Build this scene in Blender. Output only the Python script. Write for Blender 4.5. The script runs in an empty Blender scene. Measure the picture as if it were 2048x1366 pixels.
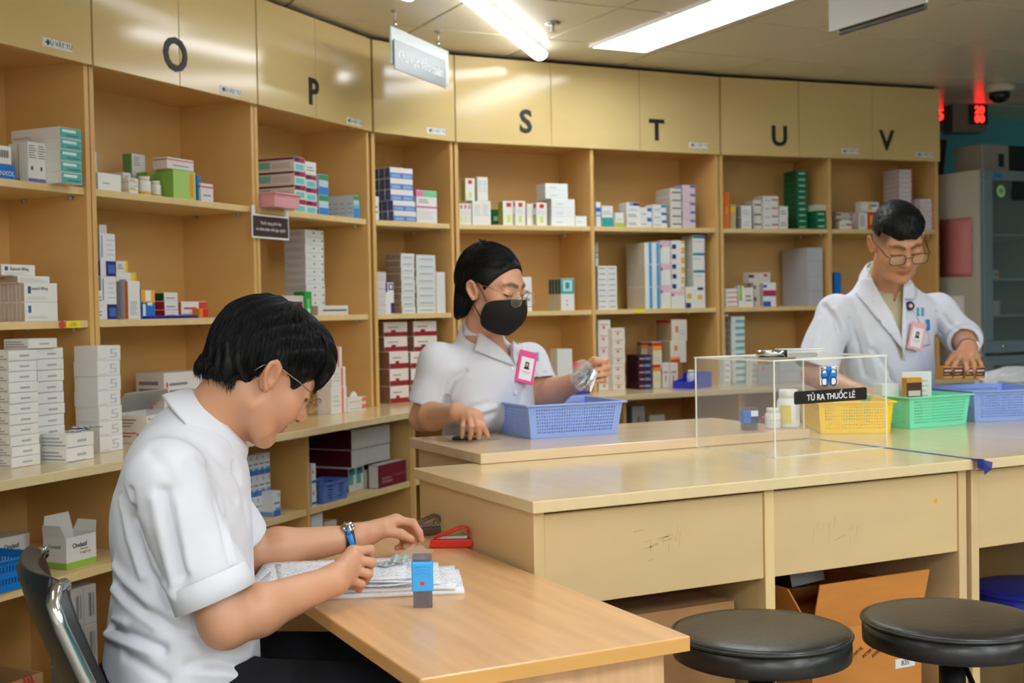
import bpy, bmesh, math, random
import numpy as np
from mathutils import Vector, Matrix

# ------------------------------------------------------------------ camera, light, exposure
S = bpy.context.scene
COL = S.collection
FPX, CX, CY, CAM_H = 2485.0, 1024.0, 683.0, 1.30
_yaw, _pit, _rol = math.radians(63.5), math.radians(1.48), math.radians(1.03)
_f0 = np.array([math.cos(_yaw), math.sin(_yaw), 0]); _r0 = np.array([math.sin(_yaw), -math.cos(_yaw), 0]); _z = np.array([0, 0, 1.0])
FW = math.cos(_pit)*_f0 - math.sin(_pit)*_z
_u0 = math.cos(_pit)*_z + math.sin(_pit)*_f0
RT = math.cos(_rol)*_r0 - math.sin(_rol)*_u0
UP = math.cos(_rol)*_u0 + math.sin(_rol)*_r0
CAM = np.array([0, 0, CAM_H])
cd = bpy.data.cameras.new('camera'); co = bpy.data.objects.new('camera', cd); COL.objects.link(co)
M = Matrix.Identity(4)
for i in range(3):
    M[i][0] = RT[i]; M[i][1] = UP[i]; M[i][2] = -FW[i]; M[i][3] = CAM[i]
co.matrix_world = M
cd.sensor_width = 36.0; cd.lens = 36.0*FPX/2048.0; cd.clip_start = 0.05
cd.dof.use_dof = True; cd.dof.focus_distance = 2.45; cd.dof.aperture_fstop = 5.6
S.camera = co
w = bpy.data.worlds.new('world'); S.world = w; w.use_nodes = True
w.node_tree.nodes['Background'].inputs[0].default_value = (1, 1, 1, 1)
w.node_tree.nodes['Background'].inputs[1].default_value = 0.0
S.view_settings.view_transform = 'Standard'; S.view_settings.look = 'None'
S.view_settings.gamma = 1.0; S.view_settings.use_curve_mapping = False
S.view_settings.exposure = 1.08
cy = S.cycles
cy.max_bounces = 6; cy.diffuse_bounces = 4; cy.glossy_bounces = 3; cy.transmission_bounces = 4; cy.transparent_max_bounces = 16
cy.caustics_reflective = False; cy.caustics_refractive = False
cy.use_adaptive_sampling = True; cy.adaptive_threshold = 0.05; cy.use_light_tree = False; cy.use_denoising = True; cy.sample_clamp_indirect = 8.0
LAMP = 9.8          # radiance of the white tubes in the ceiling

def ray(x, y): return FW + RT*((x-CX)/FPX) - UP*((y-CY)/FPX)
def uz(x, y, z):
    d = ray(x, y); return CAM + d*((z-CAM_H)/d[2])
def ud(x, y, dep): return CAM + ray(x, y)*dep
def upl(x, y, p, n):
    d = ray(x, y); p = np.array(p, float); n = np.array(n, float); return CAM + d*(((p-CAM)@n)/(d@n))
def pr(p):
    q = np.array(p, float)-CAM; z = q@FW
    return (CX+FPX*(q@RT)/z, CY-FPX*(q@UP)/z, z)

# ------------------------------------------------------------------ helpers
def lin(c):
    return tuple((v/12.92 if v <= .04045 else ((v+.055)/1.055)**2.4) for v in [x/255.0 for x in c])
MATS = {}
def mat(name, rgb, rough=.5, metal=0, spec=.5, **k):
    if name in MATS: return MATS[name]
    m = bpy.data.materials.new(name); m.use_nodes = True
    b = m.node_tree.nodes['Principled BSDF']
    c = lin(rgb)
    b.inputs['Base Color'].default_value = (*c, 1); b.inputs['Roughness'].default_value = rough
    b.inputs['Metallic'].default_value = metal; b.inputs['Specular IOR Level'].default_value = spec
    for kk, v in k.items():
        b.inputs[kk].default_value = v
    MATS[name] = m; return m
def nn(m, t, **k):
    n = m.node_tree.nodes.new(t)
    for a, v in k.items(): setattr(n, a, v)
    return n
def noisy(m, amount=.12, scale=(3, 3, 40), detail=4, bump=0, rough_var=0, dark=None, coord='Object'):
    """stretch noise over a material's base colour (grain, wear)"""
    nt = m.node_tree; b = nt.nodes['Principled BSDF']
    tc = nn(m, 'ShaderNodeTexCoord'); mp = nn(m, 'ShaderNodeMapping'); mp.inputs['Scale'].default_value = scale
    nz = nn(m, 'ShaderNodeTexNoise'); nz.inputs['Scale'].default_value = 1.0; nz.inputs['Detail'].default_value = detail
    nt.links.new(tc.outputs[coord], mp.inputs[0]); nt.links.new(mp.outputs[0], nz.inputs['Vector'])
    c = b.inputs['Base Color'].default_value[:3]
    mx = nn(m, 'ShaderNodeMix', data_type='RGBA')
    mx.inputs[6].default_value = (*[min(1, v*(1+amount)) for v in c], 1)
    d = dark if dark else [v*(1-amount) for v in c]
    mx.inputs[7].default_value = (*d, 1)
    rp = nn(m, 'ShaderNodeMapRange'); rp.inputs[1].default_value = .3; rp.inputs[2].default_value = .7
    nt.links.new(nz.outputs[0], rp.inputs[0]); nt.links.new(rp.outputs[0], mx.inputs[0])
    nt.links.new(mx.outputs[2], b.inputs['Base Color'])
    if bump:
        bp = nn(m, 'ShaderNodeBump'); bp.inputs['Strength'].default_value = bump; bp.inputs['Distance'].default_value = .002
        nt.links.new(nz.outputs[0], bp.inputs['Height']); nt.links.new(bp.outputs[0], b.inputs['Normal'])
    return m
def emit(name, rgb, s):
    m = bpy.data.materials.new(name); m.use_nodes = True; nt = m.node_tree
    b = nt.nodes['Principled BSDF']; b.inputs['Base Color'].default_value = (*lin(rgb), 1)
    b.inputs['Emission Color'].default_value = (*lin(rgb), 1); b.inputs['Emission Strength'].default_value = s
    MATS[name] = m; return m
def glassy(name, rgb, rough=.0, alpha=.12, ior=1.45):
    """thin clear plastic: mostly transparent with a glossy coat"""
    m = bpy.data.materials.new(name); m.use_nodes = True; nt = m.node_tree
    b = nt.nodes['Principled BSDF']; b.inputs['Base Color'].default_value = (*lin(rgb), 1)
    b.inputs['Roughness'].default_value = max(rough, .04); b.inputs['Alpha'].default_value = alpha
    b.inputs['Specular IOR Level'].default_value = .8
    MATS[name] = m; return m

# the pharmacy's laminates
wood_door = noisy(mat('laminate_doors', (226, 198, 138), .14), .02, (2, 2, 14))
wood_cab = noisy(mat('laminate_carcass', (224, 180, 112), .4), .03, (3, 3, 16))
wood_edge = noisy(mat('laminate_edge', (232, 202, 144), .4), .04, (30, 30, 5))
wood_top = noisy(mat('laminate_worktop', (226, 202, 156), .16), .035, (22, 5, 5))
wood_raise = noisy(mat('laminate_counter_beige', (226, 200, 164), .2), .045, (5, 30, 5))
wood_desk = noisy(mat('laminate_desk_grain', (222, 174, 122), .22), .09, (34, 3, 3), detail=6)
wood_dedge = noisy(mat('desk_edge_band', (214, 160, 88), .3), .06, (5, 5, 60))
wood_front = noisy(mat('laminate_drawer_front', (216, 186, 136), .32), .03, (4, 4, 12))
white_wall = mat('wall_paint', (228, 224, 214), .8)
teal_wall = mat('teal_wall_paint', (92, 172, 184), .6)
ceil_m = noisy(mat('ceiling_tile_paint', (236, 226, 200), .32), .02, (2, 2, 2))
grid_m = mat('ceiling_grid', (196, 188, 166), .4)
floor_m = noisy(mat('vinyl_floor', (150, 142, 130), .35), .08, (6, 6, 6))
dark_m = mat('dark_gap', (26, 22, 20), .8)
chrome = mat('chrome', (205, 205, 205), .12, 1)
steel = mat('brushed_steel', (170, 172, 175), .32, 1)
black_pl = mat('black_plastic', (22, 22, 24), .4)
black_print = mat('black_print', (44, 38, 36), .55)
white_pl = mat('white_plastic', (236, 237, 238), .35)
paper_w = mat('white_paper', (238, 238, 240), .7)
tube_w = emit('lamp_white', (243, 250, 255), LAMP); tube_d = emit('lamp_white_dim', (243, 250, 255), LAMP*.72); tube_f = emit('lamp_white_faint', (243, 250, 255), LAMP*.26); tube_h = emit('lamp_white_half', (243, 250, 255), LAMP*.42)

class MB:
    def __init__(s): s.v = []; s.f = []; s.m = []
    def add(s, vs, fs, m=0):
        o = len(s.v); s.v += [tuple(map(float, p)) for p in vs]; s.f += [tuple(i+o for i in f) for f in fs]; s.m += [m]*len(fs); return s
    def box(s, x0, x1, y0, y1, z0, z1, m=0):
        return s.add([(x0,y0,z0),(x1,y0,z0),(x1,y1,z0),(x0,y1,z0),(x0,y0,z1),(x1,y0,z1),(x1,y1,z1),(x0,y1,z1)],
                     [(0,3,2,1),(4,5,6,7),(0,1,5,4),(1,2,6,5),(2,3,7,6),(3,0,4,7)], m)
    def prism(s, poly, z0, z1, m=0):
        n = len(poly)
        return s.add([(x,y,z0) for x,y in poly]+[(x,y,z1) for x,y in poly],
                     [tuple(range(n-1,-1,-1)), tuple(range(n,2*n))]+[(i,(i+1)%n,(i+1)%n+n,i+n) for i in range(n)], m)
    def lathe(s, prof, n=24, c=(0,0,0), m=0, ax='z'):
        vs = []; fs = []
        for r, z in prof:
            for k in range(n):
                a = 2*math.pi*k/n; p = (r*math.cos(a), r*math.sin(a), z)
                if ax == 'x': p = (p[2], p[0], p[1])
                if ax == 'y': p = (p[1], p[2], p[0])
                vs.append((p[0]+c[0], p[1]+c[1], p[2]+c[2]))
        for i in range(len(prof)-1):
            for k in range(n):
                fs.append((i*n+k, i*n+(k+1)%n, (i+1)*n+(k+1)%n, (i+1)*n+k))
        fs.append(tuple(range(n-1,-1,-1))); fs.append(tuple((len(prof)-1)*n+k for k in range(n)))
        return s.add(vs, fs, m)
    def tube(s, path, r, n=8, m=0, closed=False, rs=None):
        P = np.array([np.asarray(p, float) for p in path]); L = len(P)
        A = np.roll(P, 1, 0); B = np.roll(P, -1, 0)
        if not closed: A[0] = P[0]; B[-1] = P[-1]
        T_ = B-A; T_ /= (np.sqrt((T_*T_).sum(1))+1e-9)[:, None]
        E = np.empty_like(T_); prev = None
        for i in range(L):
            t0, t1, t2 = T_[i]
            if prev is None: e0, e1, e2 = (t1, -t0, 0.) if abs(t2) < .9 else (0., t2, -t1)
            else:
                k = prev[0]*t0+prev[1]*t1+prev[2]*t2; e0, e1, e2 = prev[0]-t0*k, prev[1]-t1*k, prev[2]-t2*k
            q = 1/(math.sqrt(e0*e0+e1*e1+e2*e2)+1e-9); prev = (e0*q, e1*q, e2*q); E[i] = prev
        G = np.stack([T_[:, 1]*E[:, 2]-T_[:, 2]*E[:, 1], T_[:, 2]*E[:, 0]-T_[:, 0]*E[:, 2], T_[:, 0]*E[:, 1]-T_[:, 1]*E[:, 0]], 1)
        an = np.arange(n)*2*math.pi/n; rr = np.array(rs if rs else [r]*L, float)
        V = P[:, None]+rr[:, None, None]*(np.cos(an)[None, :, None]*E[:, None]+np.sin(an)[None, :, None]*G[:, None])
        fs = [(i*n+k, i*n+(k+1) % n, ((i+1) % L)*n+(k+1) % n, ((i+1) % L)*n+k) for i in range(L if closed else L-1) for k in range(n)]
        if not closed: fs += [tuple(range(n-1, -1, -1)), tuple((L-1)*n+k for k in range(n))]
        o = len(s.v); s.v += list(map(tuple, V.reshape(-1, 3).tolist())); s.f += [tuple(i+o for i in f) for f in fs]; s.m += [m]*len(fs); return s
    def xf(s, M4, start=0):
        for i in range(start, len(s.v)): s.v[i] = tuple(M4 @ Vector(s.v[i]))
        return s
    def mesh(s, name, mats, smooth=False):
        me = bpy.data.meshes.new(name); me.from_pydata(s.v, [], s.f)
        for m in (mats if isinstance(mats, (list, tuple)) else [mats]): me.materials.append(m)
        me.polygons.foreach_set('material_index', s.m)
        if smooth: me.polygons.foreach_set('use_smooth', [True]*len(s.f))
        me.update(); return me
    def build(s, name, mats, parent=None, bevel=0, smooth=False, seg=2):
        o = bpy.data.objects.new(name, s.mesh(name, mats, smooth)); COL.objects.link(o)
        if parent: o.parent = parent
        if bevel:
            b = o.modifiers.new('bevel', 'BEVEL'); b.width = bevel; b.segments = seg; b.limit_method = 'ANGLE'
        if smooth and bevel == 0:
            pass
        return o
def empty(name, loc=(0,0,0), rz=0, rot=None):
    o = bpy.data.objects.new(name, None); COL.objects.link(o); o.location = tuple(map(float, loc))
    o.rotation_euler = rot if rot else (0, 0, rz); o.empty_display_size = .05; return o
def tag(o, label, cat, group=None):
    o['label'] = label; o['category'] = cat
    if group: o['group'] = group
    return o
def struct(o, label=None):
    o['kind'] = 'structure'
    if label: o['label'] = label
    return o
def linked(name, me, parent=None, loc=(0,0,0), rz=0):
    o = bpy.data.objects.new(name, me); COL.objects.link(o); o.location = tuple(map(float, loc)); o.rotation_euler = (0,0,rz)
    if parent: o.parent = parent
    return o
def smooth_angle(o, deg=40):
    me = o.data; me.polygons.foreach_set('use_smooth', [True]*len(me.polygons))
    try:
        me.set_sharp_from_angle(angle=math.radians(deg))
    except Exception: pass
    return o
def text_mesh(body, size, depth=.0006, bold=0.0, align='CENTER', spacing=1.0, name='lettering', m=None, line=1.0, flat=False):
    c = bpy.data.curves.new('t', 'FONT'); c.body = body; c.size = size; c.extrude = depth; c.offset = bold
    c.align_x = align; c.align_y = 'CENTER'; c.space_character = spacing; c.resolution_u = 3; c.space_line = line
    o = bpy.data.objects.new('t', c); me = bpy.data.meshes.new_from_object(o)
    bpy.data.objects.remove(o); bpy.data.curves.remove(c)
    me.name = name; me.materials.clear(); me.materials.append(m or black_print); return me
def text(body, size, parent, origin, xdir, zdir, m=None, name='lettering', **k):
    """lettering whose x runs along xdir, whose height along zdir (parent space)"""
    me = text_mesh(body, size, m=m, name=name, **k)
    X = Vector(xdir).normalized(); Y = Vector(zdir).normalized(); Z = X.cross(Y)
    o = bpy.data.objects.new(name, me); COL.objects.link(o); o.parent = parent
    R = Matrix((X, Y, Z)).transposed().to_4x4(); R.translation = Vector(tuple(map(float, origin)))
    if parent: o.matrix_parent_inverse = Matrix.Identity(4)
    o.matrix_local = R
    return o
ORD = ['zeroth','first','second','third','fourth','fifth','sixth','seventh','eighth','ninth','tenth','eleventh','twelfth','thirteenth','fourteenth','fifteenth']
def vec(*a): return np.array(a, dtype=np.float64)
def unit(v): v = np.array(v, float); return v/np.linalg.norm(v)
# ------------------------------------------------------------------ room shell
CEIL = 2.465
X0, X1, Y0, Y1 = -3.2, 7.4, -7.5, 5.75
struct(MB().box(X0, X1, Y0, Y1, -.05, 0).build('floor', floor_m))
cl = MB().box(X0, X1, Y0, Y1, CEIL+.012, CEIL+.05).build('ceiling', grid_m); struct(cl)
tile_b = MB(); tile_b.box(-.293, .293, -.293, .293, 0, .012)
tme = tile_b.mesh('ceiling_tile', ceil_m)
gx0, gy0 = 3.17-.6*10, 4.755-.6*13
LAMPS = [(2.80, 3.60, .3), (-.5, 1.2, .3), (1.9, .2, .3), (1.45, 1.75, .3), (3.5, 1.2, .3)]  # recessed louvre fittings, some added as fill: x0, y0, width (1.2 long, along y)
for _x in (-1.9, .0, 1.9, 3.8):
    for _y in (-1.6, -3.8, -6.0): LAMPS.append((_x, _y, .6))
gi = 0
for i in range(17):
    for j in range(15):
        x, y = gx0+.6*i+.3, gy0+.6*j+.3
        if x > X1-.2 or y > Y1+.2 or x < X0+.2 or y < -.4: continue
        linked('ceiling_tile', tme, cl, (x, y, CEIL))
struct(MB().box(X0, X1, Y1, Y1+.1, 0, CEIL).build('wall_back', teal_wall))
struct(MB().box(X1, X1+.1, Y0, Y1, 0, CEIL).build('wall_right', teal_wall))
struct(MB().box(X0-.1, X0, Y0, Y1, 0, CEIL).build('wall_left', white_wall))
struct(MB().box(X0, X1, Y0-.1, Y0, 0, CEIL).build('wall_front', white_wall))
# ------------------------------------------------------------------ ceiling lamps
louvre_m = mat('louvre_white', (244, 244, 244), .25)
def troffer(x, y, w_, label, n=14):
    e = empty('recessed_ceiling_light', (x, y, CEIL)); tag(e, label, 'ceiling light', 'louvred ceiling lights')
    b = MB(); r = w_-.012
    for (a0, a1, b0, b1) in ((0, w_, 0, .012), (0, w_, 1.188, 1.2), (0, .012, .012, 1.188), (r, w_, .012, 1.188)): b.box(a0, a1, b0, b1, -.012, 0)
    b.build('frame', louvre_m, e)
    MB().box(.012, r, .012, 1.188, -.003, -.001).build('lamp_panel', tube_w if w_ > .5 or y < 1 else tube_h if y < 3 else tube_d, e)
    bm_ = MB().box(.012, r, -.0015, .0015, -.011, -.0035).mesh('louvre_blade', louvre_m)
    for k in range(1, n): linked('louvre_blade', bm_, e, (0, 1.2*k/n, 0))
    MB().box(w_/2-.003, w_/2+.003, .012, 1.188, -.0115, -.0035).build('louvre_spine', louvre_m, e)
    return e
troffer(*LAMPS[0], 'bright louvred light recessed in the beige tiled ceiling')
troffer(*LAMPS[1], 'louvred ceiling light on the left behind the seated man', 14)
troffer(*LAMPS[2], 'unseen louvred light added to brighten the countertops', 14)  # added out of view to lift the countertops
troffer(*LAMPS[3], 'unseen louvred light added above the service counter to brighten its top', 14)  # extra fill lamp, put in where the counter tops came out too dark
troffer(*LAMPS[4], 'unseen louvred light added above the right counter to brighten the lab coat', 14)  # unseen lamp added to brighten the right side and the coat
_rows = ['first', 'second', 'third']
for k, (x, y, w_) in enumerate(LAMPS[5:]):
    troffer(x, y, w_, 'wide ceiling light behind the camera, %s row back, %s from the left' % (_rows[k % 3], ORD[k//3+1]), 6)
def batten(p0, p1, label, tm=None):
    d = np.array(p1)-np.array(p0); L = np.linalg.norm(d); a = math.atan2(d[1], d[0])
    e = empty('batten_lamp', (p0[0], p0[1], CEIL), a); tag(e, label, 'ceiling light', 'linear batten lamps')
    MB().box(0, L, -.03, .03, -.022, 0).build('housing', mat('batten_grey', (190, 192, 190), .4), e)
    b = MB(); prof = []
    for k in range(9):
        t = math.pi*k/8; prof.append((-.036*math.cos(t), -.022-.03*math.sin(t)))
    n = len(prof)
    b.add([(0, y, z) for y, z in prof]+[(L, y, z) for y, z in prof], [(i, i+1, n+i+1, n+i) for i in range(n-1)]+[tuple(range(n)), tuple(range(2*n-1, n-1, -1)), (0, n, 2*n-1, n-1)])
    b.build('diffuser', tm or tube_d, e)
    return e
batten((1.80, 4.00), (2.63, 4.945), 'long white tube lamp on the ceiling pointing towards the letter S')
batten((.98, 3.76), (1.70, 4.18), 'long white tube lamp on the ceiling in front of cabinet O', tube_f)

# ------------------------------------------------------------------ shelf cabinets
T = .018
Z_TOP, Z_HB, Z_S1, Z_S2, Z_CT, Z_LOW = 2.45, 2.07, 1.69, 1.29, .90, .596
DEPTH = .33
class Seg:
    def __init__(s, p0, p1):
        s.p0 = np.array([p0[0], p0[1], 0.]); s.p1 = np.array([p1[0], p1[1], 0.]); d = s.p1-s.p0; s.L = np.linalg.norm(d)
        s.t = d/s.L; s.n = np.array([-s.t[1], s.t[0], 0]); s.a = math.atan2(d[1], d[0])
    def pt(s, u, v, z=0): return s.p0+s.t*u+s.n*v+np.array([0, 0, z])
    def hit(s, x, y, v=0):
        p = upl(x, y, s.p0+s.n*v, s.n); q = p-s.p0; return q@s.t, p[2]
_a = math.radians(39.1); _E = np.array([1.818, 4.967])
def Lp(d): return tuple(_E-d*np.array([math.cos(_a), math.sin(_a)]))
SEG = {'A': Seg(Lp(2.43), Lp(1.635)), 'O': Seg(Lp(1.63), Lp(.805)), 'P': Seg(Lp(.80), Lp(0)),
       'R': Seg((1.833, 4.975), (2.283, 5.143)), 'S': Seg((2.292, 5.145), (3.742, 5.145)), 'U': Seg((3.75, 5.143), (5.10, 5.012))}
SEG['L'] = Seg(Lp(2.43), Lp(0)); SEG['T'] = SEG['S']; SEG['V'] = SEG['U']
door_s = mat('door_seam', (120, 84, 44), .7)
def sticker(par, u0, z0, w, h, y, txt):
    s = MB().box(u0, u0+w, y-.0008, y, z0, z0+h).build('label_strip', paper_w, par)
    text(txt, h*.74, s, (u0+w*.58, y-.0012, z0+h*.5), (1, 0, 0), (0, 0, 1), m=mat('label_ink', (70, 74, 84), .6), depth=.0002)
    b = MB(); cx, cz = u0+h*.75, z0+h*.5
    for dx, dz, r in ((0, .2, .13), (0, -.2, .13), (.2, 0, .13), (-.2, 0, .13), (0, 0, .1)):
        b.lathe([(r*h, -.0004), (r*h, 0)], 10, (cx+dx*h, y-.001, cz+dz*h), ax='y')
    b.build('emblem', mat('emblem_ink', (52, 60, 78), .6), s)
def cabinet(seg, label, splits, doors, stick=(), letters=(), shelf_pins=True):
    s = SEG[seg]; e = empty('shelf_cabinet', s.pt(0, 0, Z_CT), s.a); tag(e, label, 'shelf cabinet', 'wall shelf cabinets')
    z = lambda v: v-Z_CT
    w = s.L
    for x in (0, w-T): MB().box(x, x+T, 0, DEPTH, .0005, z(Z_TOP)).build('side_panel', wood_cab, e, .0012)
    for x in splits: MB().box(x-T/2, x+T/2, .001, DEPTH-.012, .0005, z(Z_HB)).build('divider', wood_cab, e, .0012)
    MB().box(T, w-T, DEPTH-.012, DEPTH, .0005, z(Z_TOP)).build('back_panel', wood_cab, e)
    MB().box(T, w-T, .002, DEPTH-.012, z(Z_HB), z(Z_HB)+T).build('header_floor', wood_cab, e)
    MB().box(T, w-T, .002, DEPTH-.012, z(Z_TOP)-T, z(Z_TOP)).build('top_panel', wood_cab, e)
    ed = [0]+list(splits)+[w]
    for i in range(len(ed)-1):
        a = ed[i]+(T if i == 0 else T/2); b = ed[i+1]-(T if i == len(ed)-2 else T/2)
        for zz in (Z_S1, Z_S2):
            sh = MB().box(a, b, .008, DEPTH-.013, z(zz)-.022, z(zz)).build('shelf', [wood_edge], e, .0015)
            if shelf_pins:
                for px in (a+.006, b-.006):
                    for py in (.06, .25):
                        MB().lathe([(.006, -.034), (.007, -.024)], 8, (px, py, z(zz))).build('shelf_pin', steel, sh)
    dd = [0]+list(doors)+[w]
    for i in range(len(dd)-1):
        MB().box(dd[i]+.0015, dd[i+1]-.0015, -.019, -.001, z(Z_HB)-.012, z(Z_TOP)-.004).build('door', wood_door, e, .001)
    for (u, zz, ww) in stick: sticker(e, u, z(zz), ww, .026, -.0195, 'TỦ VẬT TƯ')
    for (ch, u, zz, hgt, bold) in letters:
        text(ch, hgt*1.38, e, (u, -.021, z(zz)), (1, 0, 0), (0, 0, 1), name='letter', bold=bold, depth=.0015)
    # dark strip put in as the shadow in the gap between cabinet and ceiling
    MB().box(.002, w-.002, .02, DEPTH-.02, z(Z_TOP)+.0005, z(Z_TOP)+.0135).build('gap_shadow_strip', dark_m, e)
    return e
def letters(seg, ch, x, y0, y1):
    s = SEG[seg]; u, z1 = s.hit(x, y0, -.02); u2, z2 = s.hit(x, y1, -.02); return (ch, u, (z1+z2)/2, z1-z2, .0035)
def stk(seg, x, y, w=.115): u, z = SEG[seg].hit(x, y, -.02); return (u, z-.013, w)
def us(seg, x, y, v=0): return SEG[seg].hit(x, y, v)[0]
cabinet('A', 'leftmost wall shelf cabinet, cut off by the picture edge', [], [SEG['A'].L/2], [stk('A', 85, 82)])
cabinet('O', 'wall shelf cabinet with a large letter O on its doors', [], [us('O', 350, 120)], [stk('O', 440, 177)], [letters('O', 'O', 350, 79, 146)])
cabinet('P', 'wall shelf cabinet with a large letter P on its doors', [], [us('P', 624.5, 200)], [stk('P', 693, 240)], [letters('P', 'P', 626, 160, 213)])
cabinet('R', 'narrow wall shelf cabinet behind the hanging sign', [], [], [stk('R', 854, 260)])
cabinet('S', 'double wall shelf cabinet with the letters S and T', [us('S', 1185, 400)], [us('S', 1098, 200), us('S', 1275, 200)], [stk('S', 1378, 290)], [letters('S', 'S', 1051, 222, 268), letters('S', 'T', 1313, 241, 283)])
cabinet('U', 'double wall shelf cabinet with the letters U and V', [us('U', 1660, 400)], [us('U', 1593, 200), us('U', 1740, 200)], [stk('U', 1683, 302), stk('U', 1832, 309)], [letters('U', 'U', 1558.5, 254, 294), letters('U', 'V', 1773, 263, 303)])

# ------------------------------------------------------------------ worktop under the wall shelves and base units
def offs(segs, d):
    """polyline through the segments' fronts moved d towards the room"""
    ls = [(s.p0-s.n*d, s.p1-s.n*d) for s in segs]; out = [ls[0][0][:2]]
    for (a0, a1), (b0, b1) in zip(ls, ls[1:]):
        da, db = (a1-a0)[:2], (b1-b0)[:2]; A = np.array([da, -db]).T
        k = np.linalg.solve(A, (b0-a0)[:2]); out.append(a0[:2]+k[0]*da)
    out.append(ls[-1][1][:2]); return out
run = [SEG['L'], SEG['R'], SEG['S'], SEG['U']]
fr, bk = offs(run, .295), offs(run, -DEPTH)
poly = [tuple(p) for p in fr]+[tuple(p) for p in bk[::-1]]
wt = MB().prism(poly, Z_CT-.026, Z_CT).build('worktop', wood_top, None, .002)
tag(wt, 'pale laminate worktop running below the wall shelves', 'worktop')
bf, bb = offs(run, .195), offs(run, -DEPTH+.02)
def base_unit(i, label, dv, low=True):
    p0, p1, q0, q1 = bf[i], bf[i+1], bb[i], bb[i+1]
    s = Seg(p0, p1); e = empty('base_cabinet', (p0[0], p0[1], 0), s.a); tag(e, label, 'base cabinet', 'open base cabinets')
    D = DEPTH+.175; w = s.L; h = Z_CT-.0265
    ends = [0, w-T]+[d-T/2 for d in dv]
    for x in ends: MB().box(x+.001, x+T-.001, 0, D-.02, 0, h).build('upright', wood_cab, e, .001)
    MB().box(.001, w-.001, D-.02, D-.008, 0, h).build('back_panel', wood_cab, e)
    ed = sorted([0, w]+list(dv))
    for k in range(len(ed)-1):
        a = ed[k]+(T if k == 0 else T/2)+.001; b = ed[k+1]-(T if k == len(ed)-2 else T/2)-.001
        MB().box(a, b, .004, D-.021, Z_LOW-.024, Z_LOW).build('shelf', wood_edge, e, .0015)
        MB().box(a, b, .004, D-.021, .08, .104).build('floor_board', wood_edge, e, .0015)
        MB().box(a, b, .05, .062, 0, .079).build('plinth', wood_cab, e)
    return e, s
def bseg(i): return Seg(bf[i], bf[i+1])
SEG['BL'], SEG['BR'], SEG['BS'], SEG['BU'] = [bseg(i) for i in range(4)]
base_unit(0, 'open base cabinet below the left worktop behind the seated man', [us('BL', 617, 960), us('BL', 300, 960)])
base_unit(1, 'narrow open base cabinet in the worktop corner', [])
base_unit(2, 'open base cabinet below shelves S and T', [us('BS', 1250, 840)])
base_unit(3, 'open base cabinet below shelves U and V', [.65])

# ------------------------------------------------------------------ service counters and desk
def boxes(name, label, cat, parts, group=None, bevel=.0025):
    e = empty(name, (parts[0][2][0], parts[0][2][2], 0)); tag(e, label, cat, group); ox, oy = parts[0][2][0], parts[0][2][2]
    for nm, m, (x0, x1, y0, y1, z0, z1) in parts:
        MB().box(x0-ox, x1-ox, y0-oy, y1-oy, z0, z1).build(nm, m, e, bevel)
    return e
C1 = 2.437
scuff = bpy.data.materials.new('scuffed_drawer_front')
MATS['scuff'] = noisy(mat('scuffed_front', (214, 184, 134), .32), .03, (4, 4, 12))
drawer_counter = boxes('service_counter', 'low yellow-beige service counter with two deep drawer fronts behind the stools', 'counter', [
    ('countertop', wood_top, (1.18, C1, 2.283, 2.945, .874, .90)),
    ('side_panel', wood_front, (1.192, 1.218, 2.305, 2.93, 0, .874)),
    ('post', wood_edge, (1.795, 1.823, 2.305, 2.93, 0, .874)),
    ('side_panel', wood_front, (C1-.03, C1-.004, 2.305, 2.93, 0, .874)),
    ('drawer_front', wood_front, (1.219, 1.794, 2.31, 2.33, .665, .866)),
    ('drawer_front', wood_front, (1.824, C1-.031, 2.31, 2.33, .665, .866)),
    ('modesty_panel', mat('shade_toned_backboard', (74, 54, 38), .6), (1.219, C1-.031, 2.90, 2.918, .05, .874)),  # brown darkened to paint in the shade under the counter
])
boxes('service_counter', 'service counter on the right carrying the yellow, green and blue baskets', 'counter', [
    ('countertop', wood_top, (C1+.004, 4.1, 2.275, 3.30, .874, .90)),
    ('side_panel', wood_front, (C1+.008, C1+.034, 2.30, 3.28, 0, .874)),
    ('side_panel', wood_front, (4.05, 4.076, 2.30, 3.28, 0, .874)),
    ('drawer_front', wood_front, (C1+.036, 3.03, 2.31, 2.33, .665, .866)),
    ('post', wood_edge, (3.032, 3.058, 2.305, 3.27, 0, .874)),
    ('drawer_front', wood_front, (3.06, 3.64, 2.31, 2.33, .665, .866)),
    ('modesty_panel', mat('shade_toned_backboard', (74, 54, 38), .6), (C1+.036, 4.048, 3.25, 3.268, .05, .874)),  # same darkened brown, painting the shade behind the drawers
])
Z_R = .928
boxes('raised_counter', 'raised beige counter in front of the standing woman', 'counter', [
    ('countertop', wood_raise, (1.352, C1-.004, 2.905, 3.40, .9005, Z_R)),
    ('side_panel', wood_front, (1.372, 1.392, 2.95, 3.38, 0, .90)),
    ('side_panel', wood_front, (C1-.03, C1-.01, 2.95, 3.38, 0, .90)),
    ('front_panel', wood_front, (1.394, C1-.032, 2.95, 2.968, .05, .90)),
])
Z_D = .75
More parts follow.
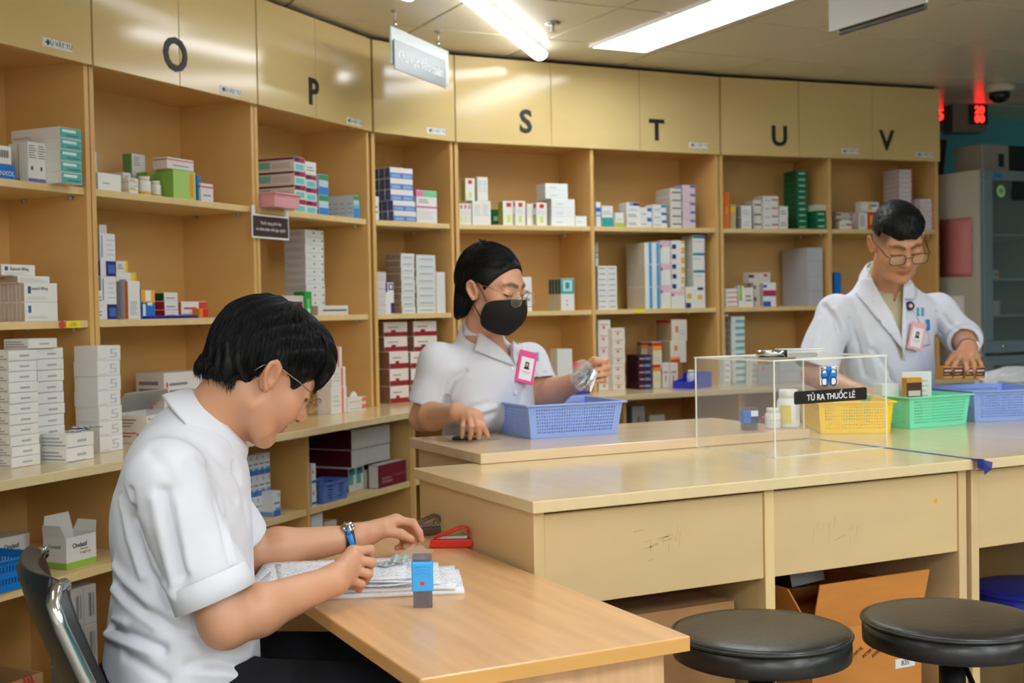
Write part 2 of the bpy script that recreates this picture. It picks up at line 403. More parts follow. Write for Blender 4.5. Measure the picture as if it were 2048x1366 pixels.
boxes('writing_desk', 'orange-brown wood-grain desk with papers in the foreground', 'desk', [
    ('desktop', wood_desk, (.692, 1.178, 1.715, 2.945, Z_D-.026, Z_D)),
    ('side_panel', noisy(mat('desk_panel_grain', (222, 178, 132), .35), .1, (40, 40, 2)), (.735, 1.155, 1.76, 1.785, 0, Z_D-.026)),
    ('side_panel', MATS['desk_panel_grain'], (.735, 1.155, 2.89, 2.915, 0, Z_D-.026)),
    ('edge_band', wood_dedge, (.694, 1.176, 1.7138, 1.7149, Z_D-.0245, Z_D-.0015)),
    ('edge_band', wood_dedge, (.6908, .6919, 1.717, 2.94, Z_D-.0245, Z_D-.0015)),
    ('back_panel', MATS['desk_panel_grain'], (1.13, 1.148, 1.786, 2.889, .2, Z_D-.026)),
])
# ------------------------------------------------------------------ medicine boxes on the shelves
rnd = random.Random(7)
W = (236, 234, 230); INK = (132, 134, 142); NAVY = (42, 50, 120); BLU = (44, 116, 206); RED = (206, 44, 44); ORA = (236, 110, 36); YEL = (240, 196, 40)
GRN = (22, 122, 84); TEA = (84, 178, 176); MAR = (112, 22, 48); LIM = (150, 204, 78); PNK = (232, 130, 178); GRY = (196, 196, 194); PUR = (72, 40, 130); LBL = (120, 150, 214); CRM = (222, 214, 196); DKG = (70, 70, 74); SKY = (84, 168, 226); BRN = (92, 44, 34)
def ln(u0, u1, v0, v1, n, c=INK, t=.4):
    h = (v1-v0)/n; return [(u0, u0+(u1-u0)*(1-.25*((k*7) % 3)/2), v0+k*h, v0+k*h+h*t, c) for k in range(n)]
txtS = ln(.1, .9, .25, .75, 3)
D = {
 'plain': (W, ln(.12, .8, .3, .72, 2), [], []),
 'blank': ((226, 226, 226), [], [], []),
 'greyblank': ((190, 190, 198), [(0, 1, .02, .03, (150, 150, 158))], [], []),
 'teal': (W, [(0, 1, .0, 1, TEA), (.1, .75, .55, .8, (226, 244, 242)), (.3, .9, .2, .32, (40, 120, 130))], ln(.05, .4, .2, .3, 1), []),
 'tealW': (W, ln(.3, .7, .3, .6, 2, GRY), ln(.05, .4, .3, .4, 1), []),
 'tall': (W, ln(.1, .9, .6, .95, 6)+[(0, 1, 0, .1, (120, 120, 200)), (.3, .5, .3, .4, DKG)], [], []),
 'barcode': (W, [(.35+.06*k, .35+.06*k+.025+.015*(k % 2), .35, .75, DKG) for k in range(9)], [], []),
 'blue': ((20, 120, 214), [], [], []),
 'band': (W, [(0, 1, .45, .53, YEL)]+ln(.1, .7, .6, .9, 2), [(0, 1, .45, .53, YEL)], []),
 'greygreen': ((206, 206, 210), ln(.15, .6, .5, .9, 4), [(0, 1, 0, 1, (120, 170, 96))], []),
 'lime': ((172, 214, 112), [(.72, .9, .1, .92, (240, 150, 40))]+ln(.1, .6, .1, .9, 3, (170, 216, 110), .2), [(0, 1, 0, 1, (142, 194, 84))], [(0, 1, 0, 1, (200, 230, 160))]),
 'pinkline': ((230, 222, 222), [(0, 1, .75, .84, (214, 80, 100))]+ln(.2, .8, .3, .5, 1), [(0, 1, .75, .84, (214, 80, 100))], []),
 'magteal': (W, [(0, 1, .62, 1, (178, 30, 90)), (0, .5, .72, 1, (70, 30, 80)), (.1, .9, .08, .5, (110, 204, 206))], [(0, 1, .82, 1, (120, 26, 60)), (0, .35, .2, .7, (130, 210, 210)), (.4, .9, .2, .6, (222, 208, 206))], []),
 'bluegreen': ((200, 214, 230), [(0, 1, .72, 1, (58, 150, 90)), (0, 1, 0, .4, (52, 132, 206))], [(0, 1, 0, .3, (130, 156, 190))], []),
 'paleblue': ((196, 208, 224), [(.0, 1, .8, 1, (58, 160, 96)), (0, 1, 0, .45, (60, 140, 214)), (0, 1, .45, .6, (110, 190, 220))], ln(.1, .9, .2, .8, 3, (160, 180, 206)), []),
 'bluestripe': (W, [(0, 1, 0, .52, (88, 122, 196)), (.05, .45, .1, .4, (150, 176, 226)), (.55, .95, .1, .4, (150, 176, 226))], [(0, 1, 0, 1, (78, 96, 150))], []),
 'pinkgreen': (W, [(0, .32, .8, 1, PNK), (.32, 1, .8, 1, (130, 206, 150)), (0, 1, .46, .51, (226, 70, 150))]+ln(.1, .6, .62, .76, 2)+ln(.1, .9, .12, .4, 4, GRY, .2), [(0, 1, .8, 1, PNK)], []),
 'redlime': (W, [(.3, .72, .76, .93, RED), (.35, .62, .12, .42, (206, 222, 90))]+ln(.15, .85, .5, .7, 3, GRY, .3), [(.1, .9, .78, .95, (190, 60, 50)), (.2, .8, .1, .5, (170, 176, 60))], []),
 'limeside': (W, [(.3, .72, .76, .93, RED), (.35, .62, .12, .42, (206, 222, 90))], [(0, 1, 0, 1, (170, 184, 56))], []),
 'faint': (W, ln(.1, .45, .4, .9, 5, GRY, .3)+ln(.55, .9, .4, .9, 5, GRY, .3), [], []),
 'white3': ((240, 242, 240), ln(.2, .5, .4, .6, 1, (160, 200, 200)), [(0, 1, 0, 1, (216, 222, 218))], []),
 'tealfoot': (W, [(0, 1, 0, .45, (50, 160, 156))]+ln(.1, .9, .6, .8, 2, (150, 190, 180)), [], []),
 'bluetop': (W, [(0, 1, .6, .78, BLU), (0, 1, .42, .47, BLU)], [], []),
 'limefoot': (W, [(0, 1, 0, .3, (180, 210, 60))]+ln(.2, .8, .5, .6, 1), [], []),
 'bluecorner': (W, [(.62, 1, .62, 1, BLU)]+ln(.1, .55, .3, .5, 1), [], []),
 'purptop': (W, [(.25, .55, .62, 1, SKY), (.55, 1, .62, 1, PUR)]+ln(.2, .8, .15, .3, 1), [], []),
 'linebox': ((228, 224, 214), [(.15, .95, .42, .58, DKG)], [(0, 1, 0, 1, (196, 188, 170))], []),
 'pinkcorner': ((228, 206, 214), [(.6, 1, .7, 1, BLU)], [(0, 1, 0, 1, (150, 160, 210))], []),
 'orange': ((232, 112, 36), [(.2, .8, .4, .6, (244, 150, 60))], [(0, 1, 0, 1, (226, 222, 218))], []),
 'yellowtop': ((196, 176, 130), [(0, 1, .7, .9, YEL)], [], []),
 'roundprint': (W, ln(.2, .8, .25, .75, 2, GRY), [(0, 1, 0, 1, (150, 148, 140))], []),
 'redtick': (W, [(.55, .98, .45, .62, (190, 40, 60))]+ln(.1, .45, .4, .6, 1), [(0, 1, 0, 1, (200, 194, 184))], []),
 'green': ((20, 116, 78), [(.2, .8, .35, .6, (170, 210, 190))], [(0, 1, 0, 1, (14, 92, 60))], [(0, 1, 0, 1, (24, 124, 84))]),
 'cream': ((206, 204, 186), [], [], []),
 'lav': ((226, 220, 228), [(0, .08, 0, 1, (196, 90, 100)), (.92, 1, 0, 1, (196, 90, 100)), (0, 1, 0, .14, (176, 168, 176))], [(0, 1, 0, .18, (150, 140, 140)), (0, 1, .18, 1, (206, 198, 196))], []),
 'redyel': ((214, 60, 40), [(.3, .7, .3, .8, YEL)], [], []),
 'redback': (W, [(0, .08, 0, 1, (200, 60, 60)), (.25, .75, .2, .85, GRY)], [(0, 1, 0, 1, (206, 200, 198))], []),
 'yellowcirc': (W, [(.4, .6, .2, .8, YEL), (.55, .9, .55, .75, (60, 140, 200))], [], []),
 'pbox': (W, [(.1, .19, .45, .82, (66, 96, 160))]+ln(.1, .7, .15, .32, 2, GRY, .35), [(0, 1, 0, 1, (196, 176, 164)), (.3, .6, .1, .9, (210, 196, 188))], []),
 'pboxO': (W, [(0, 1, .9, 1, (226, 124, 40))]+ln(.3, .95, .2, .8, 6, GRY, .15), [(0, 1, 0, 1, (196, 176, 164)), (.3, .6, .1, .9, (210, 196, 188))], []),
 'flatbrown': (W, ln(.05, .9, .2, .8, 3, GRY, .3), [(0, 1, 0, 1, (176, 150, 134))], []),
 'purple': ((232, 232, 238), [(.35, 1, 0, .36, (58, 36, 110)), (.5, .95, .08, .28, (60, 110, 190)), (.1, .16, .45, .95, (110, 120, 190))]+ln(.45, .95, .5, .95, 4, GRY, .2), [(0, 1, 0, .36, (86, 52, 146)), (0, 1, .36, 1, (176, 178, 184)), (.3, .6, .75, .9, DKG)], []),
 'yellowend': (W, [(.72, .88, 0, 1, (244, 220, 70)), (.88, 1, 0, 1, (244, 190, 30))]+ln(.1, .6, .3, .8, 3), [(0, 1, 0, 1, ORA)], []),
 'orangeback': (W, ln(.15, .8, .12, .5, 8, INK, .25), [(0, 1, 0, 1, (186, 186, 190)), (.8, 1, 0, 1, ORA)], []),
 'hexblue': ((36, 120, 210), [(0, 1, .55, 1, (242, 176, 40)), (.3, .72, .6, .95, (244, 240, 228)), (.1, .3, .1, .5, (230, 236, 244)), (.45, .8, .45, .55, (244, 244, 244)), (.05, .1, .2, .6, NAVY)], [(0, 1, 0, 1, (30, 96, 180))], []),
 'redside': (W, ln(.1, .8, .3, .6, 1), [(0, 1, 0, 1, (190, 34, 40))], []),
 'greenside': (W, ln(.1, .8, .3, .6, 1), [(0, 1, 0, 1, (12, 84, 50))], []),
 'redend': (W, [(.68, 1, 0, 1, (222, 60, 50))]+ln(.1, .6, .4, .8, 1, (210, 90, 100)), [(0, 1, 0, 1, ORA)], []),
 'orangeend': ((236, 140, 40), [(.4, 1, 0, 1, (222, 50, 40))], [], []),
 'dotstack': ((226, 226, 222), [(.42, .5, .5, .7, DKG), (.88, .95, .5, .75, DKG)]+ln(.1, .35, .35, .5, 1, GRY), [(0, 1, 0, 1, (196, 198, 202)), (.2, .8, .4, .55, (170, 176, 186))], []),
 'greencut': ((40, 160, 70), [(.35, .7, .3, .7, (130, 206, 110)), (.4, .75, .05, .3, (240, 240, 240))], [(0, 1, 0, 1, (24, 130, 60))], []),
 'purplewide': ((214, 204, 200), [(.55, .95, .1, .7, (66, 60, 130)), (.55, .95, .5, .7, (110, 40, 70))], [(0, 1, 0, 1, (220, 212, 206))], []),
 'bluelines': ((222, 224, 222), ln(.15, .85, .35, .6, 1, (120, 130, 160)), [(0, 1, 0, 1, (168, 148, 120))], []),
 'vo': (W, [(.6, 1, 0, .35, PUR), (.35, .95, .76, .97, PUR), (.5, .8, .8, .93, W), (.0, .22, .7, 1, PUR)], [], []),
 'darkside': ((214, 210, 214), ln(.15, .85, .35, .6, 1, GRY), [(0, 1, 0, 1, (80, 40, 40))], []),
 'tealtop': (W, [(0, 1, .52, 1, (66, 168, 170)), (.15, .85, .6, .95, (190, 228, 226)), (.35, .65, .68, .88, (60, 150, 150))]+ln(.4, .5, .15, .4, 2), [(0, 1, .52, 1, (36, 74, 74)), (0, 1, 0, .52, (206, 200, 180))], []),
 'label8': (W, [(.12, .82, .5, .62, DKG)], [], []),
 'spine': (W, [(.55, .95, 0, 1, (58, 160, 222))], [(0, 1, 0, 1, (206, 198, 176))]+[], []),
 'pinktop': (W, [(0, 1, .72, 1, (226, 196, 210)), (.0, .2, .68, .8, RED)], [(0, 1, 0, 1, (206, 198, 176))], []),
 'tri': (W, [(.05, .35, .15, .6, NAVY), (.72, 1, .0, .3, (240, 186, 60)), (.72, 1, .7, 1, (240, 186, 60))], [(0, 1, 0, 1, (206, 198, 176))], []),
 'gbtop': (W, [(0, .35, .84, 1, (50, 160, 80)), (.35, 1, .84, 1, BLU)]+ln(.1, .8, .62, .74, 1, GRY), [(0, 1, 0, 1, (214, 210, 200))], []),
 'triY': (W, [(.0, .25, 0, .25, NAVY), (.05, .3, .45, .7, (240, 186, 60)), (.6, .85, .4, .62, (240, 186, 60)), (.6, .9, .85, 1, NAVY)], [], []),
 'orangebar': (W, [(.2, 1, .1, .3, (232, 130, 90))], [], []),
 'limetube': (W, [(.2, .7, .3, 1, (164, 194, 40))], [], []),
 'tick2': ((214, 206, 198), [(.7, .85, .6, .85, RED), (.0, .25, .5, .8, (120, 40, 50))], [], []),
 'bluered': ((240, 240, 240), [(0, 1, .5, .68, (200, 40, 50)), (0, .3, .8, .9, (40, 70, 180)), (0, .6, 0, .22, (40, 90, 200)), (0, 1, .44, .5, (40, 70, 180))], [(0, 1, 0, 1, (170, 160, 150))], []),
 'whiteblue': ((232, 231, 226), [(.02, .72, .0, .07, BLU)]+[(.38, .72, .38, .56, (176, 176, 176))], ln(.05, .95, .15, .9, 3, (170, 172, 176), .5)+[], [(0, 1, 0, 1, (238, 236, 230))]),
 'scrawl': ((234, 233, 230), [(.55, .82, .72, .78, (186, 192, 216)), (.55, .61, .5, .76, (186, 192, 216)), (.55, .82, .46, .52, (186, 192, 216)), (.76, .82, .25, .5, (186, 192, 216)), (.5, .8, .2, .26, (186, 192, 216)), (.05, .4, .12, .17, GRY)], [], []),
 'redtext': ((230, 226, 222), [(.05, .09, .2+.14*k, .28+.14*k, (214, 50, 50)) for k in range(5)]+ln(.12, .7, .55, .9, 3, INK, .35)+[(.05, .5, .36, .42, (226, 120, 110)), (.05, .45, .26, .32, (226, 120, 110))], [(.1, .9, .68, .74, INK), (.1, .8, .8, .86, INK), (.05, .7, .48, .54, (226, 120, 110)), (.05, .6, .38, .44, (226, 120, 110)), (.62, .9, .06, .26, DKG)], []),
 'orangeline': ((232, 228, 222), [(.68, .8, 0, 1, (236, 110, 70))]+ln(.1, .6, .3, .8, 3, GRY, .3), [], []),
 'orangeflat': ((230, 226, 220), [(.75, 1, .3, 1, (236, 110, 80))]+ln(.1, .7, .4, .6, 1), [], []),
 'maroonw': ((232, 224, 218), [(0, 1, 0, .32, (150, 34, 40)), (.3, .5, .32, .46, (150, 34, 40))]+ln(.15, .6, .62, .74, 1, (150, 60, 60)), [(0, 1, 0, 1, (150, 110, 90))], []),
 'redmark': ((228, 222, 212), ln(.15, .8, .6, .75, 1, (190, 110, 100))+[(.35, .55, .25, .5, (206, 120, 110))], [], []),
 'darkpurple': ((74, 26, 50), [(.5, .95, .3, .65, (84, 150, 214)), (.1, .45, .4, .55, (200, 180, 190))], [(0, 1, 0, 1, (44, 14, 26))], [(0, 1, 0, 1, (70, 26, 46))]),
 'redyeltop': ((226, 218, 196), [(0, 1, .86, 1, (196, 40, 40)), (0, 1, .7, .86, (236, 150, 60))]+ln(.2, .8, .3, .5, 2, (210, 190, 130)), [(0, 1, .86, 1, (170, 40, 36)), (0, 1, 0, .86, (190, 160, 110))], []),
 'redloop': ((226, 220, 206), [(.25, .45, .4, .7, (226, 130, 90))]+ln(.5, .9, .3, .6, 2, GRY), [(0, 1, .84, 1, (196, 40, 40)), (0, 1, 0, .84, (184, 160, 124))], []),
 'redbase': ((226, 220, 206), [(0, .6, 0, .14, (200, 40, 40)), (0, .6, .14, .26, (236, 150, 60)), (.25, .45, .55, .8, (226, 130, 90))], [(0, 1, 0, 1, (184, 160, 124))], []),
 'tealbars': ((226, 226, 224), [(.3, 1, .1, .5, (90, 176, 190))], [(0, 1, 0, 1, (186, 186, 184))], []),
 'maroonside': ((226, 224, 220), [(0, 1, .93, 1, (190, 190, 190))], [(0, 1, 0, 1, (84, 12, 34))], [(0, 1, 0, 1, (96, 16, 40))]),
 'maroonswoosh': ((226, 224, 220), [(0, .9, .7, 1, (40, 130, 130)), (.1, .6, .82, .95, (30, 60, 90)), (0, .6, .3, .7, (90, 180, 170))], [(0, 1, 0, 1, (84, 12, 34))], []),
 'maroonface': ((120, 18, 46), [(.12, .5, .2, .3, (170, 110, 120)), (.12, .45, .36, .44, (170, 110, 120)), (.55, .95, .4, .48, (150, 70, 84))], [(0, 1, 0, 1, (220, 214, 210))], [(0, 1, 0, 1, (222, 218, 214))]),
 'bluewave': ((226, 228, 232), [(0, 1, 0, .26, (58, 122, 196)), (.3, 1, .26, .36, (120, 170, 220)), (.7, .8, .75, .92, (60, 50, 110))]+ln(.1, .9, .5, .68, 1), [(0, 1, 0, .2, (130, 160, 200))], []),
 'bluenotch': ((232, 232, 232), [(0, 1, .1, .22, (36, 96, 190)), (.2, .5, .55, .7, (206, 90, 110))], [], []),
 'greyprint': ((176, 172, 168), [(.4, .6, .2, .8, (120, 118, 118)), (.7, .8, .2, .8, (130, 128, 128))], [(0, 1, 0, 1, (130, 124, 120))], []),
 'violetfoot': ((228, 230, 230), [(0, 1, 0, .35, (196, 180, 220))]+ln(.1, .95, .5, .8, 2, (100, 120, 160)), [], []),
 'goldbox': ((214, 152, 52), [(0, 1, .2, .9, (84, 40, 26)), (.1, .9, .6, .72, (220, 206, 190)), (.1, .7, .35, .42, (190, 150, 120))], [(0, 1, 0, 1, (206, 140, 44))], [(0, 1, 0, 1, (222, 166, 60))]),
}
_box_cache = {}
def pmat(c): return mat('print_%d_%d_%d' % c, c, .45)
def box_mesh(w, h, d, design, name='medicine_box'):
    key = (round(w, 4), round(h, 4), round(d, 4), design)
    if key in _box_cache: return _box_cache[key]
    base, fr, si, tp = D[design]; b = MB(); mats = [pmat(base)]; idx = {base: 0}
    def mi(c):
        if c not in idx: idx[c] = len(mats); mats.append(pmat(c))
        return idx[c]
    c = min(.0016, h*.12); pf = [(0, c), (c, 0), (d-c, 0), (d, c), (d, h-c), (d-c, h), (c, h), (0, h-c)]
    b.add([(-w/2, y, z) for y, z in pf]+[(w/2, y, z) for y, z in pf], [tuple(range(8)), tuple(range(15, 7, -1))]+[(i, i+8, (i+1) % 8+8, (i+1) % 8) for i in range(8)])
    v0c = c/h
    e = .0004; k = 0
    for (u0, u1, v0, v1, c) in fr:
        v0 = max(v0, v0c); v1 = min(v1, 1-v0c); k += 1; y = -e*(1+.15*k)
        b.add([(-w/2+u0*w, y, v0*h), (-w/2+u1*w, y, v0*h), (-w/2+u1*w, y, v1*h), (-w/2+u0*w, y, v1*h)], [(0, 1, 2, 3)], mi(c))
    k = 0
    for (u0, u1, v0, v1, c) in si:
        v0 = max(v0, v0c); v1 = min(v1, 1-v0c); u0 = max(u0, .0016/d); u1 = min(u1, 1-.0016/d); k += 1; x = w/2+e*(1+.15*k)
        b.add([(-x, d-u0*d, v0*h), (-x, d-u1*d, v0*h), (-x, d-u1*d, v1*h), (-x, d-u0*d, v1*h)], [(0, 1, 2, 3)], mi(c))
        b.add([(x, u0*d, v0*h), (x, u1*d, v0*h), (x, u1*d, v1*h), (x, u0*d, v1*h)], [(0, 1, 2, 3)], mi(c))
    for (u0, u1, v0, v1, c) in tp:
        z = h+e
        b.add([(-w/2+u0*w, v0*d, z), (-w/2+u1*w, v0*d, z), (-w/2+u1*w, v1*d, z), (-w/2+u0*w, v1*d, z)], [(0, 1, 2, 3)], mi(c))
    # lid seam
    me = b.mesh(name, mats); _box_cache[key] = me; return me
ROWZ = {1: Z_S1, 2: Z_S2, 3: Z_CT, 4: Z_LOW, 5: .104}
ROWN = {1: 'top shelf', 2: 'middle shelf', 3: 'worktop', 4: 'base shelf', 5: 'base floor'}
CABN = {'A': 'leftmost cabinet', 'O': 'cabinet O', 'P': 'cabinet P', 'R': 'narrow cabinet', 'S': 'bay S', 'T': 'bay T', 'U': 'bay U', 'V': 'bay V',
        'BL': 'left base cabinet', 'BS': 'far base cabinet', 'BR': 'corner base cabinet'}
CELLS = {k: (T, SEG[k].L-T) for k in 'AOPR'}
_m = us('S', 1185, 400); CELLS['S'] = (T, _m-T/2); CELLS['T'] = (_m+T/2, SEG['S'].L-T)
_m = us('U', 1660, 400); CELLS['U'] = (T, _m-T/2); CELLS['V'] = (_m+T/2, SEG['U'].L-T)
TOPS = {}; BOXN = [0]
def st(seg, row, x0, x1, yt, n, d, v, design, desc, cols=1, deep=1, on=None, key=None, jit=1.0, yaw=0, dn=None, cell=None, last=None, name='medicine_box', cat='medicine box', z0=None, free=False):
    s = SEG[seg]; xm = (x0+x1)/2
    zb = TOPS[on] if on else (ROWZ[row] if z0 is None else z0)
    u_, zt = s.hit(xm, yt, v); yb = pr(s.pt(u_, v, zb))[1]; ym = (yt+yb)/2
    u0, _ = s.hit(x0, ym, v); u1, _ = s.hit(x1, ym, v)
    zt = s.hit(xm, yt, v)[1]; h = (zt-zb)/n; w = (u1-u0)/cols
    if h <= .002 or w <= .002: print('BAD BOX', seg, row, desc, w, h); return
    if seg in CELLS:
        lo, hi = CELLS[seg]
        if v+d*deep > .0 and not free:
            if u1 > hi-.002: dd = u1-hi+.002; u0 -= dd; u1 -= dd
            if u0 < lo+.002: dd = lo+.002-u0; u0 += dd; u1 += dd
            if u1 > hi: print('WIDE', seg, row, desc, u0-lo, hi-u1)
    if name == 'medicine_box': name = 'tall_medicine_carton' if h > 1.35*w else 'flat_medicine_box' if h < .5*w else 'medicine_box'
    cl = cell or CABN[seg]; grp = '%s on the %s of %s' % (desc if len(desc.split()) < 8 else 'boxes', ROWN[row], cl)
    lims = DEPTH-.014 if row <= 3 else DEPTH+.14
    for r in range(deep):
        vv = v+r*(d+.0008)
        if vv+d > lims: break
        for c in range(cols):
            for k in range(n):
                dj = rnd.uniform(-1, 1)*.0016*jit if n > 1 else 0
                me = box_mesh(w-.0012, h-.0004, d, last if (last and k == n-1) else design, name)
                q = s.pt(u0+w*(c+.5)+dj, vv+rnd.uniform(0, .002)*jit, zb+h*k+.0002)
                o = linked(name, me, None, q, s.a+math.radians(yaw)+(rnd.uniform(-1, 1)*.012*jit if n > 1 and cols == 1 else 0))
                ext = []
                if cols > 1: ext.append(['left', 'right'][c]+' column' if cols == 2 else ORD[c+1]+' column')
                if n > 1: ext.append('top box' if k == n-1 else 'bottom box' if k == 0 else ORD[k+1]+' up')
                if deep > 1: ext.append('front row' if r == 0 else ORD[r+1]+' row')
                tag(o, ', '.join(['%s, %s, %s' % (desc, ROWN[row], cl)]+ext), cat, grp); BOXN[0] += 1
    TOPS[key or desc] = zb+h*n
    return o
# ---- top shelf
st('A', 1, 122, 164, 256, 5, .19, -.04, 'teal', 'teal-ended white box', free=True)
st('A', 1, 56, 94, 285, 1, .034, .02, 'tall', 'rubber-banded white box', cols=2, deep=1)
st('A', 1, 36, 55, 288, 1, .034, .06, 'tall', 'slim white box behind the banded pair', cols=1, deep=1)
st('A', 1, -16, 31, 328, 1, .12, .02, 'blue', 'bright blue box', key='A1b')
st('A', 1, -20, 23, 290, 1, .11, .022, 'barcode', 'white barcode box on the blue box', on='A1b')
st('O', 1, 181, 195, 303, 3, .06, .12, 'plain', 'white box in a stack by the left side')
st('O', 1, 196, 243, 347, 1, .09, .03, 'white3', 'wide low white box', key='O1a')
st('O', 1, 246, 262, 345, 3, .05, .10, 'plain', 'small white box in the rear stack')
st('O', 1, 258, 277, 356, 2, .05, .03, 'band', 'small white box with a yellow band', key='O1c')
st('O', 1, 264, 291, 308, 2, .04, .18, 'greygreen', 'grey box with a green side')
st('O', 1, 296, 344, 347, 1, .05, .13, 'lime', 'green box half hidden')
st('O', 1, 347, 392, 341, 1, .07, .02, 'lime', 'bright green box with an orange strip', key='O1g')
st('O', 1, 335, 388, 317, 1, .06, .022, 'pinkline', 'white box lying on the green box', on='O1g')
st('O', 1, 394, 401, 350, 1, .05, .03, 'blue', 'thin dark blue box edge')
st('O', 1, 402, 427, 367, 1, .06, .02, 'pinkline', 'white box with a red line at the right end')
st('P', 1, 589, 611, 315, 4, .17, .03, 'magteal', 'long pink and teal box', jit=.2)
st('P', 1, 611.5, 633, 324, 4, .12, .03, 'magteal', 'short pink and teal box', last='plain', jit=.2)
st('P', 1, 638, 657, 349, 2, .06, .05, 'bluegreen', 'grey-blue box with a green lid')
st('P', 1, 707, 719, 391, 1, .033, .02, 'paleblue', 'pale blue box in a row', deep=6)
st('R', 1, 739, 748, 392, 1, .04, .01, 'plain', 'white box at the left side')
st('R', 1, 787, 832, 402, 2, .036, .01, 'bluestripe', 'blue-striped white box in the lower pile', deep=5, key='R1a')
st('R', 1, 781, 826, 336, 3, .036, .014, 'bluestripe', 'blue-striped white box in the upper pile', deep=5, on='R1a')
st('R', 1, 833, 874, 381, 1, .03, .02, 'pinkgreen', 'white box with a pink and green top')
st('S', 1, 919, 943, 407, 1, .05, .03, 'redlime', 'slim white and red box', cols=3, key='S1a')
st('S', 1, 945, 982, 402, 1, .05, .03, 'faint', 'pair-wide white box', key='S1b')
st('S', 1, 931, 950, 357, 1, .045, .03, 'limeside', 'white box with a lime side on top', on='S1b')
st('S', 1, 955, 976, 354, 1, .045, .03, 'faint', 'plain white box standing on top', on='S1b')
st('S', 1, 984, 1002, 419, 1, .04, .12, 'green', 'dark green box in the gap')
st('S', 1, 1006, 1029, 402, 1, .05, .05, 'limeside', 'white red-square box with a lime edge')
st('S', 1, 1031, 1051, 402, 1, .05, .03, 'redlime', 'white red-square box in the middle')
st('S', 1, 1054, 1070, 408, 1, .05, .06, 'faint', 'plain white box between the red-square boxes')
st('S', 1, 1073, 1094, 405, 1, .05, .03, 'redlime', 'white red-square box on the right')
st('S', 1, 1103, 1150, 398, 3, .09, .03, 'white3', 'white box in the lower right pile', key='S1s')
st('S', 1, 1091, 1136, 367, 2, .09, .035, 'white3', 'white box in the upper right pile', on='S1s')
st('S', 1, 1151, 1174, 432, 1, .06, .02, 'white3', 'small white box beside the pile')
st('T', 1, 1192, 1202, 404, 1, .05, .03, 'bluetop', 'slim white and blue box')
st('T', 1, 1204, 1226, 412, 1, .05, .03, 'tealfoot', 'white box with a teal foot')
st('T', 1, 1231, 1248, 425, 1, .04, .02, 'limefoot', 'small white box with a lime foot')
st('T', 1, 1253, 1279, 405, 3, .07, .04, 'plain', 'white box, blue and purple on its top one', last='purptop')
st('T', 1, 1280, 1304, 415, 2, .05, .03, 'bluecorner', 'white box with a blue ribbon')
st('T', 1, 1306, 1334, 409, 3, .07, .03, 'bluecorner', 'white box with blue corners')
st('T', 1, 1341, 1363, 377, 5, .13, .03, 'linebox', 'cream box with a dark line')
st('T', 1, 1365, 1391, 370, 5, .08, .03, 'pinkcorner', 'pinkish box with blue corners')
st('U', 1, 1448, 1459, 385, 1, .05, .02, 'orange', 'tall orange box')
st('U', 1, 1461, 1472, 409, 1, .05, .03, 'yellowtop', 'beige box with a yellow top')
st('U', 1, 1483, 1504, 411, 2, .09, .02, 'roundprint', 'white box with grey sides')
st('U', 1, 1506, 1523, 400, 3, .08, .05, 'linebox', 'white and grey lined box')
st('U', 1, 1526, 1557, 392, 4, .09, .03, 'redtick', 'white box with a red tick')
st('U', 1, 1559, 1576, 412, 2, .06, .03, 'plain', 'small plain white box')
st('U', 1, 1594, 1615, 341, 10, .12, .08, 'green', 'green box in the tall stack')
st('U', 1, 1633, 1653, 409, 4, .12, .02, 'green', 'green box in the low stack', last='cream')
st('V', 1, 1672, 1712, 425, 3, .1, .08, 'tick2', 'greyish box at the back left')
st('V', 1, 1679, 1704, 441, 1, .04, .02, 'redtick', 'small white box in front')
st('V', 1, 1715, 1735, 425, 1, .05, .02, 'redback', 'white box with a red edge', key='V1a')
st('V', 1, 1736, 1750, 424, 1, .05, .02, 'redyel', 'red and yellow box', key='V1b')
st('V', 1, 1722, 1758, 404, 1, .05, .022, 'yellowcirc', 'white and yellow box lying on top', on='V1b')
st('V', 1, 1796, 1825, 339, 13, .12, .05, 'lav', 'flat pale box in the tall stack')
st('V', 1, 1838, 1867, 398, 7, .10, .02, 'lav', 'flat pale box in the right stack')
# ---- middle shelf
st('A', 2, 49, 115, 566, 2, .03, .012, 'pbox', 'white box with a blue P mark', deep=6, key='A2a', jit=0)
st('A', 2, 36, 100, 552, 1, .1, .02, 'flatbrown', 'flat white box across the row', on='A2a', key='A2b')
st('A', 2, 3, 71, 529, 1, .04, .03, 'pbox', 'white P box on the very top', on='A2b')
st('O', 2, 188, 199, 581, 2, .05, .01, 'plain', 'narrow white box at the left side')
st('O', 2, 201, 232, 467, 2, .075, .02, 'purple', 'white and purple tall box', key='O2p')
st('O', 2, 234, 275, 545, 2, .08, .08, 'yellowend', 'white box with a yellow end in the pile', key='O2y')
st('O', 2, 233, 257, 522, 1, .06, .09, 'yellowend', 'white box with a yellow end on top', on='O2y')
st('O', 2, 257, 281, 562, 1, .06, .015, 'orangeback', 'tall white box with orange back edge')
st('O', 2, 283, 311, 578, 1, .05, .02, 'hexblue', 'yellow and blue box')
st('O', 2, 330, 357, 585, 3, .09, .05, 'redside', 'white box with dark coloured side', last='greenside')
st('O', 2, 363, 414, 603, 1, .06, .06, 'redend', 'white box with a red end', z0=Z_S2+.012)
st('O', 2, 399, 417, 617, 1, .03, .01, 'orangeend', 'small orange and red box')
st('P', 2, 612, 649, 460, 11, .1, .08, 'dotstack', 'white box with a dark dot')
st('P', 2, 545, 609, 591, 1, .04, .02, 'purplewide', 'wide pale box with a purple panel')
st('P', 2, 610, 624, 583, 1, .05, .015, 'greencut', 'green box')
st('P', 2, 637, 697, 611, 1, .04, .015, 'linebox', 'flat cream box in front')
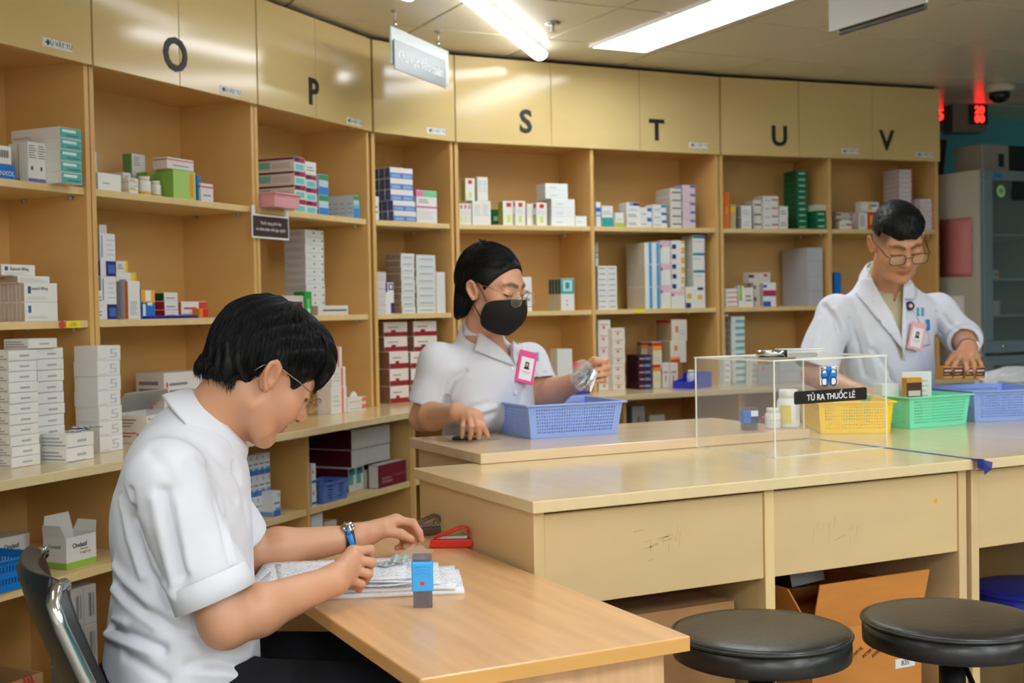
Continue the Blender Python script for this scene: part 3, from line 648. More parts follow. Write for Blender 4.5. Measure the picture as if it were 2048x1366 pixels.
st('R', 2, 745, 771, 544, 5, .07, .03, 'darkside', 'small white box with a dark side')
st('R', 2, 771.5, 788, 565, 1, .04, .03, 'vo', 'white box with purple print')
st('R', 2, 803, 830, 507, 9, .1, .04, 'bluelines', 'white box in the left tall stack')
st('R', 2, 833, 872, 510, 8, .09, .04, 'bluelines', 'white box in the wide tall stack')
st('R', 2, 874, 891, 544, 1, .05, .03, 'blank', 'plain white carton')
st('S', 2, 1046, 1064, 554, 1, .05, .06, 'plain', 'white box behind the woman')
st('S', 2, 1122, 1149, 557, 1, .03, .015, 'tealtop', 'white box with a teal top', deep=4)
st('T', 2, 1191, 1197, 485, 3, .06, .12, 'plain', 'white box stacked behind the labelled boxes')
st('T', 2, 1196, 1234, 532, 8, .06, .04, 'label8', 'white box with a dark label', cols=2, jit=.3)
st('T', 2, 1290, 1320, 485, 3, .17, .02, 'spine', 'white box with a blue spine', cols=2, jit=.3)
st('T', 2, 1321, 1341, 481, 3, .13, .03, 'pinktop', 'white box with a pink top')
st('T', 2, 1343, 1370, 580, 1, .09, .02, 'pinktop', 'single white box with a pink top', key='T2p')
st('T', 2, 1343, 1370, 481, 5, .1, .025, 'tri', 'white box with navy triangle', on='T2p')
st('T', 2, 1372, 1411, 574, 1, .09, .02, 'triY', 'white box with yellow and navy marks', key='T2q')
st('T', 2, 1386, 1410, 471, 3, .1, .025, 'gbtop', 'white box with a green and blue lid', on='T2q')
st('U', 2, 1451, 1475, 577, 4, .06, .02, 'orangebar', 'white box with an orange bar')
st('U', 2, 1477, 1488, 571, 1, .04, .04, 'limetube', 'lime and white tube box')
st('U', 2, 1489, 1507, 575, 1, .04, .03, 'plain', 'white box beside the lime box')
st('U', 2, 1508, 1524, 566, 2, .06, .05, 'tick2', 'brownish box', key='U2a')
st('U', 2, 1497, 1541, 545, 1, .05, .055, 'tick2', 'pale box lying on the brownish boxes', on='U2a')
st('U', 2, 1526, 1552, 565, 1, .05, .02, 'bluered', 'white, blue and red box')
st('U', 2, 1616, 1646, 495, 4, .24, .03, 'greyblank', 'large pale grey carton', jit=0)
st('V', 2, 1669, 1683, 545, 1, .05, .02, 'blue', 'blue box beside the man')
# ---- worktop
st('A', 3, 20, 78, 700, 11, .11, -.13, 'whiteblue', 'white box with blue line, left stack', jit=1.5)
st('A', 3, 76, 129, 718, 9, .10, -.07, 'whiteblue', 'white box with blue line, right stack', jit=1.2, key='A3b')
st('A', 3, 74, 127, 696, 1, .10, -.07, 'whiteblue', 'uppermost box of the right stack', on='A3b', key='A3c')
st('A', 3, 57, 115, 677, 1, .09, -.08, 'whiteblue', 'single white box crowning both stacks', on='A3c')
st('A', 3, 131, 190, 866, 2, .09, -.18, 'whiteblue', 'white box under the blister packs', key='A3f', yaw=4)
st('O', 3, 197, 243, 691, 7, .09, -.10, 'scrawl', 'white box with blue scrawl')
st('O', 3, 329, 412, 743, 1, .12, .10, 'redtext', 'large white carton with red print at the back')
st('P', 3, 662, 694, 774, 1, .06, -.06, 'orangeline', 'white box with orange line, lowest', key='P3a')
st('P', 3, 664, 692, 734, 1, .05, -.058, 'orangeline', 'white box with orange line, middle', on='P3a', key='P3b')
st('P', 3, 655, 684, 694, 1, .05, -.056, 'orangeline', 'white box with orange line, uppermost', on='P3b')
st('P', 3, 696, 733, 795, 2, .06, -.07, 'orangeflat', 'flat white box with an orange end')
st('R', 3, 780, 818, 703, 3, .1, .03, 'maroonw', 'white and maroon box, lower left pile', key='R3a')
st('R', 3, 768, 815, 644, 2, .09, .05, 'maroonw', 'white and maroon box, upper left pile', on='R3a')
st('R', 3, 822, 868, 703, 3, .1, .03, 'maroonw', 'white and maroon box, lower right pile', key='R3b')
st('R', 3, 828, 874, 642, 2, .09, .04, 'maroonw', 'white and maroon box, upper right pile', on='R3b')
st('S', 3, 1115, 1145, 698, 1, .07, .02, 'blank', 'plain white carton behind the woman')
st('T', 3, 1197, 1221, 640, 6, .06, .02, 'redmark', 'white box with red marks, left stack')
st('T', 3, 1225, 1250, 656, 7, .06, -.02, 'redmark', 'white box with red marks, right stack')
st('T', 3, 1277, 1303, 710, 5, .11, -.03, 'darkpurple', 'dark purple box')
st('T', 3, 1283, 1303, 684, 2, .04, .13, 'redyeltop', 'red and yellow box at the back')
st('T', 3, 1306, 1324, 684, 1, .05, .0, 'redyeltop', 'red and yellow box in front', z0=Z_CT+.092)
st('T', 3, 1306, 1322, 728, 1, .055, -.01, 'redyeltop', 'lower red and yellow box')
st('T', 3, 1325, 1339, 726, 1, .06, .0, 'redmark', 'plain box below the tall cartons', key='T3p')
st('T', 3, 1340, 1356, 726, 1, .06, .0, 'redmark', 'second plain box below the tall cartons', key='T3q')
st('T', 3, 1341, 1373, 682, 1, .14, .02, 'redbase', 'cream carton with red band', on='T3q', key='T3r')
st('T', 3, 1343, 1374, 639, 1, .14, .022, 'redloop', 'upper cream carton with red mark', on='T3r')
st('U', 3, 1448, 1458, 622, 12, .06, .08, 'label8', 'narrow white box at the left side')
st('U', 3, 1463, 1490, 633, 10, .07, .02, 'tealbars', 'white box with a teal bar')
# ---- base units
st('BL', 4, 697, 728, 934, 1, .28, .07, 'maroonswoosh', 'white box with teal swoosh, bottom layer', cols=2, jit=0, key='BLz')
st('BL', 4, 729, 780, 934, 1, .28, .07, 'maroonside', 'white box with maroon side, bottom layer', cols=3, jit=0)
st('BL', 4, 703, 780, 893, 1, .28, .07, 'maroonside', 'white box with maroon side, middle layer', cols=5, jit=0, on='BLz', key='BLa')
st('BL', 4, 703, 780, 853, 1, .28, .072, 'maroonside', 'white box with maroon side, top layer', cols=5, jit=0, on='BLa')
st('BL', 4, 757, 813, 925, 1, .045, .01, 'maroonface', 'white box turned to show its maroon face')
st('BL', 4, 624, 633, 927, 2, .05, .01, 'bluenotch', 'narrow white and blue box')
st('BL', 4, 494, 541, 908, 3, .05, .06, 'bluewave', 'white box with blue wave', cols=4, jit=0)
st('BL', 4, 547, 562, 982, 1, .05, .01, 'bluewave', 'white box with blue wave standing apart')
st('BL', 5, 625, 648, 1026, 1, .06, .02, 'violetfoot', 'white box with violet foot')
st('BL', 5, 652, 676, 1042, 1, .06, .03, 'cream', 'cream open carton')
st('BL', 5, 145, 196, 1172, 4, .08, .02, 'greyprint', 'grey carton with barcode', cols=2, jit=0)
st('BS', 4, 1265, 1290, 812, 1, .1, .05, 'greyprint', 'grey carton in the dark')
st('BS', 4, 1300, 1330, 830, 1, .1, .06, 'cream', 'cream carton in the dark')
# ------------------------------------------------------------------ special items on the shelves
def on_seg(seg, x, y, v, z):
    s = SEG[seg]; u, _ = s.hit(x, y, v); return s, u
def bottle(seg, row, x, yb, v, r, h, label, cap_c=(238, 238, 236), band=None, body=(238, 238, 234), z=None, neck=.72):
    s, u = on_seg(seg, x, yb, v, 0); q = s.pt(u, v+r, ROWZ[row] if z is None else z)
    e = empty('pill_bottle', q); tag(e, label, 'bottle')
    MB().lathe([(r*.9, .0002), (r, .003), (r, h*.70), (r*.93, h*.76), (r*neck, h*.80)], 24).build('bottle_body', mat('bottle_%d_%d_%d' % body, body, .3), e, smooth=True)
    MB().lathe([(r*neck*1.12, h*.80), (r*neck*1.14, h*.98), (r*neck*1.05, h)], 24).build('cap', mat('cap_%d_%d_%d' % cap_c, cap_c, .35), e, smooth=True)
    if band:
        for (c, z0, z1) in band: MB().lathe([(r*1.012, h*z0), (r*1.012, h*z1)], 24).build('label_band', mat('band_%d_%d_%d' % c, c, .5), e)
    return e
bottle('O', 1, 299, 388, .02, .021, .062, 'white tablet bottle beside the green boxes, top shelf, cabinet O', band=[((226, 190, 70), .06, .2)])
bottle('O', 1, 320, 388, .045, .018, .056, 'smaller white tablet bottle behind, top shelf, cabinet O', band=[((226, 190, 70), .06, .2)])
bottle('T', 3, 1388, 768, -.10, .022, .075, 'white bottle standing in the blue bin on the worktop', cap_c=(230, 230, 228), body=(206, 214, 230), z=Z_CT+.012)
# pink tray hanging over the shelf edge with the dark notice under it
def tray(name, label, cat, c, rz, L, Wd, h, m, th=.003, flare=.14, rim=.006, z=0, holes=None):
    e = empty(name, (c[0], c[1], z), rz); tag(e, label, cat)
    a0, b0 = L/2, Wd/2; a1, b1 = L/2*(1+flare*.5), Wd/2*(1+flare*.5*L/Wd)
    MB().box(-a0, a0, -b0, b0, .0005, th).build('base', m, e)
    cb = [(-a0, -b0), (a0, -b0), (a0, b0), (-a0, b0)]; ct = [(-a1, -b1), (a1, -b1), (a1, b1), (-a1, b1)]
    for i in range(4):
        j = (i+1) % 4; p0, p1, q1, q0 = [np.array((*k, zz)) for k, zz in ((cb[i], th*.5), (cb[j], th*.5), (ct[j], h), (ct[i], h))]
        panel_holes('side_wall', e, m, p0, p1, q1, q0, holes, th)
    b = MB(); r2 = rim
    for i in range(4):
        j = (i+1) % 4; P0, P1 = np.array(ct[i]), np.array(ct[j]); d = (P1-P0)/np.linalg.norm(P1-P0); nrm = np.array((d[1], -d[0])); k0, k1 = P0-d*0, P1
        A = [P0+nrm*0-d*0, P1, P1+nrm*r2+d*r2, P0+nrm*r2-d*r2]
        b.prism([tuple(x) for x in A][::-1], h-.004, h+.001)
    b.build('rim', m, e, .001)
    return e
def panel_holes(name, par, m, p0, p1, q1, q0, holes, th):
    b = MB()
    if not holes:
        n = np.cross(p1-p0, q0-p0); n /= np.linalg.norm(n); V = [p0, p1, q1, q0]
        b.add(V+[v-n*th for v in V], [(0, 1, 2, 3), (7, 6, 5, 4), (0, 4, 5, 1), (1, 5, 6, 2), (2, 6, 7, 3), (3, 7, 4, 0)]); return b.build(name, m, par)
    cw, ch, mx, my, duty = holes
    W_ = (np.linalg.norm(p1-p0)+np.linalg.norm(q1-q0))/2; Hh = np.linalg.norm(q0-p0)
    nx = max(2, int(W_*(1-2*mx)/cw)); ny = max(1, int(Hh*(1-2*my)/ch))
    us_ = [0]; 
    for i in range(nx):
        a = mx+(1-2*mx)*i/nx; w_ = (1-2*mx)/nx; us_ += [a+w_*(1-duty)/2, a+w_*(1+duty)/2]
    us_.append(1); vs_ = [0]
    for j in range(ny):
        a = my+(1-2*my)*j/ny; w_ = (1-2*my)/ny; vs_ += [a+w_*(1-duty)/2, a+w_*(1+duty)/2]
    vs_.append(1)
    V = []
    for v in vs_:
        for u in us_: V.append((p0*(1-u)+p1*u)*(1-v)+(q0*(1-u)+q1*u)*v)
    nu = len(us_); F = []
    for j in range(len(vs_)-1):
        for i in range(nu-1):
            if i % 2 == 1 and j % 2 == 1 and i < nu-2 and j < len(vs_)-2: continue
            F.append((j*nu+i, j*nu+i+1, (j+1)*nu+i+1, (j+1)*nu+i))
    b.add(V, F); o = b.build(name, m, par); s = o.modifiers.new('thick', 'SOLIDIFY'); s.thickness = th; s.offset = -1; return o
pinkp = mat('pink_plastic', (238, 172, 178), .4)
s = SEG['P']; u0 = .024; u1, _ = s.hit(590, 405, -.04); q = s.pt((u0+u1)/2+.004, -.005, Z_S1)
tray('plastic_tray', 'pink plastic tray poking over the shelf edge, top shelf, cabinet P', 'tray', q, s.a, (u1-u0)*.95, .10, .052, pinkp, z=float(q[2]))
u0, z0 = s.hit(505, 458, -.012); u1, z1 = s.hit(578, 428, -.012)
ne = empty('notice_card', s.pt(u0, -.006, Z_S1-.115), s.a); tag(ne, 'dark brown notice card hanging below the pink tray', 'notice')
wn = u1-u0; MB().box(0, wn, -.004, -.002, 0, .088).build('card_border', paper_w, ne)
MB().box(.006, wn-.006, -.0048, -.0041, .007, .081).build('card_panel', mat('notice_brown', (66, 44, 40), .45), ne)
text('Thuốc dạng phối hợp\ncó chứa dược chất gây nghiện', .0150, ne, (wn/2, -.0054, .045), (1, 0, 0), (0, 0, 1), m=paper_w, depth=.0002, line=1.5)
for k in (0, wn-.02): MB().box(k, k+.02, -.0045, -.0021, .082, .118).build('tape_tab', paper_w, ne)
# shelf edge stickers
def edge_sticker(seg, x0, x1, zc, h, c, label, rnd_=False, txt=None, v=.006):
    s = SEG[seg]; u0 = s.hit(x0, 640, v)[0]; u1 = s.hit(x1, 640, v)[0]; e = empty('shelf_sticker', s.pt((u0+u1)/2, v, zc), s.a); tag(e, label, 'sticker')
    w_ = u1-u0
    if rnd_: MB().lathe([(w_/2, -.0012), (w_/2, -.0002)], 20, ax='y').build('sticker_face', mat('sticker_%d' % sum(c), c, .5), e)
    else: MB().box(-w_/2, w_/2, -.0012, -.0002, -h/2, h/2).build('sticker_face', mat('sticker_%d' % sum(c), c, .5), e)
    if txt: text(txt, h*.32, e, (0, -.0016, 0), (1, 0, 0), (0, 0, 1), m=mat('red_ink', (200, 50, 40), .6), depth=.0001, line=.9)
edge_sticker('A', 118, 130, Z_S2-.011, .018, (214, 70, 70), 'round red sticker on the shelf edge, leftmost cabinet', True)
edge_sticker('A', 132, 160, Z_S2-.011, .020, (240, 224, 40), 'yellow label on the shelf edge beside the red dot', txt='THUỐC\nCẦN LƯU Ý', v=.003)
edge_sticker('T', 1270, 1289, Z_S2-.010, .020, (240, 224, 40), 'yellow label on the shelf edge below the tall boxes of bay T')
# wording on a few boxes
def label_on(seg, x, y, v, txt, size, c, name='printed_wording'):
    s = SEG[seg]; u, z = s.hit(x, y, v); return s.pt(u, v, z), s
for (seg, x, y, v, txt, size, c, near_) in [('A', 5, 346, .0185, 'OLANXOL', .019, (240, 240, 244), 'bright blue box'), ('A', 78, 577, .0105, 'Esanzol 40mg', .0125, (90, 90, 110), 'white box with a blue P mark'), ('A', 40, 538, .0285, 'Esanzol 40mg', .0125, (90, 90, 110), 'white P box')]:
    p, s = label_on(seg, x, y, v, txt, size, c)
    par = min([o for o in bpy.data.objects if o.get('label', '').startswith(near_) and o.type == 'MESH'], key=lambda o: (o.location-Vector(p)).length)
    me = text_mesh(txt, size, .0001, m=mat('ink_%d' % sum(c), c, .5)); o = bpy.data.objects.new('printed_wording', me); COL.objects.link(o); o.parent = par
    a = par.rotation_euler.z; loc = Vector(p)-par.location; ca_, sa_ = math.cos(-a), math.sin(-a)
    o.location = (loc.x*ca_-loc.y*sa_, -.0012, loc.z); o.rotation_euler = (math.pi/2, 0, 0)
# open flap above the purple box, navy sheet, blister packs on the worktop
s = SEG['O']; u0, _ = s.hit(203, 470, .05); q = s.pt(u0+.018, .06, TOPS['O2p']); fl = MB().box(-.016, .016, 0, .0008, 0, .030).build('box_flap', pmat((214, 214, 214))); fl.location = q; fl.rotation_euler = (0, 0, s.a); tag(fl, 'open white flap on top of the tall white and purple box', 'box flap')
u0, _ = s.hit(292, 630, .01); u1, _ = s.hit(396, 630, .01); q = s.pt(u0, .01, Z_S2+.0003); ns = MB().box(0, u1-u0, 0, .09, 0, .010).build('flat_folder', mat('navy_card', (36, 40, 150), .4), None, .001); ns.location = q; ns.rotation_euler = (0, 0, s.a); tag(ns, 'flat navy blue folder on the middle shelf, cabinet O', 'folder')
foil = mat('blister_foil', (150, 156, 166), .25, .9); foilb = mat('blister_blue', (40, 90, 150), .3, .4)
def blister(x, y, z, rz, label, tilt=0, L=.085, Wd=.036, m=foil, base=None):
    e = empty('blister_pack', (x, y, z), rot=(tilt, 0, rz)); tag(e, label, 'blister pack', 'loose blister packs')
    MB().box(-L/2, L/2, -Wd/2, Wd/2, .0004, .0012).build('foil_sheet', m, e)
    b = MB()
    for i in range(5):
        for j in range(2): b.lathe([(.006, .0012), (.0055, .0035), (.003, .0046)], 10, (-L/2+L*(i+.5)/5, -Wd/4+Wd/2*j, 0))
    b.build('blister_cells', base or mat('blister_clear', (196, 202, 206), .15), e, smooth=True); return e
sA = SEG['A']; zt = TOPS['A3f']
for k, (x, y, a) in enumerate(((150, 866, .3), (168, 862, -.5))):
    u, _ = sA.hit(x, y, -.12); q = sA.pt(u, -.13, zt+.0008+.006*k); blister(q[0], q[1], q[2], sA.a+a, ['silver blister pack lying on the two white boxes', 'blue blister pack lying on top of the silver one'][k], m=[foil, foilb][k])
# open white carton with red print on the worktop, lid up
sO = SEG['O']; u0, _ = sO.hit(294, 840, -.06); u1, _ = sO.hit(392, 820, -.06); e = empty('open_carton', sO.pt(u0, -.06, Z_CT), sO.a+math.radians(6)); tag(e, 'opened white carton with red print on the worktop behind the seated man', 'carton')
wc, hc, dc = (u1-u0), .088, .17
b = MB(); b.box(0, wc, 0, .002, .0005, hc); b.box(0, wc, dc-.002, dc, .0005, hc); b.box(0, .002, .002, dc-.002, .0005, hc); b.box(wc-.002, wc, .002, dc-.002, .0005, hc); b.box(.002, wc-.002, .002, dc-.002, .0005, .003); b.build('carton_body', pmat((228, 226, 222)), e)
b = MB(); cr = pmat((214, 70, 64))
for k in range(5): b.box(.008, .014, -.0008, -.0002, .02+.013*k, .028+.013*k)
b.box(.018, wc*.7, -.0008, -.0002, .066, .070); b.box(.018, wc*.6, -.0008, -.0002, .026, .030); b.box(.018, wc*.5, -.0008, -.0002, .016, .020)
for k in range(4): b.box(-.0008, -.0002, dc-.02-.012*0, dc-.012, .02+.013*k, .028+.013*k)
b.box(-.0008, -.0002, .04, dc-.03, .03, .034); b.box(-.0008, -.0002, .06, dc-.03, .02, .024)
b.build('red_print', cr, e); b = MB()
for k in range(3): b.box(.018, wc*(.8-.1*k), -.0008, -.0002, .074-.009*k*1.0-.0, .0765-.009*k); b.box(-.0008, -.0002, .04+.01*k, dc-.03, .072-.01*k, .075-.01*k)
b.box(-.0009, -.0002, .015, .038, .008, .03)
b.build('grey_print', pmat((120, 120, 126)), e)
b = MB(); n = 10; pts = []
for k in range(n+1):
    t = k/n; a = t*1.1; pts.append((wc*.0+.0, dc-.17*math.sin(a)*.9*t*.3-.004, hc+.0))
L = []
for k in range(n+1): t = k/n; L.append((dc-.01-.13*t*math.cos(.55+.35*t), hc+.002+.085*t*math.sin(.75+.2*math.sin(t*2))))
b.add([(0, y, z) for y, z in L]+[(wc, y, z) for y, z in L], [(i, i+1, n+2+i, n+1+i) for i in range(n)]); o = b.build('lid', pmat((176, 174, 170)), e, smooth=True); sd = o.modifiers.new('t', 'SOLIDIFY'); sd.thickness = .0015
# white rounded scoop behind the orange-line boxes
sP = SEG['P']; u, _ = sP.hit(712, 800, -.02); e = empty('clear_box_lid', sP.pt(u, -.01, Z_CT), sP.a); tag(e, 'milky plastic lid standing behind the orange-line boxes', 'lid'); b = MB()
V = []; n = 14
for k in range(n+1): a = math.pi*k/n; V.append((-.035*math.cos(a), .0, .045*math.sin(a)+.03))
V = [(-.035, 0, .0005)]+V+[(.035, 0, .0005)]; m_ = len(V); b.add(V+[(x, .004, z) for x, y, z in V], [tuple(range(m_)), tuple(range(2*m_-1, m_-1, -1))]+[(i, i+m_, (i+1) % m_+m_, (i+1) % m_) for i in range(m_)]); b.build('lid_panel', mat('milky', (226, 226, 230), .3), e)
# blue parts bin, purple dispenser
binb = mat('blue_bin', (52, 62, 196), .35)
sT = SEG['T']; u0, _ = sT.hit(1358, 770, -.13); u1, _ = sT.hit(1432, 770, -.13); q = sT.pt((u0+u1)/2, -.085, Z_CT)
e = empty('parts_bin', q, sT.a+math.radians(-70)); tag(e, 'blue open-front parts bin with a white bottle on the worktop', 'storage bin'); Lb, Wb, Hb = (u1-u0)*.86, .10, .075
MB().box(-Wb/2, Wb/2, -Lb/2, Lb/2, .0005, .004).build('bin_floor', binb, e); MB().box(-Wb/2, Wb/2, Lb/2-.004, Lb/2, .004, Hb).build('bin_back', binb, e); MB().box(-Wb/2, Wb/2, -Lb/2, -Lb/2+.004, .004, .035).build('bin_front', binb, e)
for sx in (-1, 1):
    b = MB(); pr_ = [(-Lb/2+.004, .004), (Lb/2-.004, .004), (Lb/2-.004, Hb), (.0, Hb), (-.018, .045), (-Lb/2+.004, .035)]; x0, x1 = sx*Wb/2-.002, sx*Wb/2+.002; n = len(pr_)
    b.add([(x0, y, z) for y, z in pr_]+[(x1, y, z) for y, z in pr_], [tuple(range(n)), tuple(range(2*n-1, n-1, -1))]+[(i, i+n, (i+1) % n+n, (i+1) % n) for i in range(n)]); b.build('bin_side', binb, e)
u, _ = sT.hit(1166, 775, -.12); e = empty('tape_dispenser', sT.pt(u, -.12, Z_CT), sT.a); tag(e, 'small purple and blue dispenser on the worktop behind the woman', 'dispenser')
MB().prism([(-.04, 0), (.04, 0), (.04, .05), (-.04, .05)], .0005, .012).build('dispenser_foot', binb, e, .003); MB().prism([(-.03, .008), (.022, .008), (.022, .042), (-.03, .042)], .0122, .052).build('dispenser_block', mat('lilac_plastic', (140, 110, 206), .4), e, .006)
# through the acrylic box: white stacks and a grey board on the far worktop
st('U', 3, 1502, 1515, 712, 5, .05, -.05, 'plain', 'white box seen through the acrylic box')
gb = SEG['U']; u0, _ = gb.hit(1512, 750, -.08); u1, _ = gb.hit(1556, 750, -.08); e = empty('display_board', gb.pt(u0, -.10, Z_CT), gb.a); tag(e, 'small grey board with two pink marks on the far worktop', 'board'); MB().box(0, u1-u0, 0, .012, .0005, .10).build('board_panel', mat('grey_board', (170, 172, 176), .5), e, .001)
for k in (.2, .7): MB().box((u1-u0)*k, (u1-u0)*k+.010, -.001, -.0001, .07, .088).build('pink_mark', pmat((226, 90, 140)), e)
st('U', 3, 1560, 1640, 720, 2, .12, -.04, 'greyblank', 'large pale carton beside the board', jit=0)
st('U', 3, 1448, 1462, 712, 5, .05, -.08, 'plain', 'white box at the worktop edge below bay U')

# ------------------------------------------------------------------ baskets on the counters
blue_b = mat('periwinkle_plastic', (152, 180, 246), .35); yel_b = mat('yellow_plastic', (252, 212, 16), .35); grn_b = mat('mint_plastic', (128, 238, 196), .35); blu2 = mat('azure_plastic', (26, 124, 206), .38); blu3 = mat('soft_blue_plastic', (92, 128, 204), .4)
HOL = (.0078, .0085, .07, .12, .55)
c0, c1, c2 = uz(1062, 879, Z_R), uz(1234, 868, Z_R), uz(1020, 868, Z_R)
ax = c1-c0; rzb = math.atan2(ax[1], ax[0]); Lb = np.linalg.norm(ax[:2]); n_ = np.array([-math.sin(rzb), math.cos(rzb), 0]); Wb = .215
cb = (c0+c1)/2+n_*Wb/2
tray('plastic_basket', 'periwinkle blue perforated basket on the raised counter before the woman', 'basket', cb, rzb, Lb, Wb, .098, blue_b, .0028, .20, .010, Z_R, HOL)
def basket_at(x0, y0, x1, y1, z, h, m, label, Wb=.22, flare=.2, name='plastic_basket', holes=HOL, ang=None):
    a, b_ = uz(x0, y0, z), uz(x1, y1, z); d = b_-a; rz = math.atan2(d[1], d[0]) if ang is None else ang; L = np.linalg.norm(d[:2]); n = np.array([-math.sin(rz), math.cos(rz), 0])
    return tray(name, label, 'basket', a+np.array([math.cos(rz), math.sin(rz), 0])*L/2+n*Wb/2, rz, L, Wb, h, m, .0028, flare, .010, z, holes)
basket_at(1642, 868, 1780, 866, .90, .098, yel_b, 'yellow perforated basket on the right counter behind the acrylic box', .29, .16)
basket_at(1820, 858, 1932, 849, .90, .100, grn_b, 'mint green perforated basket on the right counter', .29, .16)
basket_at(1950, 845, 2110, 838, .90, .104, blu3 if False else blue_b, 'blue perforated basket at the right edge of the picture', .29, .16)
sB = SEG['BL']; u0, _ = sB.hit(640, 985, .02); u1, _ = sB.hit(690, 985, .02); q = sB.pt((u0+u1)/2, .06, Z_LOW)
tray('plastic_basket', 'soft blue basket with slots on the base shelf below cabinet P', 'basket', q, sB.a, (u1-u0)*.95, .10, .075, blu3, .0028, .18, .006, Z_LOW, (.30, .009, .06, .14, .45))
u0, _ = sB.hit(-60, 1150, .0); u1, _ = sB.hit(72, 1150, .0); q = sB.pt((u0+u1)/2, .08, Z_LOW)
tray('plastic_basket', 'bright azure basket with slots on the base shelf at the left edge', 'basket', q, sB.a, (u1-u0)*.9, .17, .085, blu2, .0028, .16, .009, Z_LOW, (.010, .030, .06, .12, .5))
# what lies in the baskets
pb = mat('plastic_film', (222, 226, 232), .18); 
def crumple(name, label, cat, c, r, m, seed=1, n=22, sq=.6, group=None, parts=False):
    """crinkled thin bag: a faceted noisy ellipsoid"""
    rr = random.Random(seed); bm_ = bmesh.new(); bmesh.ops.create_icosphere(bm_, subdivisions=4, radius=1)
    ph = [(rr.uniform(-1, 1), rr.uniform(-1, 1), rr.uniform(-1, 1), rr.uniform(0, 6), rr.uniform(3, 9)) for _ in range(n)]
    for v in bm_.verts:
        k = 1
        for a, b_, c_, p, f_ in ph: k += .035*abs(math.sin(f_*(a*v.co.x+b_*v.co.y+c_*v.co.z)+p))-.018
        v.co = Vector((v.co.x*r[0]*k, v.co.y*r[1]*k, max(v.co.z*r[2]*k, -r[2]*.7)))
    me = bpy.data.meshes.new(name); bm_.to_mesh(me); bm_.free(); me.materials.append(m); o = bpy.data.objects.new(name, me); COL.objects.link(o); o.location = tuple(map(float, c)); return tag(o, label, cat, group)
film = glassy('clear_film', (236, 240, 246), .1, .2)
crumple('plastic_bag', 'crumpled white plastic bag behind the blue basket on the right', 'plastic bag', uz(2030, 770, .96)+np.array([.12, .12, 0]), (.16, .10, .06), mat('milky_bag', (206, 208, 212), .3), 4)
for k, (dx, dy, a) in enumerate(((-.04, -.02, .3), (.05, .03, -.4), (.0, .04, 1.2), (.07, -.04, 1.5))):
    blister(cb[0]+dx, cb[1]+dy, Z_R+.0035+.0062*k, rzb+a, ['silver blister pack at the bottom of the basket before the woman', 'second silver blister pack in the basket before the woman', 'blue blister pack in the basket before the woman', 'topmost silver blister pack in the basket before the woman'][k], m=foilb if k == 2 else foil)
def loose_box(x0, x1, yt, yb, dep, d, design, label, rz=0.0, name='medicine_box', z=None):
    a, b_ = ud(x0, yb, dep), ud(x1, yb, dep); w_ = np.linalg.norm(b_-a); h = (yb-yt)/FPX*dep; c = (a+b_)/2; zz = c[2] if z is None else z; h = h if z is None else ud((x0+x1)/2, yt, dep)[2]-z
    me = box_mesh(w_, h, d, design, name); o = linked(name, me, None, (c[0], c[1], zz), math.atan2(RT[1], RT[0])+rz); return tag(o, label, 'medicine box')
loose_box(1801, 1868, 744, 800, 4.12, .02, 'faint', 'tall white box standing in the mint basket', .3, z=.905)
loose_box(1812, 1846, 756, 800, 4.06, .03, 'goldbox', 'brown and gold box standing in the mint basket', .25, z=.905)
loose_box(1762, 1800, 768, 800, 4.08, .05, 'blank', 'white carton lying in the mint basket beside the gold box', .3, z=.905)
ghold = []
for k, x in enumerate((1886, 1907, 1929, 1951)):
    o = loose_box(x, x+20, 733, 757, 4.22, .05, 'goldbox', ['leftmost', 'second', 'third', 'rightmost'][k]+' of the four gold boxes under the coat man\'s left hand', .2)
bag_under = None
# bottles, stamp and marker behind the acrylic box
def free_bottle(x, yb, z, r, h, label, band=None, cap_c=(240, 240, 238), body=(240, 240, 238), neck=.74, dy=0):
    q = uz(x, yb, z); e = empty('pill_bottle', (q[0], q[1]+dy, z)); tag(e, label, 'bottle')
    MB().lathe([(r*.9, .0002), (r, .004), (r, h*.66), (r*.9, h*.74), (r*neck, h*.78)], 28).build('bottle_body', mat('bottle_%d_%d_%d' % body, body, .3), e, smooth=True)
    b = MB(); b.lathe([(r*neck*1.1, h*.78), (r*neck*1.12, h*.98), (r*neck, h)], 28); b.build('cap', mat('cap_%d_%d_%d' % cap_c, cap_c, .35), e, smooth=True)
    for (c, z0, z1, a0, a1) in band or ():
        b = MB(); n = 12; a_ = [a0+(a1-a0)*i/n for i in range(n+1)]; b.add([(r*1.012*math.cos(t), r*1.012*math.sin(t), h*zz) for zz in (z0, z1) for t in a_], [(i, i+1, n+2+i, n+1+i) for i in range(n)]); b.build('label_band', mat('band_%d_%d_%d' % c, c, .5), e)
    return e
free_bottle(1556, 858, Z_R, .0235, .062, 'small white tablet bottle standing on the raised counter', [((206, 206, 206), .2, .22, -2.6, -.9), ((206, 206, 206), .3, .32, -2.6, -.9), ((180, 182, 190), .4, .43, -2.6, -.9)], dy=.024)
free_bottle(1592, 856, Z_R, .034, .115, 'large white bottle with a yellow label on the raised counter', [((222, 206, 80), .12, .6, -3.0, -2.0), ((214, 214, 216), .2, .62, -1.6, -.9)], dy=.035)
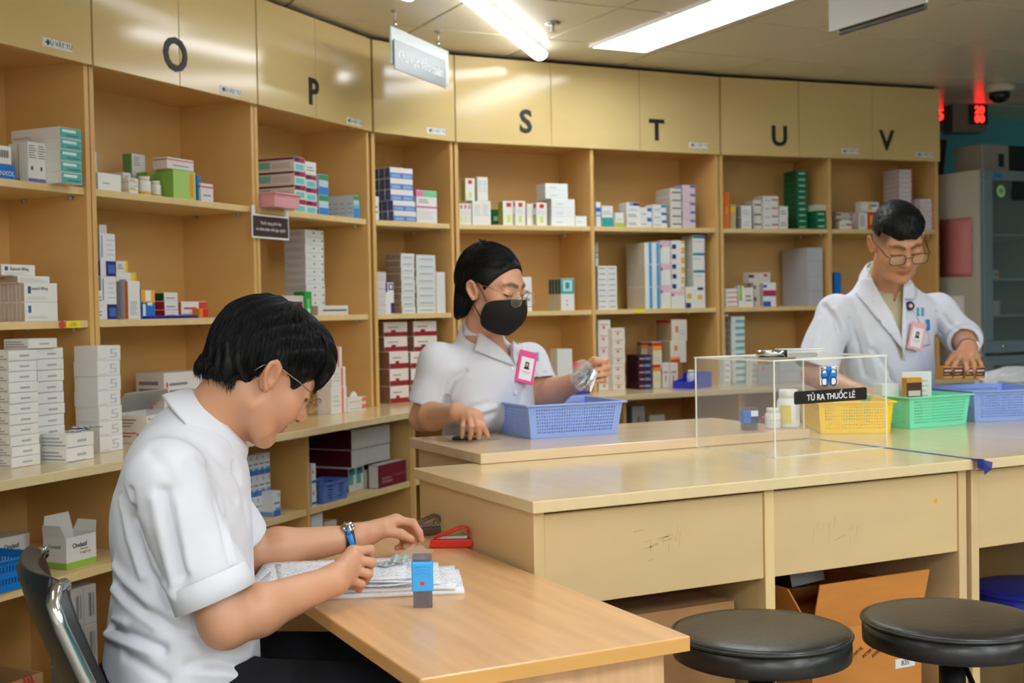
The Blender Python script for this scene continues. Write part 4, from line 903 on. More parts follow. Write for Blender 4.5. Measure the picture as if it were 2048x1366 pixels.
def stamp(x, yb, z, w, h, label, blue=(24, 130, 226), rz=0.0, red=True):
    q = uz(x, yb, z); e = empty('self_inking_stamp', (q[0], q[1]+w*.35, z), math.atan2(RT[1], RT[0])+rz); tag(e, label, 'rubber stamp')
    bm = mat('stamp_blue_%d' % sum(blue), blue, .35); cl = glassy('smoked_plastic', (110, 104, 112), .1, .55)
    b = MB()
    for x0, x1, y0, y1 in ((-.44, .44, -.30, -.24), (-.44, .44, .24, .30), (-.44, -.38, -.24, .24), (.38, .44, -.24, .24)): b.box(x0*w, x1*w, y0*w, y1*w, .0004, h*.36)
    b.build('clear_foot', cl, e); MB().box(-.3*w, .3*w, -.2*w, .2*w, .004, h*.30).build('ink_pad', mat('ink_pad', (70, 64, 70), .6), e)
    MB().box(-.5*w, .5*w, -.34*w, .34*w, h*.30, h*.88).build('stamp_body', bm, e, .004, seg=3); MB().box(-.46*w, .46*w, -.30*w, .30*w, h*.8805, h).build('cap_window', cl, e, .003)
    if red:
        MB().box(-.1*w, .1*w, -.352*w, -.341*w, h*.44, h*.50).build('red_mark', pmat((226, 50, 50)), e)
        for k in range(3):
            pts = [(-.36*w+.72*w*t/8, -.343*w, h*(.66+.06*k)+.02*h*math.sin(math.pi*t/8)) for t in range(9)]; b = MB(); b.tube(pts, .0011, 6); b.build('grip_rib', bm, e)
    else:
        b = MB(); b.box(.02*w, .44*w, -.352*w, -.341*w, h*.62, h*.86); b.build('label_patch', paper_w, e); MB().box(.02*w, .5*w, -.35*w, -.341*w, h*.34, h*.6).build('dark_panel', mat('stamp_navy', (34, 48, 96), .4), e)
    return e
stamp(1506, 861, Z_R, .050, .068, 'blue and navy self-inking stamp on the raised counter', (22, 110, 214), .1, False)
stamp(852, 1216, Z_D, .040, .098, 'bright blue self-inking stamp standing on the writing desk', (66, 172, 246), .05)
q = uz(1532, 842, Z_R); e = empty('marker_pen', (q[0], q[1], Z_R+.0075), math.atan2(RT[1], RT[0])); tag(e, 'red-capped marker lying on the raised counter', 'marker'); b = MB(); b.tube([(-.012, 0, 0), (.016, 0, 0)], .007, 12); b.build('cap', mat('marker_red', (222, 40, 60), .35), e, smooth=True); b = MB(); b.tube([(.0162, 0, 0), (.09, .02, 0)], .0062, 12); b.build('barrel', white_pl, e, smooth=True)
# scissors under the woman's hand
q = uz(945, 880, Z_R); e = empty('scissors', (q[0], q[1], Z_R+.001), math.atan2(RT[1], RT[0])-.12); tag(e, 'black-handled scissors under the woman\'s hand', 'scissors')
for sx in (1, -1):
    b = MB(); b.add([(.02, sx*.004-.003, .001), (.02, sx*.004+.003, .001), (.082, sx*.006, .001), (.02, sx*.004-.003, .003), (.02, sx*.004+.003, .003), (.082, sx*.006, .0025)], [(0, 2, 1), (3, 4, 5), (0, 1, 4, 3), (1, 2, 5, 4), (2, 0, 3, 5)]); b.build('blade', steel, e)
    b = MB(); b.tube([(-.030+.024*math.cos(t), sx*.014+.011*math.sin(t), .005) for t in [2*math.pi*k/16 for k in range(16)]], .0042, 8, closed=True); b.tube([(-.008, sx*.010, .004), (.022, sx*.003, .003)], .0035, 8); b.build('handle', black_pl, e, smooth=True)

# ------------------------------------------------------------------ acrylic ballot-like box
acr = glassy('acrylic_sheet', (236, 240, 240), .02, .045); acr_e = mat('acrylic_edge', (236, 236, 224), .3)
P = [uz(1421, 893, .90), uz(1550, 917, .90), uz(1773, 895, .90)]
e = empty('acrylic_box', P[1], math.atan2((P[2]-P[1])[1], (P[2]-P[1])[0])); tag(e, 'clear acrylic box with a dark lettered strip and blue emblem on the counter', 'acrylic box')
wa = np.linalg.norm(P[2]-P[1]); da = np.linalg.norm(P[0]-P[1]); ha = .252; t_ = .004
for nm, a in (('front_pane', (0, wa, 0, t_)), ('rear_pane', (0, wa, da-t_, da)), ('left_pane', (0, t_, t_, da-t_)), ('right_pane', (wa-t_, wa, t_, da-t_))): MB().box(*a, .0008, ha).build(nm, acr, e)
MB().box(-.003, wa+.003, -.003, da+.003, ha+.0003, ha+.0045).build('lid', acr, e); MB().box(t_, wa-t_, t_, da-t_, .0008, .0045).build('floor_pane', acr, e)
b = MB()
for (x, y) in ((0, 0), (wa, 0), (0, da), (wa, da)): b.box(x-.0016, x+.0016, y-.0016, y+.0016, .001, ha-.0005)
for y in (-.003, da+.003): b.box(-.003, wa+.003, y-.0009, y+.0009, ha+.0002, ha+.0046)
for x in (-.003, wa+.003): b.box(x-.0009, x+.0009, -.003, da+.003, ha+.0002, ha+.0046)
for y in (0, da): b.box(0, wa, y-.0012, y+.0012, .0005, .0022)
for x in (0, wa): b.box(x-.0012, x+.0012, 0, da, .0005, .0022)
b.build('polished_edges', acr_e, e)
def on_pane(x, y):
    p = upl(x, y, P[1], np.array([-math.sin(e.rotation_euler.z), math.cos(e.rotation_euler.z), 0])); d = p-P[1]; a = e.rotation_euler.z; return d[0]*math.cos(a)+d[1]*math.sin(a), p[2]-.90
x0, z0 = on_pane(1588, 812); x1, z1 = on_pane(1733, 773); zc = (on_pane(1588, 795)[1]+on_pane(1733, 788)[1])/2; hh = .034
b = MB(); r_ = .006; pl = []
for cx, cz, a0 in ((x1-r_, zc+hh/2-r_, 0), (x0+r_, zc+hh/2-r_, 90), (x0+r_, zc-hh/2+r_, 180), (x1-r_, zc-hh/2+r_, 270)):
    for k in range(5): a = math.radians(a0+22.5*k); pl.append((cx+r_*math.cos(a), cz+r_*math.sin(a)))
n = len(pl); b.add([(x, -.0012, z) for x, z in pl]+[(x, -.0002, z) for x, z in pl], [tuple(range(n)), tuple(range(2*n-1, n-1, -1))]+[(i, n+i, n+(i+1) % n, (i+1) % n) for i in range(n)]); sg = b.build('name_strip', mat('strip_black', (34, 24, 22), .4), e)
text('TỦ RA THUỐC LẺ', .0222, sg, ((x0+x1)/2, -.0018, zc-.002), (1, 0, 0), (0, 0, 1), m=paper_w, depth=.0002, bold=.0002, spacing=.98)
x0, z0 = on_pane(1640, 770); x1, z1 = on_pane(1674, 732); em = MB().box(x0, x1, -.0012, -.0002, z0, z1).build('emblem_card', paper_w, e); wE, hE = x1-x0, z1-z0
b = MB(); b.box(x0+wE*.34, x0+wE*.66, -.0016, -.0013, z0, z1); b.box(x0+wE*.03, x0+wE*.97, -.0017, -.0013, z0+hE*.34, z0+hE*.64); b.build('blue_cross', pmat((32, 130, 226)), em)
b = MB()
def arc(cx, cz, r, a0, a1, n=14): return [(x0+wE*cx+wE*r*math.cos(math.radians(a0+(a1-a0)*k/n)), -.0020, z0+hE*cz+wE*r*math.sin(math.radians(a0+(a1-a0)*k/n))) for k in range(n+1)]
for pts in (arc(.26, .60, .19, 0, 360), arc(.74, .60, .19, 0, 180), arc(.26, .17, .19, 30, 330), arc(.74, .17, .19, 0, 360), [(x0+wE*.07, -.002, z0+hE*.6), (x0+wE*.07, -.002, z0+hE*.98)], [(x0+wE*.45, -.002, z0+hE*.62), (x0+wE*.45, -.002, z0+hE*.1)], [(x0+wE*.55, -.002, z0+hE*.4), (x0+wE*.55, -.002, z0+hE*.75)], [(x0+wE*.93, -.002, z0+hE*.95), (x0+wE*.93, -.002, z0+hE*.4)], [(x0+wE*.93, -.002, z0+hE*.32), (x0+wE*.93, -.002, z0+hE*.02)], [(x0+wE*.07, -.002, z0+hE*.92), (x0+wE*.2, -.002, z0+hE*.92)]): b.tube(pts, .0013, 5)
b.build('emblem_lines', pmat((24, 30, 60)), em)
sl = uz(1690, 902, .905)
# chrome puncher and clear case on the lid
q = uz(1550, 690, .90+ha+.02); zl = .90+ha+.0046; e = empty('hole_punch', (2.18, 2.74, zl), math.atan2(RT[1], RT[0])+.08); 
pL = upl(1512, 690, P[1]+np.array([0, .12, 0]), [0, 1, 0]); e.location = (pL[0], pL[1], zl); tag(e, 'chrome lever hole punch lying on the acrylic box', 'hole punch')
b = MB(); b.tube([(0, 0, .012), (.075, -.02, .012)], .0095, 16); b.build('barrel', chrome, e, smooth=True); b = MB(); b.tube([(.0752, -.02, .012), (.079, -.021, .012)], .0105, 16); b.build('end_cap', mat('punch_black', (30, 30, 32), .3), e, smooth=True)
MB().prism([(.078, -.022), (.165, -.010), (.166, .006), (.080, -.004)], .001, .011).build('lever', chrome, e, .001); MB().prism([(.0, -.012), (.07, -.032), (.078, -.008), (.01, .012)], .0004, .0022).build('foot_plate', steel, e)
pL = upl(1590, 690, P[1]+np.array([0, .20, 0]), [0, 1, 0]); e = empty('clear_case', (pL[0], pL[1], zl), math.atan2(RT[1], RT[0])); tag(e, 'flat translucent plastic case on the acrylic box behind the punch', 'case')
mc = glassy('milky_case', (226, 232, 232), .2, .55); MB().box(-.05, .075, -.03, .03, .0004, .014).build('case_body', mc, e, .002); MB().box(-.052, .077, -.032, .032, .0145, .019).build('case_lid', mc, e, .002)
# blue tape along the joint
tb = mat('blue_tape', (44, 74, 150), .5); e = empty('tape_strip', (C1+.002, 2.275, 0)); tag(e, 'dark blue tape along the joint between the two counters', 'tape')
MB().box(-.006, .006, .0, .66, .9003, .9012).build('tape_run', tb, e); b = MB(); b.add([(-.012, -.0095, .9014), (.014, -.0095, .9014), (.016, -.0100, .876), (-.010, -.0100, .880)], [(0, 1, 2, 3)]); b.add([(-.012, -.0095, .9014), (.014, -.0095, .9014), (.012, .01, .9014), (-.012, .01, .9014)], [(0, 1, 2, 3)]); b.add([(.006, -.0098, .901), (.034, -.018, .893), (.026, -.022, .876), (.012, -.012, .862)], [(0, 1, 2, 3)]); o = b.build('tape_tail', mat('navy_tape', (30, 40, 120), .45), e); sd = o.modifiers.new('t', 'SOLIDIFY'); sd.thickness = .0008
# ------------------------------------------------------------------ stools
leather = noisy(mat('black_leather', (30, 29, 28), .33, spec=.5), .2, (60, 60, 60), 5, bump=.35)
def stool(cx, cy, z, r, label, m, post=black_pl):
    e = empty('round_stool', (cx, cy, 0)); tag(e, label, 'stool', 'round stools under the counters')
    pf = [(r*.93, z-.054), (r*.995, z-.049), (r, z-.036), (r*1.0, z-.005)]; MB().lathe(pf, 64).build('seat_skirt', m, e, smooth=True)
    top = [(r*1.0, z-.0049), (r*.985, z+.001), (r*.93, z+.0045), (r*.75, z+.0065), (r*.45, z+.007), (.0005, z+.007)]; MB().lathe(top, 64).build('seat_cushion', m, e, smooth=True)
    b = MB(); b.tube([(r*1.003*math.cos(a), r*1.003*math.sin(a), z-.0035) for a in [2*math.pi*k/64 for k in range(64)]], .0034, 6, closed=True); b.build('piping', m, e, smooth=True)
    MB().lathe([(.07, z-.075), (.07, z-.063)], 20).build('mounting_plate', black_pl, e); MB().lathe([(.027, .30), (.027, z-.076)], 20).build('gas_column', post, e, smooth=True); MB().lathe([(.020, .08), (.020, .299)], 20).build('inner_column', chrome, e, smooth=True)
    b = MB(); b.tube([(.0, -.03, z-.085), (-.05, -.10, z-.10), (-.075, -.145, z-.125)], .006, 8); b.build('height_lever', black_pl, e, smooth=True); b = MB(); b.tube([(-.068, -.132, z-.118), (-.105, -.175, z-.145)], .012, 10); b.build('lever_paddle', black_pl, e, smooth=True)
    for k in range(5):
        a = 2*math.pi*k/5+.3; dx, dy = math.cos(a), math.sin(a); b = MB(); b.tube([(dx*.02, dy*.02, .10), (dx*.14, dy*.14, .085), (dx*.26, dy*.26, .065)], .018, 8, rs=[.022, .018, .013]); lg = b.build('base_leg', black_pl, e, smooth=True)
        b = MB(); s0 = len(b.v); b.lathe([(.024, -.009), (.026, 0), (.024, .009)], 14, (dx*.26, dy*.26, .0265), ax='x'); b.build('castor', black_pl, lg, smooth=True)
    return e
stool(1.548, 2.005, .645, .178, 'black padded round stool nearest the writing desk', leather)
stool(1.945, 1.885, .645, .180, 'black padded round stool at the lower right corner', leather)
stool(2.92, 2.53, .47, .165, 'blue round stool under the right counter at the picture edge', noisy(mat('blue_vinyl', (36, 44, 150), .4), .1, (40, 40, 40)))
# ------------------------------------------------------------------ chair behind the seated man
e = empty('office_chair', (.50, 2.23, 0)); tag(e, 'black padded chair with chrome tube frame behind the seated man', 'chair')
O_ = np.array((.50, 2.23, 0)); lc = mat('chair_vinyl', (28, 28, 30), .35)
def loc(p): return np.array(p, float)-O_
for sgn, nm in ((-1, 0), (1, 1)):
    y = 2.23+sgn*.20
    path = [(.235, 2.23+sgn*.150, .875), (.218, 2.23+sgn*.172, .872), (.212, y-sgn*.006, .855), (.222, y, .82), (.262, y, .72), (.30, y, .60), (.325, y, .50), (.36, y, .455), (.45, y, .440), (.70, y, .435), (.74, y, .425), (.755, y, .39), (.75, y, .20), (.745, y, .012)]
    b = MB(); b.tube([loc(p) for p in path], .0115, 12); b.build('frame_tube', chrome, e, smooth=True)
    b = MB(); b.tube([loc(p) for p in [(.32, y, .45), (.31, y, .30), (.28, y, .012)]], .0115, 12); b.build('rear_leg', chrome, e, smooth=True)
b = MB(); n = 10; V = []
zs = [.50, .60, .72, .82, .87, .885]; xs = [.335, .31, .272, .235, .222, .226]
for j, (zz, xx) in enumerate(zip(zs, xs)):
    for i in range(n+1):
        t = -1+2*i/n; V.append(loc((xx-.028*(1-t*t)+.0, 2.23+t*(.188 if j < 4 else .176-.02*(j-4)), zz)))
b.add(V, [(j*(n+1)+i, j*(n+1)+i+1, (j+1)*(n+1)+i+1, (j+1)*(n+1)+i) for j in range(len(zs)-1) for i in range(n)]); o = b.build('backrest', lc, e, smooth=True); sd = o.modifiers.new('t', 'SOLIDIFY'); sd.thickness = .034; sd.offset = 0; bv_ = o.modifiers.new('b', 'BEVEL'); bv_.width = .010; bv_.segments = 3; bv_.limit_method = 'ANGLE'
MB().box(-.14, .20, -.19, .19, .445, .492).build('seat', lc, e, .016, seg=4)
# ------------------------------------------------------------------ cardboard boxes
cardb = noisy(mat('orange_cardboard', (214, 138, 62), .75), .06, (8, 8, 30)); cardk = noisy(mat('brown_cardboard', (176, 130, 84), .8), .08, (8, 8, 30)); cardi = mat('cardboard_inside', (158, 116, 76), .85)
def carton(name, label, c, rz, L, Wd, h, m, flaps=(), th=.004):
    e = empty(name, c, rz); tag(e, label, 'cardboard box')
    for nm, a in (('front_side', (0, L, 0, th)), ('rear_side', (0, L, Wd-th, Wd)), ('left_side', (0, th, th, Wd-th)), ('right_side', (L-th, L, th, Wd-th))): MB().box(*a, .0005, h).build(nm, m, e)
    MB().box(th, L-th, th, Wd-th, .0005, th).build('bottom', m, e)
    for side, ln_, ang in flaps:
        b = MB(); a = math.radians(ang); ca_, sa_ = math.cos(a), math.sin(a)
        if side == 'front': V = [(0, 0, h), (L, 0, h), (L, -ln_*ca_, h+ln_*sa_), (0, -ln_*ca_, h+ln_*sa_)]
        if side == 'rear': V = [(0, Wd, h), (L, Wd, h), (L, Wd+ln_*ca_, h+ln_*sa_), (0, Wd+ln_*ca_, h+ln_*sa_)]
        if side == 'left': V = [(0, 0, h), (0, Wd, h), (-ln_*ca_, Wd, h+ln_*sa_), (-ln_*ca_, 0, h+ln_*sa_)]
        if side == 'right': V = [(L, 0, h), (L, Wd, h), (L+ln_*ca_, Wd, h+ln_*sa_), (L+ln_*ca_, 0, h+ln_*sa_)]
        b.add(V, [(0, 1, 2, 3)]); o = b.build('flap', m, e); sd = o.modifiers.new('t', 'SOLIDIFY'); sd.thickness = .0035; sd.offset = 0
    return e
oc = carton('cardboard_box', 'open orange cardboard box marked 835 under the counter', (1.985, 2.372, .0), 0, .355, .40, .50, cardb, [('front', .125, 76), ('left', .135, 58), ('right', .10, 120)])
q0 = upl(1790, 1338, (0, 2.372, 0), (0, 1, 0)); q1 = upl(1829, 1312, (0, 2.372, 0), (0, 1, 0)); lx0, lx1, lz0, lz1 = q0[0]-1.985, q1[0]-1.985, q0[2], q1[2]
lb = MB().box(lx0, lx1, -.0015, -.0003, lz0, lz1).build('number_label', paper_w, oc); text('835', (lz1-lz0)*.78, lb, ((lx0+lx1)/2, -.0022, (lz0+lz1)/2), (1, 0, 0), (0, 0, 1), m=black_print, depth=.0002)
for k, (tx, x, z, a) in enumerate((('INTERTIL', upl(1712, 1306, (0, 2.372, 0), (0, 1, 0))[0]-1.985, upl(1712, 1306, (0, 2.372, 0), (0, 1, 0))[2], .5), ('INTERTIL', upl(1738, 1303, (0, 2.372, 0), (0, 1, 0))[0]-1.985, upl(1738, 1303, (0, 2.372, 0), (0, 1, 0))[2], .5), ('INTERTIL', upl(1757, 1302, (0, 2.372, 0), (0, 1, 0))[0]-1.985, upl(1757, 1302, (0, 2.372, 0), (0, 1, 0))[2], .5))): text(tx, .012, oc, (x, -.0012, z), (math.cos(a), 0, math.sin(a)), (-math.sin(a), 0, math.cos(a)), m=black_print, depth=.0002)
text('INTERTIL', .012, oc, (-.043, .08, .566), (0, -1, 0), (-.53, 0, .85), m=mat('brown_ink', (96, 40, 30), .6), depth=.0002)
pg = MB().box(0, .14, 0, .0006, 0, .10).build('paper_sheet', paper_w); pg.location = (2.16, 2.66, .535); pg.rotation_euler = (math.radians(-12), 0, .2); tag(pg, 'white sheet sticking out of the open orange cardboard box', 'paper')
b_ = carton('cardboard_box', 'closed brown cardboard box with a white label under the left drawer', (1.26, 2.38, .0), 0, .50, .46, .60, cardk)
MB().box(.0, .5, .0, .46, .6002, .604).build('lid_board', cardk, b_); MB().box(.16, .40, .16, .36, .6042, .6050).build('white_label', paper_w, b_); MB().box(.18, .36, .33, .335, .6051, .6056).build('label_line', pmat((150, 150, 150)), b_); MB().box(.18, .33, .30, .305, .6051, .6056).build('label_line', pmat((150, 150, 150)), b_)
# bottom shelf at the left edge
sB = SEG['BL']; u0, _ = sB.hit(-60, 1290, .02); u1, _ = sB.hit(84, 1290, .02)
lc_ = carton('cardboard_box', 'brown carton with red lettering on the base floor at the left edge', sB.pt(u0, .02, .104), sB.a, u1-u0, .30, .245, cardk); text('CHIKO AUDOBEL', .020, lc_, ((u1-u0)*.62, -.0012, .028), (1, 0, 0), (0, 0, 1), m=mat('carton_red', (190, 50, 40), .6), depth=.0002, bold=.0005)
for k in range(3): b = MB(); b.tube([((u1-u0)*(.72+.05*k)+.02*t, -.001, .245-.05*t-.01*t*t) for t in [0, .5, 1, 1.5, 2]], .003, 5); b.build('red_stripe', MATS['carton_red'], lc_)
# Ondatil cartons on the base shelf
def ondatil(px0, px1, py, v, rz, label, openlid):
    s = SEG['BL']; u0, _ = s.hit(px0, py, v); u1, _ = s.hit(px1, py, v); wO = (u1-u0)*1.05; hO, dO = .088, .085
    e = empty('ampoule_carton', s.pt(u0, v, Z_LOW), s.a+rz); tag(e, label, 'carton', 'ampoule cartons on the base shelf')
    wm = pmat((228, 226, 220)); b = MB(); t = .0015
    b.box(0, wO, 0, t, .0005, hO); b.box(0, wO, dO-t, dO, .0005, hO); b.box(0, t, t, dO-t, .0005, hO); b.box(wO-t, wO, t, dO-t, .0005, hO); b.box(t, wO-t, t, dO-t, .0005, .002); b.build('carton_body', wm, e)
    if not openlid: MB().box(0, wO, 0, dO, hO+.0002, hO+.0016).build('lid', wm, e)
    else:
        for V in ([(0, 0, hO), (0, dO, hO), (-.010, dO*.9, hO+.035), (-.010, dO*.1, hO+.035)], [(0, dO, hO), (wO, dO, hO), (wO*.95, dO+.01, hO+.055), (wO*.15, dO+.01, hO+.055)], [(wO, 0, hO), (wO, dO, hO), (wO+.012, dO*.9, hO+.032), (wO+.012, dO*.1, hO+.032)]):
            b = MB(); b.add(V, [(0, 1, 2, 3)]); o = b.build('flap', wm, e); sd = o.modifiers.new('t', 'SOLIDIFY'); sd.thickness = .0012
    gm = pmat((150, 190, 70)); MB().box(.0, wO, -.0006, -.0001, .001, .018).build('green_foot', gm, e); MB().box(-.0006, -.0001, 0, dO, .001, .018).build('green_foot', gm, e)
    text('Ondatil', .0185, e, (wO*.44, -.0009, .062), (1, 0, 0), (0, 0, 1), m=pmat((60, 60, 60)), depth=.0001, bold=.0003); text('4 mg/2 ml', .010, e, (wO*.62, -.0009, .040), (1, 0, 0), (0, 0, 1), m=pmat((206, 60, 60)), depth=.0001); text('Ondansetron', .006, e, (wO*.58, -.0009, .050), (1, 0, 0), (0, 0, 1), m=pmat((90, 90, 90)), depth=.0001)
    text('Ondatil', .0150, e, (-.0009, dO*.5, .062), (0, -1, 0), (0, 0, 1), m=pmat((60, 60, 60)), depth=.0001)
ondatil(133, 190, 1110, .05, math.radians(0), 'opened white and green ampoule carton on the base shelf', True)
ondatil(-8, 56, 1070, .22, 0, 'closed white and green ampoule carton deeper on the base shelf', False)

# ------------------------------------------------------------------ papers, staplers on the desk
pm_ = mat('printed_paper', (232, 234, 240), .75); nt = pm_.node_tree; bs = nt.nodes['Principled BSDF']; tc = nn(pm_, 'ShaderNodeTexCoord'); mp = nn(pm_, 'ShaderNodeMapping'); mp.inputs['Scale'].default_value = (1, 1, 1)
wv = nn(pm_, 'ShaderNodeTexWave'); wv.bands_direction = 'Y'; wv.inputs['Scale'].default_value = 38; wv.inputs['Distortion'].default_value = 0
nz = nn(pm_, 'ShaderNodeTexNoise'); nz.inputs['Scale'].default_value = 170; nz.inputs['Detail'].default_value = 1
m1 = nn(pm_, 'ShaderNodeMath', operation='GREATER_THAN'); m1.inputs[1].default_value = .80; m2 = nn(pm_, 'ShaderNodeMath', operation='GREATER_THAN'); m2.inputs[1].default_value = .545; m3 = nn(pm_, 'ShaderNodeMath', operation='MULTIPLY')
mx = nn(pm_, 'ShaderNodeMix', data_type='RGBA'); mx.inputs[6].default_value = (*lin((232, 234, 240)), 1); mx.inputs[7].default_value = (*lin((150, 152, 164)), 1)
for a, b in ((tc.outputs['Object'], mp.inputs[0]), (mp.outputs[0], wv.inputs['Vector']), (mp.outputs[0], nz.inputs['Vector']), (wv.outputs['Fac'], m1.inputs[0]), (nz.outputs[0], m2.inputs[0]), (m1.outputs[0], m3.inputs[0]), (m2.outputs[0], m3.inputs[1]), (m3.outputs[0], mx.inputs[0]), (mx.outputs[2], bs.inputs['Base Color'])): nt.links.new(a, b)
rp = random.Random(11)
def sheet(c, rz, L, Wd, z, label, curl=.0, th=.0008, m=pm_, cat='paper', name='paper_sheet', grp='loose papers on the desk', side=1):
    b = MB(); nx, ny = 14, 8; V = []
    ph = rp.uniform(0, 6)
    for j in range(ny+1):
        for i in range(nx+1):
            x, y = -L/2+L*i/nx, -Wd/2+Wd*j/ny; t = abs(2*i/nx-1); zz = .0008*math.sin(9*i/nx+ph)*math.sin(5*j/ny+ph)+curl*max(0, (side*(2*i/nx-1)-.45))**2*3
            V.append((x, y, max(zz, -.0004)+th/2))
    b.add(V, [(j*(nx+1)+i, j*(nx+1)+i+1, (j+1)*(nx+1)+i+1, (j+1)*(nx+1)+i) for j in range(ny) for i in range(nx)]); o = b.build(name, m, None, smooth=True); sd = o.modifiers.new('t', 'SOLIDIFY'); sd.thickness = th; sd.offset = 0
    o.location = (c[0], c[1], z); o.rotation_euler = (0, 0, rz); return tag(o, label, cat, grp)
ce = uz(745, 1165, .76); a0 = math.radians(-22)
sheet(ce+np.array((.045, -.01, 0)), a0+.02, .265, .20, Z_D+.0004, 'thick white pad at the bottom of the desk papers', 0, .009, name='paper_pad')
sheet(ce+np.array((.030, .0, 0)), a0-.03, .275, .20, Z_D+.0104, 'second white pad among the desk papers', .0, .007, name='paper_pad')
zc_ = Z_D+.0185
NAMES = ['lowest loose printed sheet on the pads', 'second loose sheet, turned to the left', 'third loose sheet with a lifted left end', 'fourth loose sheet with a lifted right end', 'fifth loose sheet with a bent corner', 'sixth loose sheet under the top sheet', 'topmost printed sheet under the writing hand']
for k in range(7):
    sheet(ce+np.array((-.018+rp.uniform(-.014, .014)-.006*k, .025+rp.uniform(-.012, .012)+.004*k, 0)), a0+rp.uniform(-.16, .16), .297, .21, zc_+.0024*k, NAMES[k], .010 if k in (2, 3, 4) else .003, .0008, side=-1 if k % 2 else 1)
# zip bag with blisters on the papers
zb = zc_+.0024*7+.001; cbag = uz(795, 1122, zb+.004)
bg = empty('zip_bag', (cbag[0], cbag[1], zb), a0+.5); tag(bg, 'clear zip bag of tablets between the seated man\'s hands', 'plastic bag'); b = MB(); nx, ny = 12, 10; V = []
for j in range(ny+1):
    for i in range(nx+1):
        x, y = -.062+.124*i/nx, -.045+.09*j/ny; V.append((x, y, .010*math.exp(-((x/.03)**2+(y/.03)**2))+.0015*math.sin(x*200+y*90)+.0015*math.sin(y*160)+.002+max(0, (x-.02))*.55))
b.add(V, [(j*(nx+1)+i, j*(nx+1)+i+1, (j+1)*(nx+1)+i+1, (j+1)*(nx+1)+i) for j in range(ny) for i in range(nx)]); b.build('film', film, bg, smooth=True)
for k, (dx, dy, a) in enumerate(((-.01, 0, .2), (.008, .006, 1.0))):
    o = MB(); 
    for i in range(4):
        for j in range(2): o.lathe([(.006, .0012), (.0055, .0035), (.003, .0046)], 10, (-.027+.018*i, -.009+.018*j, 0))
    o.box(-.036, .036, -.018, .018, .0002, .0012); q = o.build('tablet_strip', mat('mint_foil', (176, 200, 196), .3, .5), bg, smooth=False); q.location = (dx, dy, .001+.005*k); q.rotation_euler = (0, 0, a)
# staplers
def stapler(x, y, rz, label, m, L=.095, hb=.020, lift=.20):
    e = empty('stapler', (x, y, Z_D), rz); tag(e, label, 'stapler')
    pf = [(0, .0006), (L, .0006)]+[(L+.010*math.sin(t)-.002, .0006+hb/2-hb/2*math.cos(t)) for t in [math.pi*k/8 for k in range(1, 8)]]+[(L, hb), (.012, hb), (.004, hb*.75)]
    b = MB(); n = len(pf); w_ = .013; b.add([(px, -w_, pz) for px, pz in pf]+[(px, w_, pz) for px, pz in pf], [tuple(range(n)), tuple(range(2*n-1, n-1, -1))]+[(i, i+n, (i+1) % n+n, (i+1) % n) for i in range(n)]); b.build('base', m, e, .0025)
    b = MB(); s0 = len(b.v); b.box(.018, L-.006, -.008, .008, hb+.001, hb+.0075); b.build('staple_channel', steel, e)
    b = MB(); pts = [(.012, hb+.003), (L*.55, hb+.018), (L-.018, hb+.027), (L-.006, hb+.024), (L-.002, hb+.012)]
    for yy in (-.010, .010): b.tube([(px, yy, pz) for px, pz in pts], .0032, 8)
    b.add([(px, yy, pz+.003) for px, pz in pts for yy in (-.010, .010)], [(2*i, 2*i+1, 2*i+3, 2*i+2) for i in range(len(pts)-1)]); o = b.build('top_lever', m, e, smooth=True); MB().lathe([(.003, -.011), (.003, .011)], 10, (L-.016, 0, hb+.010), ax='y').build('hinge_pin', chrome, e, smooth=True)
    return e
p = uz(862, 1097, Z_D); stapler(p[0], p[1]+.012, math.atan2(RT[1], RT[0])+.02, 'red stapler on the desk against the counter side', mat('stapler_red', (222, 44, 26), .3))
p = uz(838, 1078, Z_D); stapler(p[0]-.02, p[1]+.05, math.atan2(RT[1], RT[0])+.30, 'dark grey and cream stapler behind the red one', mat('stapler_grey', (92, 76, 60), .35))
q = uz(951, 1186, Z_D)

# ------------------------------------------------------------------ hanging signs, ceiling fittings
A_, B_ = uz(790, 21, CEIL), uz(876, 62, CEIL); dS = unit((B_-A_)*np.array((1, 1, 0))); nS = np.array([-dS[1], dS[0], 0])
def onS(x, y, off=0): p = upl(x, y, A_+nS*off, nS); return (p-A_)@dS, p[2]
e = empty('hanging_sign', (A_[0], A_[1], 0), math.atan2(dS[1], dS[0])); tag(e, 'small white and grey hanging sign above the narrow cabinet', 'sign')
u0, zt_ = onS(780, 60); u1, zt2 = onS(895, 95); u2, zb_ = onS(783, 128); zT, zB = (zt_+zt2)/2, zb_
MB().box(u0, u1, -.004, .004, zB, zT).build('white_panel', mat('sign_white', (214, 218, 220), .3), e, .001)
g0, gz0 = onS(788, 86, -.012); g1, gz1 = onS(890, 113, -.012); _, gzb = onS(790, 138, -.012); gp = MB().box(g0, g1, -.014, -.009, gzb, (gz0+gz1)/2).build('grey_panel', mat('sign_grey', (150, 156, 158), .35), e, .001)
text('Khu vực bảo quản', (g1-g0)*.118, gp, ((g0+g1)/2, -.0148, (gzb+(gz0+gz1)/2)/2), (1, 0, 0), (0, 0, 1), m=paper_w, depth=.0003, bold=.0006)
for u in (0.0, float((B_-A_)@dS)):
    MB().lathe([(.016, CEIL-.004), (.016, CEIL-.0005)], 16, (u, 0, 0)).build('ceiling_rose', chrome, e, smooth=True); MB().lathe([(.003, zT+.015), (.003, CEIL-.004)], 8, (u, 0, 0)).build('hanger_rod', chrome, e); MB().lathe([(.006, zT), (.007, zT+.02), (.003, zT+.03)], 10, (u, 0, 0)).build('hanger_clip', chrome, e, smooth=True)
